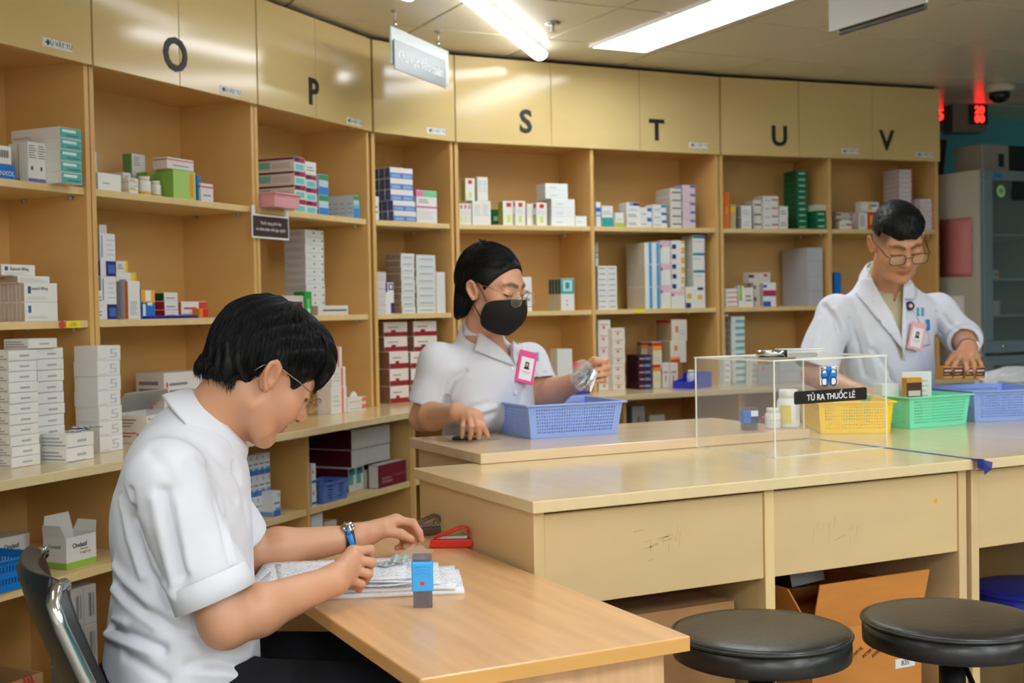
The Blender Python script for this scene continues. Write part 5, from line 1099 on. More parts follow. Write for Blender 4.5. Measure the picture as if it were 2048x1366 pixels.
e = empty('hanging_sign', (2.81, 2.80, 0)); tag(e, 'white hanging sign cut off by the top edge on the right', 'sign')
MB().box(-.005, .005, 0, .43, 2.20, 2.40).build('white_panel', MATS['sign_white'], e, .001); MB().box(.010, .022, .02, .40, 2.185, 2.38).build('dark_panel', mat('sign_dark', (70, 66, 60), .4), e, .001)
for y in (.08, .35): MB().lathe([(.003, 2.38), (.003, CEIL)], 8, (.0, y, 0)).build('hanger_rod', chrome, e)
q = uz(1105, 45, CEIL); e = empty('sprinkler_head', (q[0], q[1], CEIL)); tag(e, 'small chrome sprinkler head on the ceiling beside the tube lamp', 'sprinkler'); MB().lathe([(.032, -.003), (.030, -.008), (.012, -.010)], 20).build('escutcheon', chrome, e, smooth=True); MB().lathe([(.008, -.035), (.008, -.0105)], 10).build('stem', chrome, e); MB().lathe([(.018, -.040), (.018, -.037)], 14).build('deflector', chrome, e)
q = uz(1999, 168, CEIL); e = empty('dome_camera', (q[0], q[1], CEIL)); tag(e, 'white dome security camera on the ceiling at the right', 'security camera'); MB().lathe([(.075, -.0005), (.078, -.03), (.070, -.045)], 28).build('housing', mat('camera_ivory', (214, 206, 186), .4), e, smooth=True); MB().lathe([(.056, -.0455), (.052, -.075), (.034, -.095), (.0005, -.102)], 28).build('smoked_dome', mat('smoked_dome', (24, 22, 22), .12), e, smooth=True)
# ------------------------------------------------------------------ fridge corner
fg = mat('fridge_side', (196, 192, 178), .4); fb = mat('fridge_frame', (122, 138, 146), .35); fgl = glassy('fridge_glass', (120, 140, 140), .03, .28)
fx, fy, fh, fwid, fdep = 5.20, 4.79, 2.00, .75, .62
e = empty('display_fridge', (fx, fy, 0)); tag(e, 'tall grey glass-door medicine fridge at the right edge', 'fridge')
MB().box(0, .03, .03, fdep, .05, fh).build('side_wall', fg, e, .004); MB().box(fwid-.03, fwid, .03, fdep, .05, fh).build('side_wall', fg, e, .004); MB().box(.03, fwid-.03, fdep-.03, fdep, .05, fh).build('back_wall', mat('fridge_inner', (150, 158, 158), .5), e); MB().box(.03, fwid-.03, .03, fdep-.03, fh-.04, fh).build('top_wall', fg, e); MB().box(.03, fwid-.03, .03, fdep-.03, .05, .10).build('floor_wall', fg, e)
for z in (.0,): MB().box(.02, fwid-.02, .05, fdep-.02, .0, .049).build('foot_plinth', dark_m, e)
zs_ = 1.02
for (z0, z1, nm) in ((zs_, fh-.005, 'upper_door'), (.08, zs_-.015, 'lower_door')):
    b = MB(); fw_ = .065
    b.box(0, fwid, 0, .028, z0, z0+fw_); b.box(0, fwid, 0, .028, z1-fw_*.8, z1); b.box(0, fw_, 0, .028, z0+fw_, z1-fw_*.8); b.box(fwid-fw_, fwid, 0, .028, z0+fw_, z1-fw_*.8); d_ = b.build(nm, fb, e, .003); MB().box(fw_, fwid-fw_, .008, .014, z0+fw_, z1-fw_*.8).build('glass_pane', fgl, d_)
    MB().lathe([(.012, -.012), (.012, -.0005)], 14, (.13, 0, z0+.035), ax='y').build('lock', chrome, d_, smooth=True)
for k, z in enumerate((.45, .75, 1.22, 1.42, 1.66)): MB().box(.032, fwid-.032, .06, fdep-.04, z-.008, z).build('wire_shelf', mat('shelf_wire', (206, 210, 210), .35), e)
MB().lathe([(.033, -.002), (.033, -.0002)], 26, (.125, 0, fh-.115), ax='y').build('round_sticker', mat('mint_sticker', (178, 222, 160), .5), e); text('01', .030, e, (.125, -.0028, fh-.115), (1, 0, 0), (0, 0, 1), m=black_print, depth=.0002)
MB().box(.075, .135, -.0015, -.0002, fh-.045, fh-.02).build('blue_label', pmat((50, 120, 200)), e); MB().box(.21, .33, -.004, -.0002, fh-.16, fh-.06).build('display_panel', black_pl, e)
rf_ = random.Random(3)
for k, (x, z, c, w_, h_) in enumerate(((.12, 1.42, (230, 232, 228), .05, .06), (.19, 1.42, (120, 180, 150), .05, .07), (.27, 1.42, (236, 210, 180), .06, .05), (.13, 1.22, (226, 228, 224), .09, .07), (.25, 1.22, (220, 224, 226), .08, .08), (.14, .75, (210, 214, 210), .10, .08), (.28, .75, (190, 200, 206), .08, .09), (.12, 1.66, (206, 206, 200), .07, .06))):
    o = linked('medicine_box', box_mesh(w_, h_, .06, ['plain', 'tealfoot', 'redend', 'faint', 'white3', 'blank', 'bluewave', 'plain'][k]), None, (fx+x, fy+.16, z+.0005)); tag(o, ['white box left on the middle fridge shelf', 'teal-footed box on the middle fridge shelf', 'red-ended box on the middle fridge shelf', 'wide white box on the lower fridge shelf', 'white box right on the lower fridge shelf', 'blank white box behind the lower fridge door', 'blue-waved box behind the lower fridge door', 'white box on the top fridge shelf'][k], 'medicine box', 'boxes inside the fridge')
# red hanging sheet on the fridge side
def onF(x, y): p = upl(x, y, (fx-.004, 0, 0), (1, 0, 0)); return p[1], p[2]
y0, z0 = onF(1880, 440); y1, z1 = onF(1944, 440); y2, z2 = onF(1944, 552); b = MB(); n = 12
V = [(fx-.005-.004*abs(math.sin(k*1.05)), yy, z0+(z2-z0)*k/n) for k in range(n+1) for yy in (y0, y1)]
b.add([(x-fx, y-min(y0, y1), z-z2) for x, y, z in V], [(2*k, 2*k+1, 2*k+3, 2*k+2) for k in range(n)]); o = b.build('wall_chart', mat('red_chart', (204, 124, 122), .55), None, smooth=True); o.location = (fx, min(y0, y1), z2); sd = o.modifiers.new('t', 'SOLIDIFY'); sd.thickness = .001; tag(o, 'faded red sheet hanging on the side of the fridge', 'sheet')
y0, z0 = onF(1900, 592); y1, z1 = onF(1926, 592); y2, z2 = onF(1926, 640); o = MB().box(-.006, -.0005, 0, abs(y1-y0), 0, z0-z2).build('notice_slip', paper_w); o.location = (fx, min(y0, y1), z2); tag(o, 'small white slip on the fridge side below the red sheet', 'paper')
# grey appliance on the fridge, LED displays on the wall
e = empty('power_unit', (fx+.10, fy+.10, fh)); tag(e, 'grey box-shaped device standing on the fridge', 'device'); MB().box(0, .20, 0, .20, .0005, .15).build('casing', mat('device_grey', (150, 142, 132), .45), e, .004); MB().box(.205, .34, .0, .18, .0005, .15).build('black_block', black_pl, e, .004); MB().box(.12, .16, -.003, -.0002, .03, .10).build('front_slot', black_pl, e)
led = emit('led_red', (255, 26, 20), 5.0)
def led_box(x, y, dep, label, dig):
    p = ud(x, y, dep); a = math.radians(-18); e = empty('led_display', p, a); tag(e, label, 'display', 'red number displays')
    MB().box(-.14, .07, 0, .12, -.10, .07).build('casing', mat('led_case', (120, 116, 108), .45), e, .004); MB().box(-.04, .075, -.012, -.0005, -.055, .062).build('display_face', mat('led_face', (20, 12, 12), .2), e)
    for k, t in enumerate(dig): text(t, .058, e, (.022, -.014, .026-.052*k), (1, 0, 0), (0, 0, 1), m=led, depth=.0008, bold=.0018, name='digits')
led_box(1950, 230, 7.35, 'red number display on the teal wall near the fridge', ('20', '00')); led_box(1876, 226, 7.55, 'red number display half hidden by the V cabinet', ('88', '00'))
cb_ = empty('cable_bundle', ud(1880, 280, 7.3)); tag(cb_, 'dark cables hanging below the left number display', 'cable')
for k in range(3): b = MB(); b.tube([(.02*k, 0, 0), (.02*k-.02, 0, -.12), (.02*k-.05, .0, -.32), (.01*k-.05, 0, -.6)], .012, 8); b.build('cable', black_pl, cb_, smooth=True)

# scuff marks on the drawer fronts
sc_m = mat('scuff_grey', (196, 168, 120), .5); rs_ = random.Random(5); dr_ = [o for o in drawer_counter.children if o.name.startswith('drawer_front')]
for o, (px, py, n) in zip(dr_, ((1330, 1080, 16), (1650, 1065, 12))):
    b = MB()
    for k in range(n):
        p = upl(px+rs_.gauss(0, 45), py+rs_.gauss(0, 16), (0, 2.31, 0), (0, 1, 0))-np.array(drawer_counter.location); L_ = rs_.uniform(.004, .016); a = rs_.choice((.1, .2, 1.4, 1.5)); w_ = rs_.uniform(.0006, .0014)
        d = np.array((math.cos(a), 0, math.sin(a)))*L_; u_ = np.array((-math.sin(a), 0, math.cos(a)))*w_; p = p*np.array((1, 0, 1))+np.array((0, 2.31-drawer_counter.location.y-.0003, 0)); b.add([p-d-u_, p+d-u_, p+d+u_, p-d+u_], [(0, 1, 2, 3)])
    b.build('scuff_marks', sc_m, o)['kind'] = 'stuff'
p = upl(1871, 1002, (0, 2.31, 0), (0, 1, 0))-np.array(drawer_counter.location); b = MB(); b.add([(p[0]-.006, p[1]-.0004, p[2]-.006), (p[0]+.004, p[1]-.0004, p[2]-.004), (p[0]+.007, p[1]-.0004, p[2]+.006), (p[0]-.006, p[1]-.0004, p[2]+.005)], [(0, 1, 2, 3)]); b.build('sticker_scrap', pmat((230, 170, 40)), dr_[1])
# ------------------------------------------------------------------ people: sculpted distance fields turned into skin and cloth meshes
f4 = np.float32
def vec(*a): return np.array(a, dtype=np.float64)
def unit(v): v = np.array(v, float); return v/np.linalg.norm(v)
def sm(a, b, k):
    h = np.clip(.5+.5*(b-a)/k, 0, 1); return b*(1-h)+a*h-k*h*(1-h)
def smx(a, b, k): return -sm(-a, -b, k)
def cols(P): return P[:, 0], P[:, 1], P[:, 2]
def sph(P, c, r):
    x, y, z = cols(P); return np.sqrt((x-f4(c[0]))**2+(y-f4(c[1]))**2+(z-f4(c[2]))**2)-f4(r)
def ell(P, c, r, R=None):
    if R is None: x, y, z = P[:, 0]-f4(c[0]), P[:, 1]-f4(c[1]), P[:, 2]-f4(c[2])
    else: q = (P-np.array(c, f4))@np.array(R, f4); x, y, z = cols(q)
    x = x/f4(r[0]); y = y/f4(r[1]); z = z/f4(r[2]); k0 = np.sqrt(x*x+y*y+z*z); x = x/f4(r[0]); y = y/f4(r[1]); z = z/f4(r[2])
    return k0*(k0-f4(1))/(np.sqrt(x*x+y*y+z*z)+f4(1e-9))
def cap(P, a, b, ra, rb=None):
    rb = ra if rb is None else rb; b0, b1, b2 = f4(b[0]-a[0]), f4(b[1]-a[1]), f4(b[2]-a[2])
    x, y, z = P[:, 0]-f4(a[0]), P[:, 1]-f4(a[1]), P[:, 2]-f4(a[2]); h = x*b0+y*b1+z*b2
    h *= f4(1)/(b0*b0+b1*b1+b2*b2+f4(1e-12)); np.clip(h, 0, 1, out=h)
    x -= h*b0; y -= h*b1; z -= h*b2; x *= x; y *= y; z *= z; x += y; x += z; np.sqrt(x, out=x)
    x -= f4(ra)
    if rb != ra: h *= f4(rb-ra); x -= h
    return x
def chain(P, pts, rs, k=.0):
    d = None
    for i in range(len(pts)-1):
        e = cap(P, pts[i], pts[i+1], rs[i], rs[i+1]); d = e if d is None else (np.minimum(d, e) if k == 0 else sm(d, e, k))
    return d
def ecap(P, a, b, side, ra, rb, flat):
    """capsule with an elliptical section: 'flat' squeezes it across (normal to side and axis)"""
    a = np.array(a, float); b = np.array(b, float); ax = unit(b-a); s = np.array(side, float); s = unit(s-ax*(s@ax)); n = np.cross(ax, s)
    R = np.stack([s, n, ax], 1).astype(f4); q = (P-a.astype(f4))@R; L = np.linalg.norm(b-a)
    h = np.clip(q[..., 2]/L, 0, 1); r = f4(ra)+(f4(rb)-f4(ra))*h
    zz = q[..., 2]-h*L
    return np.sqrt(q[..., 0]**2+(q[..., 1]/f4(flat))**2+zz**2)*f4(.5+.5*flat)-r*f4(.5+.5*flat)
def wob(P, s, seed=0.0):
    x, y, z = P[..., 0]*s+seed, P[..., 1]*s+seed*1.7, P[..., 2]*s+seed*.6
    return (np.sin(x+1.7*np.sin(y*.9+z*.6))+np.sin(y*1.3+1.9*np.sin(z*.8-x*.5))+np.sin(z*1.1+1.5*np.sin(x*.7+y)))/3

def surface(fn, lo, hi, h, margin=1.6):
    """block-sparse surface nets of fn(P)<0"""
    lo = np.array(lo, float); hi = np.array(hi, float); B = 8
    _f = fn; fn = lambda Q: np.asarray(_f(np.asfortranarray(Q)), f4)
    nb = np.ceil((hi-lo)/(h*B)).astype(int)+1
    gi = np.stack(np.meshgrid(*[np.arange(n) for n in nb], indexing='ij'), -1).reshape(-1, 3)
    cen = (lo+(gi+.5)*h*B).astype(f4); d = np.concatenate([fn(c) for c in np.array_split(cen, max(1, len(cen)//60000))])
    keep = gi[np.abs(d) < h*B*.87*margin]
    o = np.stack(np.meshgrid(*[np.arange(B+1)]*3, indexing='ij'), -1).reshape(-1, 3)
    V = np.empty((len(keep), (B+1)**3), f4)
    step = 140
    for i in range(0, len(keep), step):
        k = keep[i:i+step]; P = (lo+(k[:, None, :]*B+o[None])*h).astype(f4)
        V[i:i+step] = fn(P.reshape(-1, 3)).reshape(len(k), -1)
    V = V.reshape(-1, B+1, B+1, B+1)
    N = nb*B+2
    def lid(ijk): return (ijk[..., 0]*N[1]+ijk[..., 1])*N[2]+ijk[..., 2]
    S_ = V < 0
    cs = [S_[:, dx:dx+B, dy:dy+B, dz:dz+B] for dx in (0, 1) for dy in (0, 1) for dz in (0, 1)]
    cnt = sum(c.astype(np.int8) for c in cs); act = (cnt > 0) & (cnt < 8)
    bi, ci, cj, ck = np.nonzero(act); cell = keep[bi]*B+np.stack([ci, cj, ck], 1)
    corner = [(dx, dy, dz) for dx in (0, 1) for dy in (0, 1) for dz in (0, 1)]
    vals = np.stack([V[bi, ci+dx, cj+dy, ck+dz] for dx, dy, dz in corner], 1).astype(np.float64)
    acc = np.zeros((len(bi), 3)); n = np.zeros(len(bi))
    for a in range(8):
        for b in range(a+1, 8):
            if sum(abs(corner[a][t]-corner[b][t]) for t in range(3)) != 1: continue
            va, vb = vals[:, a], vals[:, b]; m = (va < 0) != (vb < 0); t = np.where(m, va/(va-vb+1e-12), 0)
            p = np.array(corner[a])+t[:, None]*(np.array(corner[b])-np.array(corner[a])); acc += p*m[:, None]; n += m
    verts = lo+(cell+acc/n[:, None])*h
    ids = lid(cell); order = np.argsort(ids); sid = ids[order]
    quads = []
    for ax in range(3):
        sl0 = [slice(0, B)]*3; sl1 = [slice(0, B)]*3; sl1[ax] = slice(1, B+1)
        A = S_[(slice(None), *sl0)]; C = S_[(slice(None), *sl1)]; m = A != C
        b, i, j, k = np.nonzero(m); g = keep[b]*B+np.stack([i, j, k], 1); inside = A[b, i, j, k]
        u, v = (ax+1) % 3, (ax+2) % 3
        e = np.eye(3, dtype=int); q = [g-e[u]-e[v], g-e[v], g, g-e[u]]
        idx = []; ok = np.ones(len(g), bool)
        for c in q:
            t = lid(c); pos = np.clip(np.searchsorted(sid, t), 0, len(sid)-1); ok &= sid[pos] == t; idx.append(order[pos])
        F = np.stack(idx, 1); F[~inside] = F[~inside][:, ::-1]; quads.append(F[ok])
    return verts, np.concatenate(quads)
def np_mesh(name, V, F, mats, parent=None, smooth=True, colors=None, iters=0):
    me = bpy.data.meshes.new(name); me.vertices.add(len(V)); me.vertices.foreach_set('co', np.asarray(V, f4).ravel())
    me.loops.add(F.size); me.loops.foreach_set('vertex_index', F.astype(np.int32).ravel())
    me.polygons.add(len(F)); me.polygons.foreach_set('loop_start', np.arange(0, F.size, F.shape[1], dtype=np.int32))
    me.update(calc_edges=True)
    for m in (mats if isinstance(mats, (list, tuple)) else [mats]): me.materials.append(m)
    if smooth: me.polygons.foreach_set('use_smooth', np.ones(len(F), bool))
    if colors is not None:
        at = me.color_attributes.new('tone', 'FLOAT_COLOR', 'POINT'); at.data.foreach_set('color', np.c_[colors, np.ones(len(V))].astype(f4).ravel())
    o = bpy.data.objects.new(name, me); COL.objects.link(o)
    if parent: o.parent = parent
    return o
def relax(V, F, it=2, lam=.5):
    for _ in range(it):
        s = np.zeros_like(V); n = np.zeros(len(V))
        for a in range(4):
            for b in ((a+1) % 4, (a-1) % 4):
                np.add.at(s, F[:, a], V[F[:, b]]); np.add.at(n, F[:, a], 1)
        V = V+lam*(s/np.maximum(n, 1)[:, None]-V)
    return V
def skin_material(name, rough=.42):
    m = bpy.data.materials.new(name); m.use_nodes = True; nt = m.node_tree; b = nt.nodes['Principled BSDF']
    a = nn(m, 'ShaderNodeVertexColor', layer_name='tone'); nt.links.new(a.outputs[0], b.inputs['Base Color'])
    b.inputs['Roughness'].default_value = rough; b.inputs['Subsurface Weight'].default_value = .12
    b.inputs['Subsurface Radius'].default_value = (.012, .004, .002); b.inputs['Subsurface Scale'].default_value = .5
    return m
SKIN = skin_material('skin')
def cloth(name, rgb, rough=.85):
    m = mat(name, rgb, rough, spec=.2); nt = m.node_tree; b = nt.nodes['Principled BSDF']
    tc = nn(m, 'ShaderNodeTexCoord'); nz = nn(m, 'ShaderNodeTexNoise'); nz.inputs['Scale'].default_value = 900; nz.inputs['Detail'].default_value = 1
    bp = nn(m, 'ShaderNodeBump'); bp.inputs['Strength'].default_value = .12; bp.inputs['Distance'].default_value = .001
    nt.links.new(tc.outputs['Object'], nz.inputs['Vector']); nt.links.new(nz.outputs[0], bp.inputs['Height']); nt.links.new(bp.outputs[0], b.inputs['Normal'])
    return m
def frame(yaw, pitch=0, roll=0):
    """columns: x = person's right, y = forward, z = up; yaw is the world angle faced, pitch > 0 looks down, roll > 0 tips towards the right shoulder"""
    y = vec(math.cos(yaw)*math.cos(pitch), math.sin(yaw)*math.cos(pitch), -math.sin(pitch)); z = vec(math.cos(yaw)*math.sin(pitch), math.sin(yaw)*math.sin(pitch), math.cos(pitch))
    x = np.cross(y, z)
    z2 = z*math.cos(roll)+x*math.sin(roll); x2 = x*math.cos(roll)-z*math.sin(roll)
    return np.stack([x2, y, z2], 1)
def mir(P):
    Q = P.copy(); Q[..., 0] = np.abs(Q[..., 0]); return Q
def head_sdf(P, male=True, smile=0.0, chubby=0.0):
    """P in head space (metres): origin between the ears"""
    M_ = mir(P)
    d = ell(P, (0, -.010, .043), (.075, .097, .086))
    face = ell(P, (0, .034, -.018), (.061+.006*chubby, .060, .084))
    d = sm(d, face, .03)
    jaw = chain(M_, [(.052+.004*chubby, .004, -.056), (.034+.004*chubby, .048, -.084), (.010, .070, -.094)], [.016, .0155, .016])
    d = sm(d, jaw, .028)
    d = sm(d, ell(P, (0, .073, -.090), (.017, .016, .015)), .018)
    d = sm(d, ell(P, (0, .014, -.046), (.051+.004*chubby, .046, .034)), .025)
    d = sm(d, sph(M_, (.041, .058, -.020), .027+.004*chubby), .02)
    d = sm(d, cap(M_, (.012, .0885, .034), (.045, .074, .033), .0085), .018)
    d = smx(d, -sph(M_, (.033, .109, .012), .0175), .014)
    d = sm(d, ell(M_, (.033, .0795, .011), (.0185, .0125, .0115)), .006)
    nose = sm(cap(P, (0, .088, .020), (0, .1090, -.020), .0065, .0095), sph(P, (0, .1095, -.0225), .0118), .008)
    nose = sm(nose, sph(M_, (.0125, .0965, -.0265), .0088), .008)
    d = sm(d, nose, .010)
    d = smx(d, -ell(M_, (.0065, .1035, -.0335), (.0035, .0048, .0035)), .003)
    mz = .004*smile
    up = chain(M_, [(0, .0945, -.0525), (.010, .0915, -.0525), (.0255+.004*smile, .080, -.0575+mz)], [.0044, .0044, .0026])
    lo = chain(M_, [(0, .0925, -.0635), (.010, .0895, -.063), (.023+.004*smile, .080, -.0588+mz)], [.0054, .0048, .0026])
    d = sm(d, up, .006); d = sm(d, lo, .006)
    d = smx(d, -chain(M_, [(0, .1005, -.0578), (.012, .0965, -.0575), (.029+.004*smile, .083, -.0582+mz)], [.0016, .0016, .0014]), .003)
    if smile: d = sm(d, sph(M_, (.038, .068, -.036), .017), .018)
    # ears
    E_ = M_-np.array((.078, -.008, .002), f4); t = .28; ct, st_ = math.cos(t), math.sin(t)
    E_ = E_@np.array([[1, 0, 0], [0, ct, st_], [0, -st_, ct]], f4).T.astype(f4)
    c, s = math.cos(.32), math.sin(.32); R = np.array([[c, 0, s], [0, 1, 0], [-s, 0, c]])
    ear = ell(E_, (.002, -.001, 0), (.0080, .0165, .031), R)
    ear = smx(ear, -ell(E_, (.012, -.001, .003), (.0085, .0095, .019), R), .005)
    rim = chain(E_, [(.006, .012, .006), (.009, .011, .020), (.012, .001, .029), (.0135, -.011, .022), (.0125, -.0145, .006), (.008, -.009, -.012), (.004, .000, -.026)], [.0030, .0034, .0036, .0036, .0036, .0038, .0052])
    ear = sm(ear, rim, .004); ear = smx(ear, -ell(E_, (.010, .004, -.004), (.007, .005, .008)), .003)
    return sm(d, ear, .008)
def head_colors(L, base, lips, brow=True, stubble=None, scalp=None):
    n = len(L); C = np.tile(np.array(base, float), (n, 1)); M_ = mir(L)
    front = L[:, 1] > .055
    def mixc(w, c): C[:] = C*(1-w[:, None])+np.array(c)*w[:, None]
    blush = np.exp(-(sph(M_, (.045, .07, -.02), 0)/.028)**2)*.35; mixc(blush*front, (base[0]*1.02, base[1]*.86, base[2]*.82))
    nose = np.exp(-(sph(L, (0, .112, -.022), 0)/.017)**2)*.4; mixc(nose, (base[0], base[1]*.84, base[2]*.8))
    earm = np.exp(-((M_[:, 0]-.092)/.012)**2)*(M_[:, 0] > .078)*.4; mixc(earm, (base[0], base[1]*.78, base[2]*.72))
    lp = np.minimum(chain(M_, [(0, .0985, -.0535), (.010, .0955, -.0535), (.0225, .083, -.0575)], [.0045, .0042, .002]), chain(M_, [(0, .0985, -.0635), (.010, .095, -.063), (.019, .083, -.059)], [.0055, .005, .002]))
    mixc(np.clip(1-lp/.002, 0, 1)*front*.85, lips)
    if brow:
        bd = chain(M_, [(.013, .099, .0325), (.030, .0925, .0385), (.050, .077, .0335)], [.0018, .0022, .0010]); mixc(np.clip(1-(bd-.002)/.004, 0, 1)*front*.78, (.03, .02, .016))
    ld = chain(M_, [(.018, .091, .0055), (.033, .0935, .0025), (.048, .083, .0065)], [.0010, .0012, .0008]); mixc(np.clip(1-(ld-.0012)/.0018, 0, 1)*front, (.015, .01, .01))
    nd = ell(M_, (.0065, .1035, -.0335), (.0045, .006, .0045)); mixc(np.clip(1-nd/.002, 0, 1)*.8, (.10, .03, .02))
    return C
BIG = 9.0
def near(P, c, R, fn):
    c = np.array(c, f4); q = np.sqrt(((P-c)**2).sum(-1)); m = q < R; d = np.maximum(q-f4(R*.55), f4(.02)) .astype(f4)
    if m.any(): d[m] = fn(P[m])
    return d
def hand_sdf(P, wrist, fingers, thumb, sc=1.0, wr=.022):
    c = np.mean([f[0] for f in fingers], 0)
    def inner(Q):
        palm = None
        for f, r in zip(fingers, (.0135, .0140, .0130, .0118)):
            e = cap(Q, wrist, f[0], wr*.86*sc, r*sc); palm = e if palm is None else sm(palm, e, .012)
        for a, b in zip(fingers, fingers[1:]): palm = sm(palm, cap(Q, np.array(a[0])*.96+np.array(wrist)*.04, np.array(b[0])*.96+np.array(wrist)*.04, .0118*sc), .008)
        d = None
        rr = [(.0108, .0096, .0086, .0074), (.0112, .0098, .0088, .0076), (.0106, .0094, .0084, .0072), (.0094, .0084, .0074, .0064)]
        for f, r in zip(fingers, rr):
            e = chain(Q, f, [x*sc for x in r], .003); e = sm(palm, e, .007); d = e if d is None else np.minimum(d, e)
        t = chain(Q, thumb, [.0165*sc, .0125*sc, .0108*sc, .0088*sc][:len(thumb)], .006)
        return np.minimum(d, sm(palm, t, .014))
    return near(P, c, .22, inner)
def pp(lst): return [ud(*q) for q in lst]
def person_root(label, loc): e = empty('person', loc); tag(e, label, 'person'); return e
def to_local(P, H, Rm): return (P-np.array(H, f4))@np.array(Rm, f4)
def vnormals(V, F):
    n = np.cross(V[F[:, 2]]-V[F[:, 0]], V[F[:, 3]]-V[F[:, 1]]); N = np.zeros_like(V)
    for a in range(4): np.add.at(N, F[:, a], n)
    return N/(np.linalg.norm(N, axis=1)[:, None]+1e-12)
def add_mesh(name, fn, lo, hi, h, m, parent, colorf=None, it=1, folds=None):
    V, F = surface(fn, lo, hi, h); V = relax(V, F, it) if it else V
    if folds: V = V-vnormals(V, F)*fold(V.astype(f4), folds, 1)[:, None]
    c = colorf(V) if colorf else None
    o = np_mesh(name, V-np.array(parent.location), F, m, parent, colors=c); return o
HAIR = mat('black_hair', (15, 14, 16), .5, spec=.25)
def strands(name, parent, H, Rm, gen, n, mtl, seed=1, sides=4):
    """tapered hair strands: gen(i, rng) returns (points in head space, root radius)"""
    r = random.Random(seed); b = MB()
    for i in range(n):
        g = gen(i, r)
        if g is None: continue
        pts, rad = g; L = len(pts); W_ = [np.array(H)+Rm@np.array(p) - np.array(parent.location) for p in pts]
        b.tube(W_, rad, sides, rs=[rad*(1-.85*(k/(L-1))**1.6) for k in range(L)])
    return b.build(name, mtl, parent, smooth=True)
def comb(paths, bv, off, H, Rm, lift=.0012):
    out = []
    for pts, rad in paths:
        q = []
        for k, p in enumerate(pts):
            w_ = Vector(np.array(H)+Rm@np.array(p)-off); h = bv.find_nearest(w_)
            t = k/(len(pts)-1); q.append(np.array(h[0]+h[1]*(lift*(1+1.5*t*t)-.0006)))
        out.append((q, rad))
    return out
def comb_strands(name, parent, bv, H, Rm, gen, n, mtl, seed=1, lift=.0012, sides=3):
    r = random.Random(seed); b = MB(); off = np.array(parent.location)
    paths = [g for g in (gen(i, r) for i in range(n)) if g is not None]
    for q, rad in comb(paths, bv, off, H, Rm, lift):
        L = len(q); b.tube(q, rad, sides, rs=[rad*(1-.9*(k/(L-1))**1.5) for k in range(L)])
    return b.build(name, mtl, parent, smooth=True)
def wire(name, parent, pts, r, m, closed=False, n=8, sm_=True):
    b = MB(); b.tube([np.array(p)-np.array(parent.location) for p in pts], r, n, closed=closed); return b.build(name, m, parent, smooth=sm_)
def glasses(parent, H, Rm, m, yb, z, w, hh, arm_z=.018, lens_rgb=(230, 232, 236), round_=2.4, dx=.034, rim=.0011, alpha=.10, tilt=.0, ear_y=-.012):
    lens = MATS.get('spectacle_lens') or glassy('spectacle_lens', lens_rgb, 0, .05)
    def hw(p): return np.array(H)+Rm@np.array(p)
    for s in (1, -1):
        ring = []
        for k in range(28):
            a = 2*math.pi*k/28; ca, sa = math.cos(a), math.sin(a)
            x = w*np.sign(ca)*abs(ca)**(2/round_); zz = hh*np.sign(sa)*abs(sa)**(2/round_)
            ring.append(hw((s*dx+x*s, yb-.10*abs(x+dx)*.25*(1 if True else 0)+tilt*zz, z+zz)))
        wire('rim', parent, ring, rim, m, True, 6)
        b = MB(); c = np.mean(ring, 0)-np.array(parent.location); V = [np.array(q)-np.array(parent.location) for q in ring]
        nrm = unit(Rm@np.array((0, 1., 0)))*.0006
        b.add([q+nrm for q in V]+[q-nrm for q in V], [tuple(range(28)), tuple(range(55, 27, -1))]+[(i, 28+i, 28+(i+1) % 28, (i+1) % 28) for i in range(28)])
        b.build('lens', lens, parent)
        wire('temple_arm', parent, [hw((s*(dx+w), yb-.006, z+hh*.55)), hw((s*(dx+w+.007), yb-.010, z+hh*.6)), hw((s*.079, .045, arm_z+.004)), hw((s*.083, ear_y+.008, arm_z+.006)), hw((s*.082, ear_y-.018, arm_z-.006)), hw((s*.080, ear_y-.026, arm_z-.022))], rim*1.15, m, n=6)
    wire('bridge', parent, [hw((-dx+w*.93, yb, z+hh*.25)), hw((-.006, yb+.004, z+hh*.42)), hw((.006, yb+.004, z+hh*.42)), hw((dx-w*.93, yb, z+hh*.25))], rim, m, n=6)
def collar_ring(name, parent, c, axis, fwd, r_in, hgt, flap, m, open_=.35, n=40, flare=.35, front_drop=.02, elong=1.1):
    """stand collar folded over: an open ring around the neck"""
    ax = unit(axis); fw = unit(np.array(fwd)-ax*(np.array(fwd)@ax)); rt = np.cross(fw, ax); rows = [[], [], [], []]
    for i in range(n+1):
        a = open_+(2*math.pi-2*open_)*i/n; dr = math.cos(a)*fw*elong+math.sin(a)*rt; t = (1+math.cos(a))/2
        base = np.array(c)+dr*r_in-ax*front_drop*t
        rows[0].append(base); rows[1].append(base+ax*hgt*(1-.25*t)+dr*.002); rows[2].append(base+ax*hgt*(1-.25*t)+dr*.009)
        rows[3].append(base-ax*(flap*(.72+.28*t)-hgt*.6)+dr*(flare*flap+.012))
    b = MB(); L = n+1; off = np.array(parent.location)
    b.add([p-off for r in rows for p in r], [(r*L+i, r*L+i+1, (r+1)*L+i+1, (r+1)*L+i) for r in range(3) for i in range(n)])
    o = b.build(name, m, parent, smooth=True); s = o.modifiers.new('thick', 'SOLIDIFY'); s.thickness = .0022; s.offset = 0
    q = o.modifiers.new('sub', 'SUBSURF'); q.levels = q.render_levels = 1
    return o
from mathutils.bvhtree import BVHTree
def bvh_of(o):
    me = o.data; V = [v.co.copy() for v in me.vertices]; F = [tuple(p.vertices) for p in me.polygons]; return BVHTree.FromPolygons(V, F)
def rough_bvh(fn, lo, hi, parent, h=.008):
    V, F = surface(fn, lo, hi, h); off = np.array(parent.location); return BVHTree.FromPolygons([Vector(v-off) for v in V], [tuple(int(i) for i in f) for f in F])
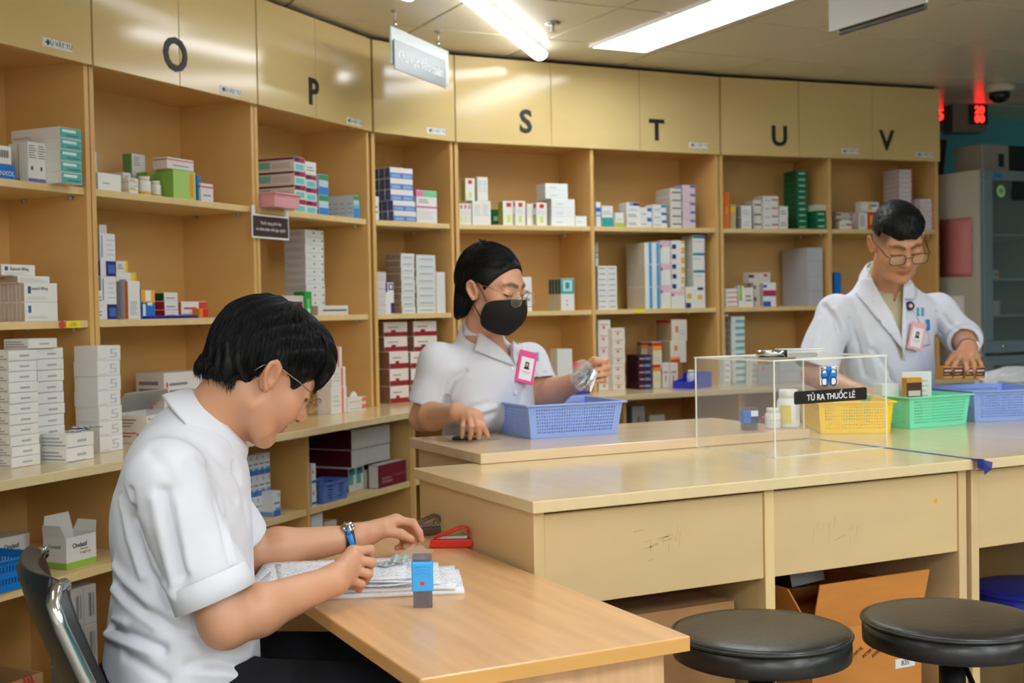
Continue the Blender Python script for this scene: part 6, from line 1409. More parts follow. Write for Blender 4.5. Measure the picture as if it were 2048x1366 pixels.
def drape(name, parent, bvh, outline, m, lift=.004, thick=.0022, res=.006, lift_edges=None):
    """a flat cut piece laid on the garment: outline in photo pixels, found on the cloth surface"""
    off = Vector(parent.location); O = Vector(CAM)-off
    pts = np.array(outline, float); lo, hi = pts.min(0), pts.max(0)
    bm_ = bmesh.new()
    vs = [bm_.verts.new((x, -y, 0)) for x, y in outline]; f = bm_.faces.new(vs)
    st_ = max(3.0, res*1000)
    bmesh.ops.triangulate(bm_, faces=bm_.faces[:])
    for _ in range(4):
        ed = [e for e in bm_.edges if e.calc_length() > st_*1.6]
        if not ed: break
        bmesh.ops.subdivide_edges(bm_, edges=ed, cuts=1, use_grid_fill=False); bmesh.ops.triangulate(bm_, faces=bm_.faces[:])
    last = None
    for v in bm_.verts:
        d = Vector(ray(v.co.x, -v.co.y)).normalized(); h = bvh.ray_cast(O, d)
        if h[0] is None: v.tag = True; continue
        v.co = h[0]+h[1]*lift*(1 if h[1].dot(d) < 0 else -1); v.tag = False; last = v.co.copy()
    bad = [v for v in bm_.verts if v.tag]
    if bad: bmesh.ops.delete(bm_, geom=bad, context='VERTS')
    for _ in range(2): bmesh.ops.smooth_vert(bm_, verts=[v for v in bm_.verts if not v.is_boundary], factor=.5, use_axis_x=True, use_axis_y=True, use_axis_z=True)
    bmesh.ops.recalc_face_normals(bm_, faces=bm_.faces[:])
    me = bpy.data.meshes.new(name); bm_.to_mesh(me); bm_.free(); me.materials.append(m)
    me.polygons.foreach_set('use_smooth', [True]*len(me.polygons))
    o = bpy.data.objects.new(name, me); COL.objects.link(o); o.parent = parent
    s = o.modifiers.new('thick', 'SOLIDIFY'); s.thickness = thick; s.offset = 0
    return o
def cast(parent, bvh, x, y):
    off = Vector(parent.location); h = bvh.ray_cast(Vector(CAM)-off, Vector(ray(x, y)).normalized())
    return (None, None) if h[0] is None else (np.array(h[0]+off), np.array(h[1]))
WHITE = cloth('white_cotton', (224, 225, 233)); WHITE2 = cloth('lab_coat_white', (226, 229, 242)); TROUS = cloth('black_trousers', (24, 24, 28)); BEIGE = cloth('beige_shirt', (196, 184, 150))
def legs(parent, pel, fw, rt, seated, m, shoe):
    up = vec(0, 0, 1); kn, an = [], []
    for s in (1, -1):
        hip = pel+rt*.09*s
        if seated: k = hip+fw*.40+rt*.03*s-up*.02; a = k-up*(k[2]-.09)-fw*.04
        else: k = hip-up*(hip[2]*.48)+fw*.02; a = vec(hip[0], hip[1], .09)
        kn.append((hip, k, a))
    def fn(P):
        d = ell(P, pel, (.17, .17, .11))
        for h, k, a in kn: d = sm(d, chain(P, [h, k, a], [.088, .066, .056]), .03)
        return d
    allp = np.array([q for t in kn for q in t]); lo = allp.min(0)-.22; hi = allp.max(0)+.22; lo[2] = .05
    add_mesh('trousers', fn, lo, hi, .011, m, parent)
    for h, k, a in kn:
        b = lambda P, a=a: sm(ecap(P, a+up*-.045-fw*.05, a+fw*.15-up*.055, rt, .042, .036, .8), cap(P, a, a-up*.03, .045), .02)
        add_mesh('shoe', b, a-.25, a+.25, .010, shoe, parent)
shoe_m = mat('black_shoe', (18, 18, 20), .4)
def ring_band(name, parent, c, axis, r, w, t, m, flat=1.0, side=(0, 0, 1)):
    ax = unit(axis); s = unit(np.array(side)-ax*(np.array(side)@ax)); q = np.cross(ax, s); b = MB(); n = 32; V = []
    for i in range(n):
        a = 2*math.pi*i/n; e = math.cos(a)*s*flat+math.sin(a)*q
        for rr, ww in ((r, -w), (r+t, -w), (r+t, w), (r, w)): V.append(np.array(c)+e*rr+ax*ww*.5-np.array(parent.location))
    b.add(V, [(i*4+k, i*4+(k+1) % 4, ((i+1) % n)*4+(k+1) % 4, ((i+1) % n)*4+k) for i in range(n) for k in range(4)])
    return b.build(name, m, parent, smooth=False)

def lay(fn, lo, hi, specs):
    """find fold lines (photo pixels) on a garment's rough surface"""
    V, F = surface(fn, lo, hi, .012); bv = BVHTree.FromPolygons([Vector(v) for v in V], [tuple(int(i) for i in f) for f in F]); out = []
    for pts, amp, wd in specs:
        P3 = []; O = Vector(CAM)
        for i in range(len(pts)-1):
            for t in (0, .34, .67) if i < len(pts)-2 else (0, .34, .67, 1):
                x = pts[i][0]*(1-t)+pts[i+1][0]*t; y = pts[i][1]*(1-t)+pts[i+1][1]*t; h = bv.ray_cast(O, Vector(ray(x, y)).normalized())
                if h[0] is not None: P3.append(np.array(h[0]))
        if len(P3) > 1: out.append((P3, amp, wd))
    return out
def fold(P, lst, sgn):
    t = np.zeros(len(P), f4)
    for pts, amp, wd in lst:
        A = np.array(pts); c = A.mean(0); R = np.sqrt(((A-c)**2).sum(1)).max()+3*wd; m = ((P-c.astype(f4))**2).sum(-1) < R*R
        if not m.any(): continue
        q = chain(P[m], pts, [0]*len(pts)); t[m] += f4(sgn*amp)*np.exp(-(q/f4(wd))**2)
    return t
# ================================================================== seated man in the foreground
def seated_man():
    skin = lin((206, 152, 118)); lips = lin((188, 112, 92))
    ty = math.radians(-12); fw = vec(math.cos(ty), math.sin(ty), 0); rt = vec(math.sin(ty), -math.cos(ty), 0); up = vec(0, 0, 1)
    Rsh = ud(332, 958, 2.13); Lsh = Rsh-rt*.35+fw*.02
    Rel = ud(450, 1246, 2.12); Rwr = uz(668, 1160, .805)
    Lel = ud(495, 1108, 2.60); Lwr = ud(712, 1074, 2.70)
    Rh = frame(math.radians(4), math.radians(35), math.radians(3)); ear = ud(541, 752, 2.235); H = ear-Rh@vec(.080, -.008, .002)
    nb = ud(398, 880, 2.31); root = person_root('seated man in a white short-sleeved shirt and glasses writing at the desk', (float(nb[0])-.05, float(nb[1]), 0))
    # hands
    rf = [pp([(706, 1104, 2.375), (740, 1099, 2.385), (735, 1114, 2.405), (722, 1120, 2.41)]),
          pp([(708, 1118, 2.36), (743, 1125, 2.37), (737, 1138, 2.395), (722, 1138, 2.40)]),
          pp([(704, 1138, 2.35), (737, 1148, 2.36), (731, 1160, 2.385), (716, 1156, 2.39)]),
          pp([(696, 1158, 2.335), (723, 1168, 2.35), (718, 1178, 2.37), (706, 1172, 2.38)])]
    rth = pp([(684, 1128, 2.39), (708, 1112, 2.42), (728, 1112, 2.42), (738, 1122, 2.415)])
    lf = [pp([(792, 1040, 2.745), (826, 1046, 2.745), (838, 1064, 2.745), (843, 1080, 2.745)]),
          pp([(796, 1043, 2.765), (828, 1055, 2.77), (834, 1075, 2.765), (828, 1088, 2.76)]),
          pp([(794, 1050, 2.785), (822, 1066, 2.785), (822, 1086, 2.775), (810, 1093, 2.765)]),
          pp([(788, 1058, 2.80), (808, 1078, 2.80), (804, 1092, 2.785), (794, 1096, 2.775)])]
    lth = pp([(742, 1070, 2.72), (772, 1062, 2.715), (802, 1068, 2.72), (822, 1078, 2.725)])
    def body(P):
        d = near(P, H, .26, lambda Q: head_sdf(to_local(Q, H, Rh), smile=1.0))
        neck = cap(P, H+Rh@vec(0, -.030, -.045), nb, .053, .060); d = sm(d, neck, .022)
        tor = ecap(P, nb-up*.12-fw*.02, nb-up*.45-fw*.05, rt, .14, .14, .62); sh = cap(P, Rsh, Lsh, .045); d = sm(d, sm(tor, sh, .05), .05)
        d = sm(d, cap(P, nb, (Rsh+Lsh)/2, .06, .06), .05)
        for s_, e_, w_ in ((Rsh, Rel, Rwr), (Lsh, Lel, Lwr)):
            fwd_ = e_+(w_-e_)*.28
            arm = chain(P, [s_, e_, fwd_, w_], [.050, .0415, .0435, .0265], .02); d = sm(d, arm, .02)
        d = sm(d, hand_sdf(P, Rwr, rf, rth, .96, .027), .014); d = sm(d, hand_sdf(P, Lwr, lf, lth, 1.0, .027), .014)
        return d
    allp = np.array([Rsh, Lsh, Rel, Lel, Rwr, Lwr, nb-up*.5, H]+rf[0]+lf[0]); lo, hi = allp.min(0)-.14, allp.max(0)+.16
    def colr(V):
        L = to_local(V, H, Rh); C = head_colors(L, skin, lips)
        far = np.linalg.norm(L, axis=1) > .17; C[far] = skin
        kn = np.zeros(len(V))
        for f in rf+lf:
            for q in f[:3]: kn = np.maximum(kn, np.exp(-(np.linalg.norm(V-q, axis=1)/.011)**2)*.3)
            kn = np.maximum(kn, np.exp(-(np.linalg.norm(V-f[3], axis=1)/.010)**2)*.4)
        return C*(1-kn[:, None])+np.array((skin[0]*1.0, skin[1]*.8, skin[2]*.75))*kn[:, None]
    add_mesh('body', body, lo, hi, .0026, SKIN, root, colr, 1)
    # shirt
    pel = ud(362, 1440, 2.30); ut = ud(376, 985, 2.31)
    folds = []
    cc = ud(427, 846, 2.31); ca = unit(fw*.72+up*.70)
    se_R = Rsh+(Rel-Rsh)*.83; se_L = Lsh+(Lel-Lsh)*.85; aR, aL = unit(Rel-Rsh), unit(Lel-Lsh)
    def shirt(P):
        d = ecap(P, ut, pel, rt, .150, .205, .74)
        d = sm(d, ecap(P, cc-ca*.03, ut-up*.03-fw*.02, rt, .070, .135, .80), .06)
        d = sm(d, cap(P, Rsh-fw*.005, Lsh-fw*.005, .056), .06)
        d = sm(d, cap(P, cc-ca*.05, Rsh*.72+Lsh*.28, .055, .05), .05); d = sm(d, cap(P, cc-ca*.05, Rsh*.28+Lsh*.72, .055, .05), .05)
        d = smx(d, (P-cc.astype(f4))@ca.astype(f4), .004)
        for s_, se, a_ in ((Rsh, se_R, aR), (Lsh, se_L, aL)):
            slv = cap(P, s_-a_*.0, se+a_*.06, .064, .069)
            slv = slv+.0025*wob(P, 34, 2.0)
            slv = np.maximum(slv, ((P-se.astype(f4))@a_.astype(f4)))
            slv = np.maximum(slv, -np.maximum(cap(P, se-a_*.02, se+a_*.1, .060, .062), -((P-(se-a_*.035).astype(f4))@a_.astype(f4))))
            d = np.where(((P-(s_+a_*.10).astype(f4))@a_.astype(f4)) > 0, sm(d, slv, .014), sm(d, slv, .030))
        d = d+.0035*wob(P*np.array((1, 1, .55), f4), 26, 1.0)+.0016*wob(P, 60, 4.0)
        d = smx(d, -cap(P, cc-ca*.03, cc+ca*.08, .060, .066), .006)
        return np.maximum(d, (.50-P[..., 2]))
    allp = np.array([Rsh, Lsh, se_R, se_L, ut, pel, nb]); lo, hi = allp.min(0)-.24, allp.max(0)+.22; lo[2] = .49
    folds.extend(lay(shirt, lo, hi, [
        ([(330, 985), (345, 1060), (358, 1125), (364, 1148)], .014, .010), ([(352, 1010), (364, 1080), (374, 1135)], -.006, .012), ([(310, 1000), (328, 1090), (352, 1180)], -.008, .012),
        ([(262, 985), (278, 1070), (300, 1140), (345, 1215)], .009, .009), ([(245, 1000), (262, 1080), (285, 1150)], -.007, .011), ([(280, 1060), (305, 1130), (352, 1195)], -.007, .010),
        ([(212, 1135), (240, 1180), (285, 1222), (350, 1258), (395, 1270)], .013, .010), ([(222, 1120), (250, 1160), (300, 1205)], -.008, .012), ([(215, 1165), (250, 1205), (310, 1250)], -.006, .010),
        ([(212, 1250), (240, 1262), (285, 1282), (325, 1300)], .015, .009), ([(205, 1262), (240, 1278), (300, 1300)], -.010, .012), ([(195, 1215), (215, 1235), (250, 1248)], -.006, .010),
        ([(430, 1005), (445, 1060), (460, 1120), (465, 1140)], .005, .007), ([(440, 1000), (456, 1070), (466, 1125)], -.004, .009), ([(400, 920), (440, 960), (470, 1000)], .004, .010), ([(380, 1330), (430, 1322), (480, 1335), (540, 1325)], .010, .010), ([(400, 1345), (470, 1350), (530, 1345)], -.008, .012),
        ([(250, 1310), (290, 1335), (330, 1360)], .007, .010), ([(300, 905), (330, 935), (350, 975)], .004, .012), ([(470, 930), (490, 1000), (502, 1090), (508, 1180)], .006, .008), ([(420, 900), (450, 930), (480, 950)], .004, .010)]))
    so = add_mesh('shirt', shirt, lo, hi, .0036, WHITE, root, None, 1, folds)
    bv = bvh_of(so)
    hd = []
    for k in range(13):
        t = k/12; hd.append((362+(497-362)*t, 1208+(1168-1208)*t+4*math.sin(math.pi*t)))
    # sleeve hem: a stitched turn-up at the sleeve end
    b = MB(); s2 = unit(np.cross(aR, fw)); q2 = np.cross(aR, s2); V = []; n = 40
    for i in range(n):
        a = 2*math.pi*i/n; e = math.cos(a)*s2+math.sin(a)*q2
        for rr, zz in ((.0690, -.040), (.0708, -.0385), (.0712, 0.002), (.0670, .003)): V.append(se_R+e*rr+aR*zz-np.array(root.location))
    b.add(V, [(i*4+k, i*4+k+1, ((i+1) % n)*4+k+1, ((i+1) % n)*4+k) for i in range(n) for k in range(3)]); b.build('sleeve_hem', WHITE, root, smooth=True)
    collar_ring('collar', root, cc-ca*.012+fw*.006, ca, fw, .062, .030, .056, WHITE, .30, flare=.46, front_drop=.0, elong=1.10)
    # hair: a thick cap with a long fringe, then loose strands
    def hair(P):
        L = to_local(P, H, Rh); M_ = mir(L)
        d = ell(L, (0, -.012, .050), (.089, .112, .097)); d = sm(d, ell(L, (0, .045, .085), (.070, .062, .050)), .03)
        d = sm(d, ell(L, (0, .080, .058), (.058, .022, .036)), .02); d = sm(d, ell(L, (0, -.070, -.012), (.066, .038, .050)), .03)
        d = d+.0022*np.sin(M_[..., 0]*230+L[..., 1]*150+4*np.sin(L[..., 2]*40))+.002*wob(L, 90, 3)
        fz = .030+.055*np.clip(M_[..., 0]/.075, 0, 1)**3-.040*np.clip((.035-M_[..., 0])/.035, 0, 1)*0
        face = np.maximum(fz+.004*np.sin(M_[..., 0]*330+2)-L[..., 2], L[..., 1]*-1+.050)      # opening for the face
        # keep where z above fringe line or behind the temple
        d = smx(d, np.minimum(-(-face), 99) if False else -sm(-(L[..., 2]-fz-.004*np.sin(M_[..., 0]*300)), (L[..., 1]-.052)*1.0, .004)*-1 if False else d*0-9, .001) if False else d
        cut = np.maximum(L[..., 1]-.050, fz-L[..., 2]*-1*-1) if False else np.minimum(L[..., 1]-.048-.02*np.clip((L[..., 2]-.0)/.04, 0, 1), fz-L[..., 2])
        d = smx(d, cut, .006)
        # around the ear
        d = smx(d, -ell(M_, (.088, .010, -.010), (.040, .042, .038)), .006)
        d = smx(d, -(L[..., 2]+.058+.012*np.sin(M_[..., 0]*160+1)*.3), .006)
        side = np.minimum(np.maximum(-.010-L[..., 2], 0)*0+(-.012-L[..., 2]), L[..., 1]+.028)
        d = smx(d, side, .006)
        return d
    V, F = surface(hair, H-.16, H+.16, .0032); V = relax(V, F, 1); hb = bvh_of(np_mesh('hair', V-np.array(root.location), F, HAIR, root))
    def gen(i, r):
        # roots spread over the crown, combed forward and down
        a = r.uniform(-math.pi, math.pi); el = r.uniform(-.35 if math.cos(a) < .2 else .05, 1.45); L = r.uniform(.045, .09)
        rx, ry, rz = .091, .114, .099; c = vec(0, -.012, .050); pts = []
        da = .25*math.sin(a)*-1
        for k in range(6):
            t = k/5; e = el-(L/.1)*t*.95; aa = a+da*t
            p = c+vec(rx*math.cos(e)*math.sin(aa), ry*math.cos(e)*math.cos(aa), rz*math.sin(e))*(1+.012*math.sin(3*t)+.02*t*r.uniform(-.1, .6)); pts.append(p)
        q = pts[-1]
        if q[1] > .045 and q[2] < .028: return None
        if abs(q[0]) > .06 and -.03 < q[1] < .055 and q[2] < .024: return None
        if q[2] < -.06: return None
        return pts, r.uniform(.0006, .0011)
    comb_strands('hair_strands', root, hb, H, Rh, gen, 4200, HAIR, 3)
    def fringe(i, r):
        x = r.uniform(-.062, .066); y0 = .058-abs(x)*.35; pts = []; L = r.uniform(.055, .095)*(1-.25*(abs(x)/.066))
        for k in range(7):
            t = k/6; pts.append(vec(x*(1+.12*t)+.006*math.sin(6*t+i), y0+.052*math.sin(t*1.45)-abs(x)*.15*t, .118-L*t**1.5-.008*t))
        return pts, r.uniform(.0007, .0014)
    strands('fringe', root, H, Rh, fringe, 420, HAIR, 5)
    def nape(i, r):
        a = r.uniform(math.radians(112), math.radians(248)); cx_, cy_ = .068*math.sin(a), -.016+.098*math.cos(a); z0 = r.uniform(-.045, -.025); L_ = r.uniform(.014, .026); k = .86
        return [vec(cx_*(1-.06*t*t), cy_*(1-.10*t*t)+.004*t, z0-L_*t) for t in (0, .25, .5, .75, 1)], r.uniform(.0005, .0009)
    strands('nape_hair', root, H, Rh, nape, 520, HAIR, 8)
    glasses(root, H, Rh, mat('silver_frame', (168, 160, 150), .25, 1), .112, .006, .0215, .0165, rim=.0010)
    # watch, wristband and pen
    wd = unit(Lwr-Lel); wc = Lwr-wd*.022; ring_band('watch_strap', root, wc, wd, .0305, .020, .003, black_pl, 1.0)
    b = MB(); b.lathe([(.0001, .0), (.014, .0), (.015, .003), (.014, .006), (.0001, .006)], 20)
    side = unit(np.cross(wd, up)); o = b.build('watch_case', chrome, root, smooth=True)
    zz = unit(vec(0, -.4, .6)-wd*(vec(0, -.4, .6)@wd)); X = wd; Y = np.cross(zz, X); o.matrix_local = Matrix(((X[0], Y[0], zz[0], wc[0]+zz[0]*.031-root.location[0]), (X[1], Y[1], zz[1], wc[1]+zz[1]*.031-root.location[1]), (X[2], Y[2], zz[2], wc[2]+zz[2]*.031), (0, 0, 0, 1)))
    p0, p1 = ud(695, 1058, 2.40), ud(733, 1172, 2.425); dp = unit(p1-p0)
    pe = empty('ballpoint_pen', p0); tag(pe, 'blue and white ballpoint pen in the seated man\'s right hand', 'pen'); z0 = np.array(p0)
    bp = mat('pen_blue', (26, 140, 222), .3)
    b = MB(); b.tube([p0*0, dp*.012], .0034, 10); b.build('push_button', bp, pe, smooth=True)
    b = MB(); b.tube([dp*.012, dp*.045], .0052, 12); b.build('upper_barrel', bp, pe, smooth=True)
    b = MB(); b.tube([dp*.0451, dp*.105, dp*.125], .0050, 12, rs=[.0050, .0050, .0016]); b.build('lower_barrel', white_pl, pe, smooth=True)
    b = MB(); cs = unit(np.cross(dp, FW)); b.tube([dp*.014-FW*.0045, dp*.016-FW*.009, dp*.046-FW*.008], .0019, 6); b.build('pocket_clip', bp, pe)
    legs(root, vec(pel[0]+.0, pel[1], .605)-fw*.0, fw, rt, True, TROUS, shoe_m)
    return root, H, Rh, fw, rt


# ================================================================== standing woman with the black mask
def woman():
    skin = lin((214, 160, 128)); lips = lin((190, 110, 95))
    ty = math.radians(-86); fw = vec(math.cos(ty), math.sin(ty), 0); rt = vec(math.sin(ty), -math.cos(ty), 0); up = vec(0, 0, 1)
    Rsh = ud(876, 722, 3.70); Lsh = Rsh-rt*.318-up*.012
    Rel = ud(846, 836, 3.72); Rwr = ud(914, 824, 3.50); Lel = ud(1088, 792, 3.80); Lwr = ud(1166, 758, 3.66)
    Rh = frame(math.radians(-62), math.radians(12), math.radians(0)); ear = ud(946, 581, 3.60); H = ear-Rh@vec(.080, -.008, .002)
    nb = ud(963, 668, 3.76); root = person_root('standing woman in a white blouse, black face mask and glasses', (float(nb[0]), float(nb[1]), 0))
    rf = [pp([(957, 831, 3.475), (966, 851, 3.47), (972, 864, 3.485), (976, 872, 3.49)]), pp([(949, 827, 3.47), (956, 851, 3.46), (958, 867, 3.475), (957, 876, 3.485)]),
          pp([(939, 827, 3.47), (942, 851, 3.46), (942, 867, 3.475), (940, 877, 3.485)]), pp([(929, 831, 3.475), (926, 851, 3.47), (925, 865, 3.48), (924, 874, 3.49)])]
    rth = pp([(928, 836, 3.51), (950, 846, 3.51), (963, 860, 3.505), (974, 869, 3.50)])
    lf = [pp([(1188, 722, 3.665), (1213, 721, 3.64), (1204, 725, 3.615), (1189, 728, 3.61)]), pp([(1190, 733, 3.66), (1216, 734, 3.635), (1206, 737, 3.61), (1190, 740, 3.605)]),
          pp([(1190, 744, 3.655), (1214, 747, 3.635), (1204, 749, 3.61), (1191, 751, 3.605)]), pp([(1188, 755, 3.655), (1209, 760, 3.64), (1201, 761, 3.62), (1191, 762, 3.615)])]
    lth = pp([(1170, 742, 3.64), (1180, 728, 3.615), (1192, 721, 3.60), (1202, 722, 3.60)])
    wst = ud(968, 880, 3.93); A = ud(1023, 722, 3.62); lv, rv = ud(948, 640, 3.62), ud(1017, 630, 3.62); fr_ = unit(ray(990, 680))
    n1 = unit(np.cross(lv-A, fr_)); n1 = n1 if n1@(rv-A) > 0 else -n1
    n2 = unit(np.cross(rv-A, fr_)); n2 = n2 if n2@(lv-A) > 0 else -n2
    def torso(P, g):
        d = ecap(P, (Rsh+Lsh)/2-up*.085+fw*.012, wst, rt, .135+g, .125+g, .72)
        d = sm(d, cap(P, Rsh-up*.004, Lsh-up*.004, .042+g), .05)
        b_ = (Rsh+Lsh)/2-up*.145+fw*.058
        d = sm(d, sph(P, b_+rt*.065, .052+g), .05); d = sm(d, sph(P, b_-rt*.065, .052+g), .05)
        d = sm(d, cap(P, nb, (Rsh*.6+Lsh*.4), .045+g, .042+g), .05); d = sm(d, cap(P, nb, (Rsh*.4+Lsh*.6), .045+g, .042+g), .05)
        return d
    def body(P):
        d = near(P, H, .26, lambda Q: head_sdf(to_local(Q, H, Rh), False))
        d = sm(d, cap(P, H+Rh@vec(0, -.028, -.05), nb-up*.02, .046, .050), .02)
        d = sm(d, torso(P, -.006), .04)
        for s_, e_, w_ in ((Rsh, Rel, Rwr), (Lsh, Lel, Lwr)):
            d = sm(d, chain(P, [s_, e_, e_+(w_-e_)*.28, w_], [.044, .038, .040, .024], .02), .02)
        d = sm(d, hand_sdf(P, Rwr, rf, rth, .92, .024), .012); d = sm(d, hand_sdf(P, Lwr, lf, lth, .95, .024), .012)
        return d
    allp = np.array([Rsh, Lsh, Rel, Lel, Rwr, Lwr, wst, H]+rf[0]+lf[0]+lf[1]); lo, hi = allp.min(0)-.15, allp.max(0)+.17
    def colr(V):
        L = to_local(V, H, Rh); C = head_colors(L, skin, lips); C[np.linalg.norm(L, axis=1) > .17] = skin; return C
    add_mesh('body', body, lo, hi, .0036, SKIN, root, colr)
    seR = Rsh+(Rel-Rsh)*.74; seL = Lsh+(Lel-Lsh)*.72; aR, aL = unit(Rel-Rsh), unit(Lel-Lsh)
    folds = []
    def shirt(P, cut=True):
        d = torso(P, .010)
        for s_, se, a_ in ((Rsh, seR, aR), (Lsh, seL, aL)):
            slv = cap(P, s_, se+a_*.05, .051, .062)+.0018*wob(P, 36, 2.0)
            slv = np.maximum(slv, (P-se.astype(f4))@a_.astype(f4))
            slv = np.maximum(slv, -np.maximum(cap(P, se-a_*.02, se+a_*.1, .052, .056), -((P-(se-a_*.03).astype(f4))@a_.astype(f4))))
            d = np.where(((P-(s_+a_*.09).astype(f4))@a_.astype(f4)) > 0, sm(d, slv, .012), sm(d, slv, .03))
        d = d+.0022*wob(P*np.array((1, 1, .6), f4), 30, 1.0)
        wedge = np.minimum((P-A.astype(f4))@n1.astype(f4), (P-A.astype(f4))@n2.astype(f4))
        wedge = np.minimum(wedge, (P-(nb+fw*.01).astype(f4))@fw.astype(f4))
        if cut: d = smx(d, wedge, .009); d = smx(d, -cap(P, nb-up*.03, H+Rh@vec(0, -.028, -.05), .052, .060), .009)
        return np.maximum(d, .80-P[..., 2])
    allp = np.array([Rsh, Lsh, seR, seL, wst, nb]); lo, hi = allp.min(0)-.2, allp.max(0)+.18; lo[2] = .79
    folds.extend(lay(shirt, lo, hi, [
        ([(893, 810), (897, 780), (908, 755), (930, 742)], .008, .008), ([(905, 795), (914, 768), (935, 752)], -.004, .010), ([(880, 800), (888, 765), (900, 740)], -.005, .010),
        ([(905, 835), (940, 816), (975, 806)], .005, .008), ([(910, 858), (950, 838), (990, 826)], .007, .008), ([(915, 845), (955, 825), (990, 815)], -.005, .008),
        ([(1075, 765), (1066, 738), (1058, 715)], .009, .007), ([(1060, 760), (1045, 785), (1040, 815)], .005, .008), ([(1020, 745), (1029, 780), (1033, 830)], .003, .004)]))
    so = add_mesh('blouse', shirt, lo, hi, .0042, WHITE, root, folds=folds); bv = rough_bvh(lambda P: shirt(P, False), lo, hi, root)
    drape('lapel', root, bv, [(957, 672), (949, 704), (986, 719), (1025, 733), (1016, 717), (993, 694), (970, 671), (957, 660)], WHITE, .009, .003)
    drape('lapel', root, bv, [(1019, 655), (1023, 716), (1027, 731), (1041, 708), (1047, 676), (1034, 652)], WHITE, .009, .003)
    drape('collar', root, bv, [(930, 642), (931, 672), (958, 672), (953, 660), (946, 650), (938, 642)], WHITE, .007, .003)
    for x, y in ((1024, 737), (1031, 785)):
        p, n_ = cast(root, bv, x, y)
        if p is None: continue
        b = MB().lathe([(.0001, 0), (.0065, 0), (.0070, .0012), (.0062, .0026), (.0045, .0020), (.0001, .0020)], 18)
        o = b.build('button', white_pl, root, smooth=True); q = Vector(n_).to_track_quat('Z', 'Y'); o.location = Vector(p)+Vector(n_)*.001-Vector(root.location); o.rotation_euler = q.to_euler()
    # mask
    mk = mat('black_mask', (14, 14, 15), .8); mv = []
    prof = [(0, .1225, -.002), (0, .1370, -.030), (0, .1370, -.060), (0, .118, -.090), (0, .090, -.115)]
    mid = [(.034, .108, -.001), (.044, .113, -.032), (.046, .108, -.064), (.040, .090, -.092), (.030, .066, -.116)]
    qtr = [(.060, .086, -.008), (.067, .082, -.034), (.067, .076, -.060), (.060, .062, -.086), (.048, .044, -.108)]
    sid = [(.077, .048, -.018), (.082, .040, -.034), (.082, .034, -.052), (.076, .028, -.072), (.062, .024, -.096)]
    b = MB(); rows = []
    for sgn in (-1, 1): rows.append([(sgn*x, y, z) for x, y, z in sid])
    ng = lambda r: [(-x, y, z) for x, y, z in r]; grid = [ng(sid), ng(qtr), ng(mid), prof, mid, qtr, sid]
    V = [np.array(H)+Rh@np.array(p)-np.array(root.location) for r in grid for p in r]
    b.add(V, [(i*5+j, (i+1)*5+j, (i+1)*5+j+1, i*5+j+1) for i in range(6) for j in range(4)])
    o = b.build('face_mask', mk, root, smooth=True); q = o.modifiers.new('s', 'SUBSURF'); q.levels = q.render_levels = 2; t = o.modifiers.new('t', 'SOLIDIFY'); t.thickness = .002
    hw = lambda p: np.array(H)+Rh@np.array(p)
    for s_ in (1, -1):
        wire('mask_loop', root, [hw((s_*.071, .040, -.022)), hw((s_*.077, .022, .004)), hw((s_*.084, .002, .030)), hw((s_*.090, -.018, .022))], .0013, mk, n=6)
        wire('mask_loop', root, [hw((s_*.062, .030, -.085)), hw((s_*.072, .012, -.055)), hw((s_*.080, -.008, -.028)), hw((s_*.086, -.020, -.010))], .0013, mk, n=6)
    def hair(P):
        L = to_local(P, H, Rh); M_ = mir(L)
        d = ell(L, (0, -.012, .047), (.084, .106, .094))
        d = sm(d, ell(L, (0, -.055, .085), (.055, .055, .045)), .04)
        back = chain(M_, [(.040, -.060, .03), (.054, -.052, -.04), (.052, -.046, -.120)], [.042, .030, .022]); d = sm(d, back, .03)
        d = d+.0015*np.sin(M_[..., 0]*260+L[..., 1]*120)*np.clip((-L[..., 2]+.02)/.05, 0, 1)+.0009*wob(L, 110, 3)
        d = smx(d, head_sdf(L, False)-(.005+.016*np.clip((.055-L[..., 1])/.06, 0, 1)+9*(L[..., 2] < -.02)), .006)
        line = L[..., 1]-np.where(L[..., 2] > .0, .020+.70*L[..., 2]-.9*np.maximum(L[..., 2]-.085, 0)*-1, .020+.9*L[..., 2])
        d = smx(d, line, .006)
        d = smx(d, -ell(M_, (.090, .004, -.004), (.032, .024, .036)), .005)
        d = smx(d, -np.maximum(-np.maximum(L[..., 2]-.0+0*L[..., 2], -1)-.02+0, -9) if False else d*0-9, .001)
        return smx(d, -(L[..., 2]+.132+.010*np.sin(M_[..., 0]*90)), .006)
    V, F = surface(hair, H-.17, H+.17, .0038); V = relax(V, F, 1); hb = bvh_of(np_mesh('hair', V-np.array(root.location), F, HAIR, root))
    def gen(i, r):
        x = r.uniform(-.075, .08); pts = []; y0 = r.uniform(-.06, .085); Ls = r.uniform(.05, .10)
        z0 = .125-.5*abs(x)
        for k in range(6): t = k/5; pts.append(vec(x*(1+.15*t), y0-Ls*t, z0-(.02 if y0 > .02 else .09)*t))
        return pts, r.uniform(.0005, .0010)
    comb_strands('hair_strands', root, hb, H, Rh, gen, 900, HAIR, 9)
    def gen2(i, r):
        x = r.choice((1, -1))*r.uniform(.02, .090); y = r.uniform(-.10, -.025); L_ = r.uniform(.06, .12); z0 = r.uniform(-.02, .05)
        return [vec(x, y, z0-L_*k/5) for k in range(6) if True], r.uniform(.0006, .0012)
    comb_strands('loose_hair', root, hb, H, Rh, gen2, 700, HAIR, 10)
    wire('hair_tuft', root, [hw((.0, -.055, .128)), hw((.006, -.050, .143)), hw((.018, -.040, .146))], .003, HAIR, n=6); wire('hair_tuft', root, [hw((.0, -.055, .128)), hw((-.004, -.066, .142)), hw((-.008, -.078, .143))], .003, HAIR, n=6)
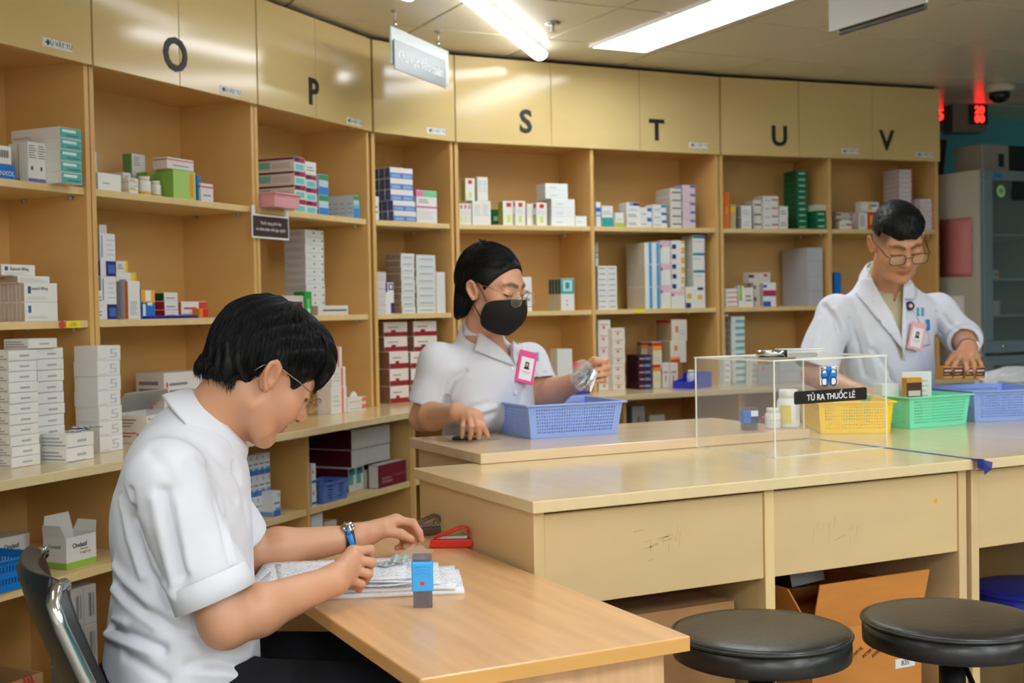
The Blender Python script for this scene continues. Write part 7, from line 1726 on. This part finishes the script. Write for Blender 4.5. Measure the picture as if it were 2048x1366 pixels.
    glasses(root, H, Rh, mat('gold_frame', (206, 168, 110), .25, 1), .120, -.002, .0245, .0205, rim=.0011, round_=2.6, dx=.036, arm_z=.018)
    legs(root, vec(wst[0], wst[1], .80), fw, rt, False, TROUS, shoe_m)
    return root, bv, so
# ================================================================== man in the lab coat on the right
def coat_man():
    skin = lin((204, 148, 112)); lips = lin((176, 100, 84)); hs = 1.05
    ty = math.radians(-100); fw = vec(math.cos(ty), math.sin(ty), 0); rt = vec(math.sin(ty), -math.cos(ty), 0); up = vec(0, 0, 1)
    Rsh = ud(1672, 626, 4.44); Lsh = Rsh-rt*.42
    Rel = ud(1626, 748, 4.40); Rwr = ud(1712, 782, 4.20); Lel = ud(1926, 676, 4.60); Lwr = ud(1936, 697, 4.33)
    Rh = frame(math.radians(-112), math.radians(30), math.radians(4)); ear = ud(1744, 488, 4.29); H = ear-Rh@vec(.080, -.008, .002)*hs
    nb = ud(1768, 566, 4.46); root = person_root('standing man in a white lab coat and glasses looking down at the baskets', (float(nb[0]), float(nb[1]), 0))
    lf = [pp([(1917, 714, 4.27), (1911, 726, 4.23), (1907, 736, 4.225), (1905, 744, 4.23)]), pp([(1930, 711, 4.27), (1931, 727, 4.225), (1933, 739, 4.22), (1933, 748, 4.225)]),
          pp([(1942, 711, 4.275), (1947, 727, 4.23), (1948, 739, 4.225), (1948, 749, 4.23)]), pp([(1952, 714, 4.285), (1960, 726, 4.25), (1963, 736, 4.24), (1964, 744, 4.24)])]
    lth = pp([(1924, 704, 4.30), (1908, 714, 4.28), (1897, 728, 4.26), (1892, 740, 4.255)])
    o_ = Rwr; dr = unit(ud(1765, 800, 4.10)-Rwr)
    rf = []
    for k in range(4):
        b0 = Rwr+dr*.085+rt*(-.03+.02*k); rf.append([b0, b0+dr*.035-up*.008, b0+dr*.055-up*.022, b0+dr*.06-up*.04])
    rth = [Rwr+dr*.02-rt*.02, Rwr+dr*.05-rt*.05, Rwr+dr*.075-rt*.055-up*.01, Rwr+dr*.09-rt*.05-up*.03]
    wst = ud(1790, 860, 4.58)
    def torso(P, g):
        d = ecap(P, (Rsh+Lsh)/2-up*.10, wst, rt, .165+g, .15+g, .70)
        d = sm(d, cap(P, Rsh-up*.004, Lsh-up*.004, .052+g), .05)
        d = sm(d, cap(P, nb-up*.01, (Rsh*.72+Lsh*.28), .058+g, .048+g), .06); d = sm(d, cap(P, nb-up*.01, (Rsh*.28+Lsh*.72), .058+g, .048+g), .06)
        return d
    def body(P):
        d = near(P, H, .28, lambda Q: head_sdf(to_local(Q, H, Rh)/f4(hs), chubby=.7)*f4(hs))
        d = sm(d, cap(P, H+Rh@vec(0, -.030, -.05), nb-up*.02, .055, .058), .02); d = sm(d, torso(P, -.02), .04)
        for s_, e_, w_ in ((Rsh, Rel, Rwr), (Lsh, Lel, Lwr)): d = sm(d, chain(P, [s_, e_, e_+(w_-e_)*.28, w_], [.048, .040, .042, .027], .02), .02)
        d = sm(d, hand_sdf(P, Rwr, rf, rth, 1.0, .027), .012); d = sm(d, hand_sdf(P, Lwr, lf, lth, 1.08, .028), .012)
        return d
    allp = np.array([Rsh, Lsh, Rel, Lel, Rwr, Lwr, wst, H]+rf[0]+lf[3]); lo, hi = allp.min(0)-.16, allp.max(0)+.18
    def colr(V):
        L = to_local(V, H, Rh)/hs; C = head_colors(L, skin, lips); far = np.linalg.norm(L, axis=1) > .17
        st_ = np.clip((L[:, 2]-.012)/.03, 0, 1)*np.clip((.066-L[:, 1])/.012, 0, 1)*np.clip((np.abs(L[:, 0])-.02)/.02, 0, 1)*(np.abs(L[:, 0]) < .079); C = C*(1-.72*st_[:, None])+np.array(lin((58, 52, 46)))*.72*st_[:, None]
        C[far] = skin; return C
    add_mesh('body', body, lo, hi, .0038, SKIN, root, colr)
    seR = Rsh+(Rel-Rsh)*.92; seL = Lel+(Lwr-Lel)*.40; aR, aL = unit(Rel-Rsh), unit(Lwr-Lel)
    folds = []; A = ud(1804, 728, 4.36); lv, rv = ud(1752, 560, 4.36), ud(1806, 556, 4.36); fr_ = unit(ray(1790, 640))
    n1 = unit(np.cross(lv-A, fr_)); n1 = n1 if n1@(rv-A) > 0 else -n1
    n2 = unit(np.cross(rv-A, fr_)); n2 = n2 if n2@(lv-A) > 0 else -n2
    def coat(P, cut=True):
        d = torso(P, .012)
        for a0, a1, se, a_, r0, r1 in ((Rsh, Rel, seR, aR, .066, .080), (Lel, Lwr, seL, aL, .062, .060)):
            slv = cap(P, a0, se+a_*.05, r0, r1)+.0022*wob(P, 32, 2.0)
            slv = np.maximum(slv, (P-se.astype(f4))@a_.astype(f4))
            slv = np.maximum(slv, -np.maximum(cap(P, se-a_*.02, se+a_*.1, r1-.014, r1-.010), -((P-(se-a_*.03).astype(f4))@a_.astype(f4))))
            d = sm(d, slv, .016)
        d = sm(d, cap(P, Lsh, Lel, .062, .062), .03)
        d = d+.003*wob(P*np.array((1, 1, .5), f4), 24, 1.0)+.0014*wob(P, 55, 3)
        wedge = np.minimum(np.minimum((P-A.astype(f4))@n1.astype(f4), (P-A.astype(f4))@n2.astype(f4)), (P-(nb+fw*.01).astype(f4))@fw.astype(f4))
        if cut: d = smx(d, wedge, .008); d = smx(d, -cap(P, nb-up*.03, H+Rh@vec(0, -.028, -.05), .060, .068), .004)
        return np.maximum(d, .70-P[..., 2])
    allp = np.array([Rsh, Lsh, seR, seL, Lel, wst, nb]); lo, hi = allp.min(0)-.22, allp.max(0)+.2; lo[2] = .69
    folds.extend(lay(coat, lo, hi, [
        ([(1648, 612), (1672, 640), (1688, 690), (1682, 728)], .014, .010), ([(1668, 620), (1692, 660), (1700, 710)], -.008, .012), ([(1700, 640), (1715, 690), (1730, 750)], .007, .010), ([(1720, 630), (1740, 690), (1752, 750)], -.005, .012),
        ([(1875, 625), (1880, 670), (1872, 720)], .012, .009), ([(1888, 630), (1900, 650), (1925, 660)], .006, .008), ([(1835, 690), (1850, 730), (1855, 770)], .006, .009), ([(1745, 700), (1775, 740), (1790, 770)], .007, .010), ([(1640, 640), (1630, 690), (1622, 720)], -.006, .010)]))
    so = add_mesh('lab_coat', coat, lo, hi, .0046, WHITE2, root, folds=folds); bv = rough_bvh(lambda P: coat(P, False), lo, hi, root)
    def inner(P):
        d = torso(P, .0015); d = sm(d, cap(P, nb-up*.02, nb+up*.035+fw*.01, .062, .060), .02); d = smx(d, -cap(P, nb-up*.03, H+Rh@vec(0, -.028, -.05), .0555, .061), .004)
        vv = np.abs((P-(nb+fw*.07-up*.02).astype(f4))@rt.astype(f4))-.25*np.maximum((P-(nb+fw*.07-up*.075).astype(f4))@up.astype(f4), 0)
        d = smx(d, -np.maximum(vv, -((P-(nb+fw*.03).astype(f4))@fw.astype(f4))), .003)
        return np.maximum(d, .9-P[..., 2])
    add_mesh('inner_shirt', inner, np.array([nb-.3, Rsh, Lsh]).min(0)-.05, np.array([nb, Rsh, Lsh]).max(0)+.12, .0046, BEIGE, root)
    drape('lapel', root, bv, [(1745, 556), (1724, 560), (1712, 590), (1726, 592), (1749, 590), (1745, 615), (1795, 664), (1803, 700), (1799, 670), (1782, 628), (1764, 596)], WHITE2, .010, .0035)
    drape('lapel', root, bv, [(1803, 574), (1820, 566), (1828, 585), (1826, 600), (1806, 596), (1812, 640), (1806, 720), (1800, 690), (1802, 630)], WHITE2, .010, .0035)
    drape('chest_pocket', root, bv, [(1820, 648), (1853, 643), (1858, 690), (1826, 697)], WHITE2, .004, .002)
    collar_ring('collar', root, nb+up*.014+fw*.002, unit(up*.85+fw*.5), fw, .064, .036, .056, WHITE2, .80, flare=.16, front_drop=.01, elong=1.1)
    def hair(P):
        L = to_local(P, H, Rh)/f4(hs); M_ = mir(L)
        d = ell(L, (0, -.008, .052), (.0785, .104, .090)); d = sm(d, ell(L, (0, .040, .098), (.058, .052, .034)), .03)
        d = d+.0012*wob(L, 160, 2)+.0009*np.sin(M_[..., 0]*400+L[..., 1]*380)
        fz = .058+.003*np.sin(M_[..., 0]*150+.5)+.012*np.clip((M_[..., 0]-.045)/.03, 0, 1)
        d = smx(d, head_sdf(L)-(.0022+.017*np.clip((L[..., 2]-.045)/.035, 0, 1)), .006)
        d = smx(d, np.minimum(L[..., 1]-.028, fz-L[..., 2]), .005)
        d = smx(d, -(L[..., 2]-.040+.5*np.clip(-L[..., 1]-.02, 0, 1)), .004)
        return d*f4(hs)
    V, F = surface(hair, H-.17, H+.17, .0038); V = relax(V, F, 1); hb = bvh_of(np_mesh('hair', V-np.array(root.location), F, HAIR, root))
    def gen(i, r):
        a = r.uniform(-math.pi, math.pi); e = r.uniform(.2, 1.5); L_ = r.uniform(.018, .035); p = vec(.082*math.cos(e)*math.sin(a), -.008+.108*math.cos(e)*math.cos(a), .052+.094*math.sin(e))*hs; dd = vec(.2*math.sin(a), .8, .1)
        return [p+dd*L_*k/3 for k in range(4)], r.uniform(.0006, .0010)
    comb_strands('hair_strands', root, hb, H, Rh, gen, 1100, HAIR, 12, .0016)
    glasses(root, H, Rh*hs, mat('dark_frame', (46, 40, 36), .3, .3), .116, .002, .0262, .0185, rim=.0015, round_=3.0, dx=.037, arm_z=.016)
    wd = unit(Lwr-Lel); ring_band('watch_strap', root, Lwr-wd*.01, wd, .0295, .02, .004, black_pl)
    c = Lwr-wd*.01; q = unit(-FW-wd*((-FW)@wd)); b = MB(); X = unit(np.cross(wd, q)); 
    for du, dv_, dn in ((.013, .011, .0),): pass
    vs = [c+q*.033+X*sx*.012+wd*sy*.010+q*dz for dz in (0, .006) for sx, sy in ((-1, -1), (1, -1), (1, 1), (-1, 1))]
    b.add([np.array(v)-np.array(root.location) for v in vs], [(0, 3, 2, 1), (4, 5, 6, 7), (0, 1, 5, 4), (1, 2, 6, 5), (2, 3, 7, 6), (3, 0, 4, 7)]); b.build('watch_case', chrome, root, .001)
    legs(root, vec(wst[0], wst[1], .84), fw, rt, False, TROUS, shoe_m)
    return root, bv, so
if 1: M1 = seated_man()
WM = woman()
CM = coat_man()
# ------------------------------------------------------------------ badges, chest marks, bag in the woman's hand
def badge(root, bv, x, y, w_, h_, c, label_c, tilt, reel_xy, reel_c, name='id_badge', lean=.0):
    p, n_ = cast(root, bv, x, y)
    if p is None: print('badge miss'); return
    nn_ = unit(-FW*.6+np.array(n_)*.5); upv = unit(np.array((0, 0, 1.))-nn_*nn_[2]); upv = unit(upv*math.cos(tilt)+np.cross(nn_, upv)*math.sin(tilt)); xr = np.cross(upv, nn_)
    o0 = p+nn_*.020-np.array(root.location)
    def q(a, b_, d): return o0+xr*a+upv*b_+nn_*d
    def slab(nm, a0, a1, b0, b1, d0, d1, m, par):
        b = MB(); b.add([q(a, b_, d) for d in (d0, d1) for a, b_ in ((a0, b0), (a1, b0), (a1, b1), (a0, b1))], [(0, 3, 2, 1), (4, 5, 6, 7), (0, 1, 5, 4), (1, 2, 6, 5), (2, 3, 7, 6), (3, 0, 4, 7)]); return b.build(nm, m, par, .0012 if nm == 'badge_holder' else 0)
    hm = mat('badge_%d' % sum(c), c, .4); bd = slab('badge_holder', -w_/2, w_/2, -h_/2, h_/2, -.003, .002, hm, root)
    slab('badge_card', -w_*.36, w_*.36, -h_*.40, h_*.30, .0022, .0026, paper_w, bd)
    slab('photo_hair', -w_*.11, w_*.11, -h_*.02, h_*.16, .0027, .0029, mat('photo_hair', (24, 22, 26), .6), bd); slab('photo_face', -w_*.05, w_*.05, .02*h_, h_*.12, .0030, .0031, mat('photo_skin', (222, 176, 150), .6), bd); slab('photo_suit', -w_*.15, w_*.15, -h_*.07, -h_*.015, .0027, .0029, mat('photo_hair', (24, 22, 26), .6), bd)
    slab('name_line', -w_*.26, w_*.26, -h_*.16, -h_*.145, .0027, .0029, mat('badge_red', (216, 70, 80), .6), bd); slab('name_line', -w_*.18, w_*.18, -h_*.21, -h_*.195, .0027, .0029, mat('badge_grey', (190, 190, 196), .6), bd)
    pr2, n2 = cast(root, bv, *reel_xy)
    if pr2 is not None:
        r0 = pr2+unit(np.array(n2))*.008; a = q(0, h_*.5, .0)+np.array(root.location)
        wire('badge_cord', root, [r0, (r0+a)/2+nn_*.003, a], .0016, chrome, n=6)
        b = MB().lathe([(.0005, -.004), (.015, -.004), (.017, 0), (.015, .005), (.0005, .006)], 22); o = b.build('badge_reel', reel_c[0], root, smooth=True); o.location = Vector(r0)-Vector(root.location); o.rotation_euler = Vector(unit(-FW*.5+np.array(n2)*.5)).to_track_quat('Z', 'Y').to_euler()
        b = MB().lathe([(.0005, .0055), (.007, .0055), (.007, .0072), (.0005, .0072)], 14); o2 = b.build('reel_emblem', reel_c[1], root); o2.location = o.location; o2.rotation_euler = o.rotation_euler
rw, bw, _ = WM
badge(rw, bw, 1047, 736, .058, .098, (236, 66, 140), None, -.27, (1028, 668), (mat('clear_reel', (206, 212, 214), .15), mat('teal_dot', (30, 150, 160), .4)))
rc, bc, _ = CM
badge(rc, bc, 1828, 672, .056, .098, (236, 178, 184), None, -.22, (1817, 612), (mat('navy_reel', (44, 36, 140), .3), mat('yellow_dot', (240, 210, 60), .4)))
tl = cloth('embroidery_teal', (96, 190, 214))
for rt_, bv_, x, y in ((rc, bc, 1838, 622), (rw, bw, 1068, 712)):
    for dx, dy in ((-6, -6), (3, -6), (-6, 3), (3, 3)): drape('embroidered_mark', rt_, bv_, [(x+dx, y+dy), (x+dx+5, y+dy-1), (x+dx+6, y+dy+7), (x+dx+1, y+dy+8)], tl, .003, .001, res=.004)
drape('pocket_card', rc, bc, [(1824, 655), (1848, 652), (1850, 664), (1826, 668)], paper_w, .007, .001); drape('pocket_pen', rc, bc, [(1848, 640), (1854, 640), (1855, 660), (1850, 661)], mat('pen_blue', (26, 140, 222), .3), .009, .004, res=.004)
# crinkled bag of foil strips in the woman's left hand
hand = ud(1186, 740, 3.60); e = empty('foil_bag', hand); tag(e, 'crinkled clear bag of silver foil strips in the woman\'s left hand', 'plastic bag')
rr = random.Random(21); b = MB()
for k in range(34):
    a0 = rr.uniform(-.012, .006); t0 = np.array((rr.uniform(-.012, .012), rr.uniform(-.012, .012), .0)); end = ud(1152+rr.uniform(-12, 30), 775+rr.uniform(-22, 12), 3.58+rr.uniform(-.03, .02))-hand; w_ = rr.uniform(.003, .006); mid = (t0+end)/2+np.array((rr.uniform(-.012, .012), rr.uniform(-.012, .012), rr.uniform(-.004, .010))); sd_ = unit(np.cross(end-t0, np.array((rr.uniform(-1, 1), rr.uniform(-1, 1), rr.uniform(-1, 1)))))*w_
    b.add([t0-sd_, t0+sd_, mid-sd_*1.2, mid+sd_*1.2, end-sd_*.4, end+sd_*.4], [(0, 1, 3, 2), (2, 3, 5, 4)])
b.build('foil_strips', mat('silver_foil', (206, 210, 214), .2, .95), e)
bm_ = bmesh.new(); bmesh.ops.create_icosphere(bm_, subdivisions=4, radius=1); cc_ = ud(1164, 744, 3.585)-hand
for v in bm_.verts:
    k = 1+.10*math.sin(5*v.co.x+3*v.co.z)*math.sin(7*v.co.y+4*v.co.z)+.06*math.sin(19*v.co.x+11*v.co.y)+.05*math.sin(23*v.co.z+9*v.co.x); p = np.array(v.co)*np.array((.034, .022, .042))*k*(1-.18*v.co.z); v.co = Vector(p+cc_)
me = bpy.data.meshes.new('bag_film'); bm_.to_mesh(me); bm_.free(); me.materials.append(film); o = bpy.data.objects.new('bag_film', me); COL.objects.link(o); o.parent = e
b = MB(); b.add([ud(1146, 726, 3.575)-hand, ud(1165, 722, 3.575)-hand, ud(1160, 732, 3.57)-hand, ud(1147, 738, 3.57)-hand], [(0, 1, 2, 3)]); b.build('red_label', pmat((206, 40, 56)), e)
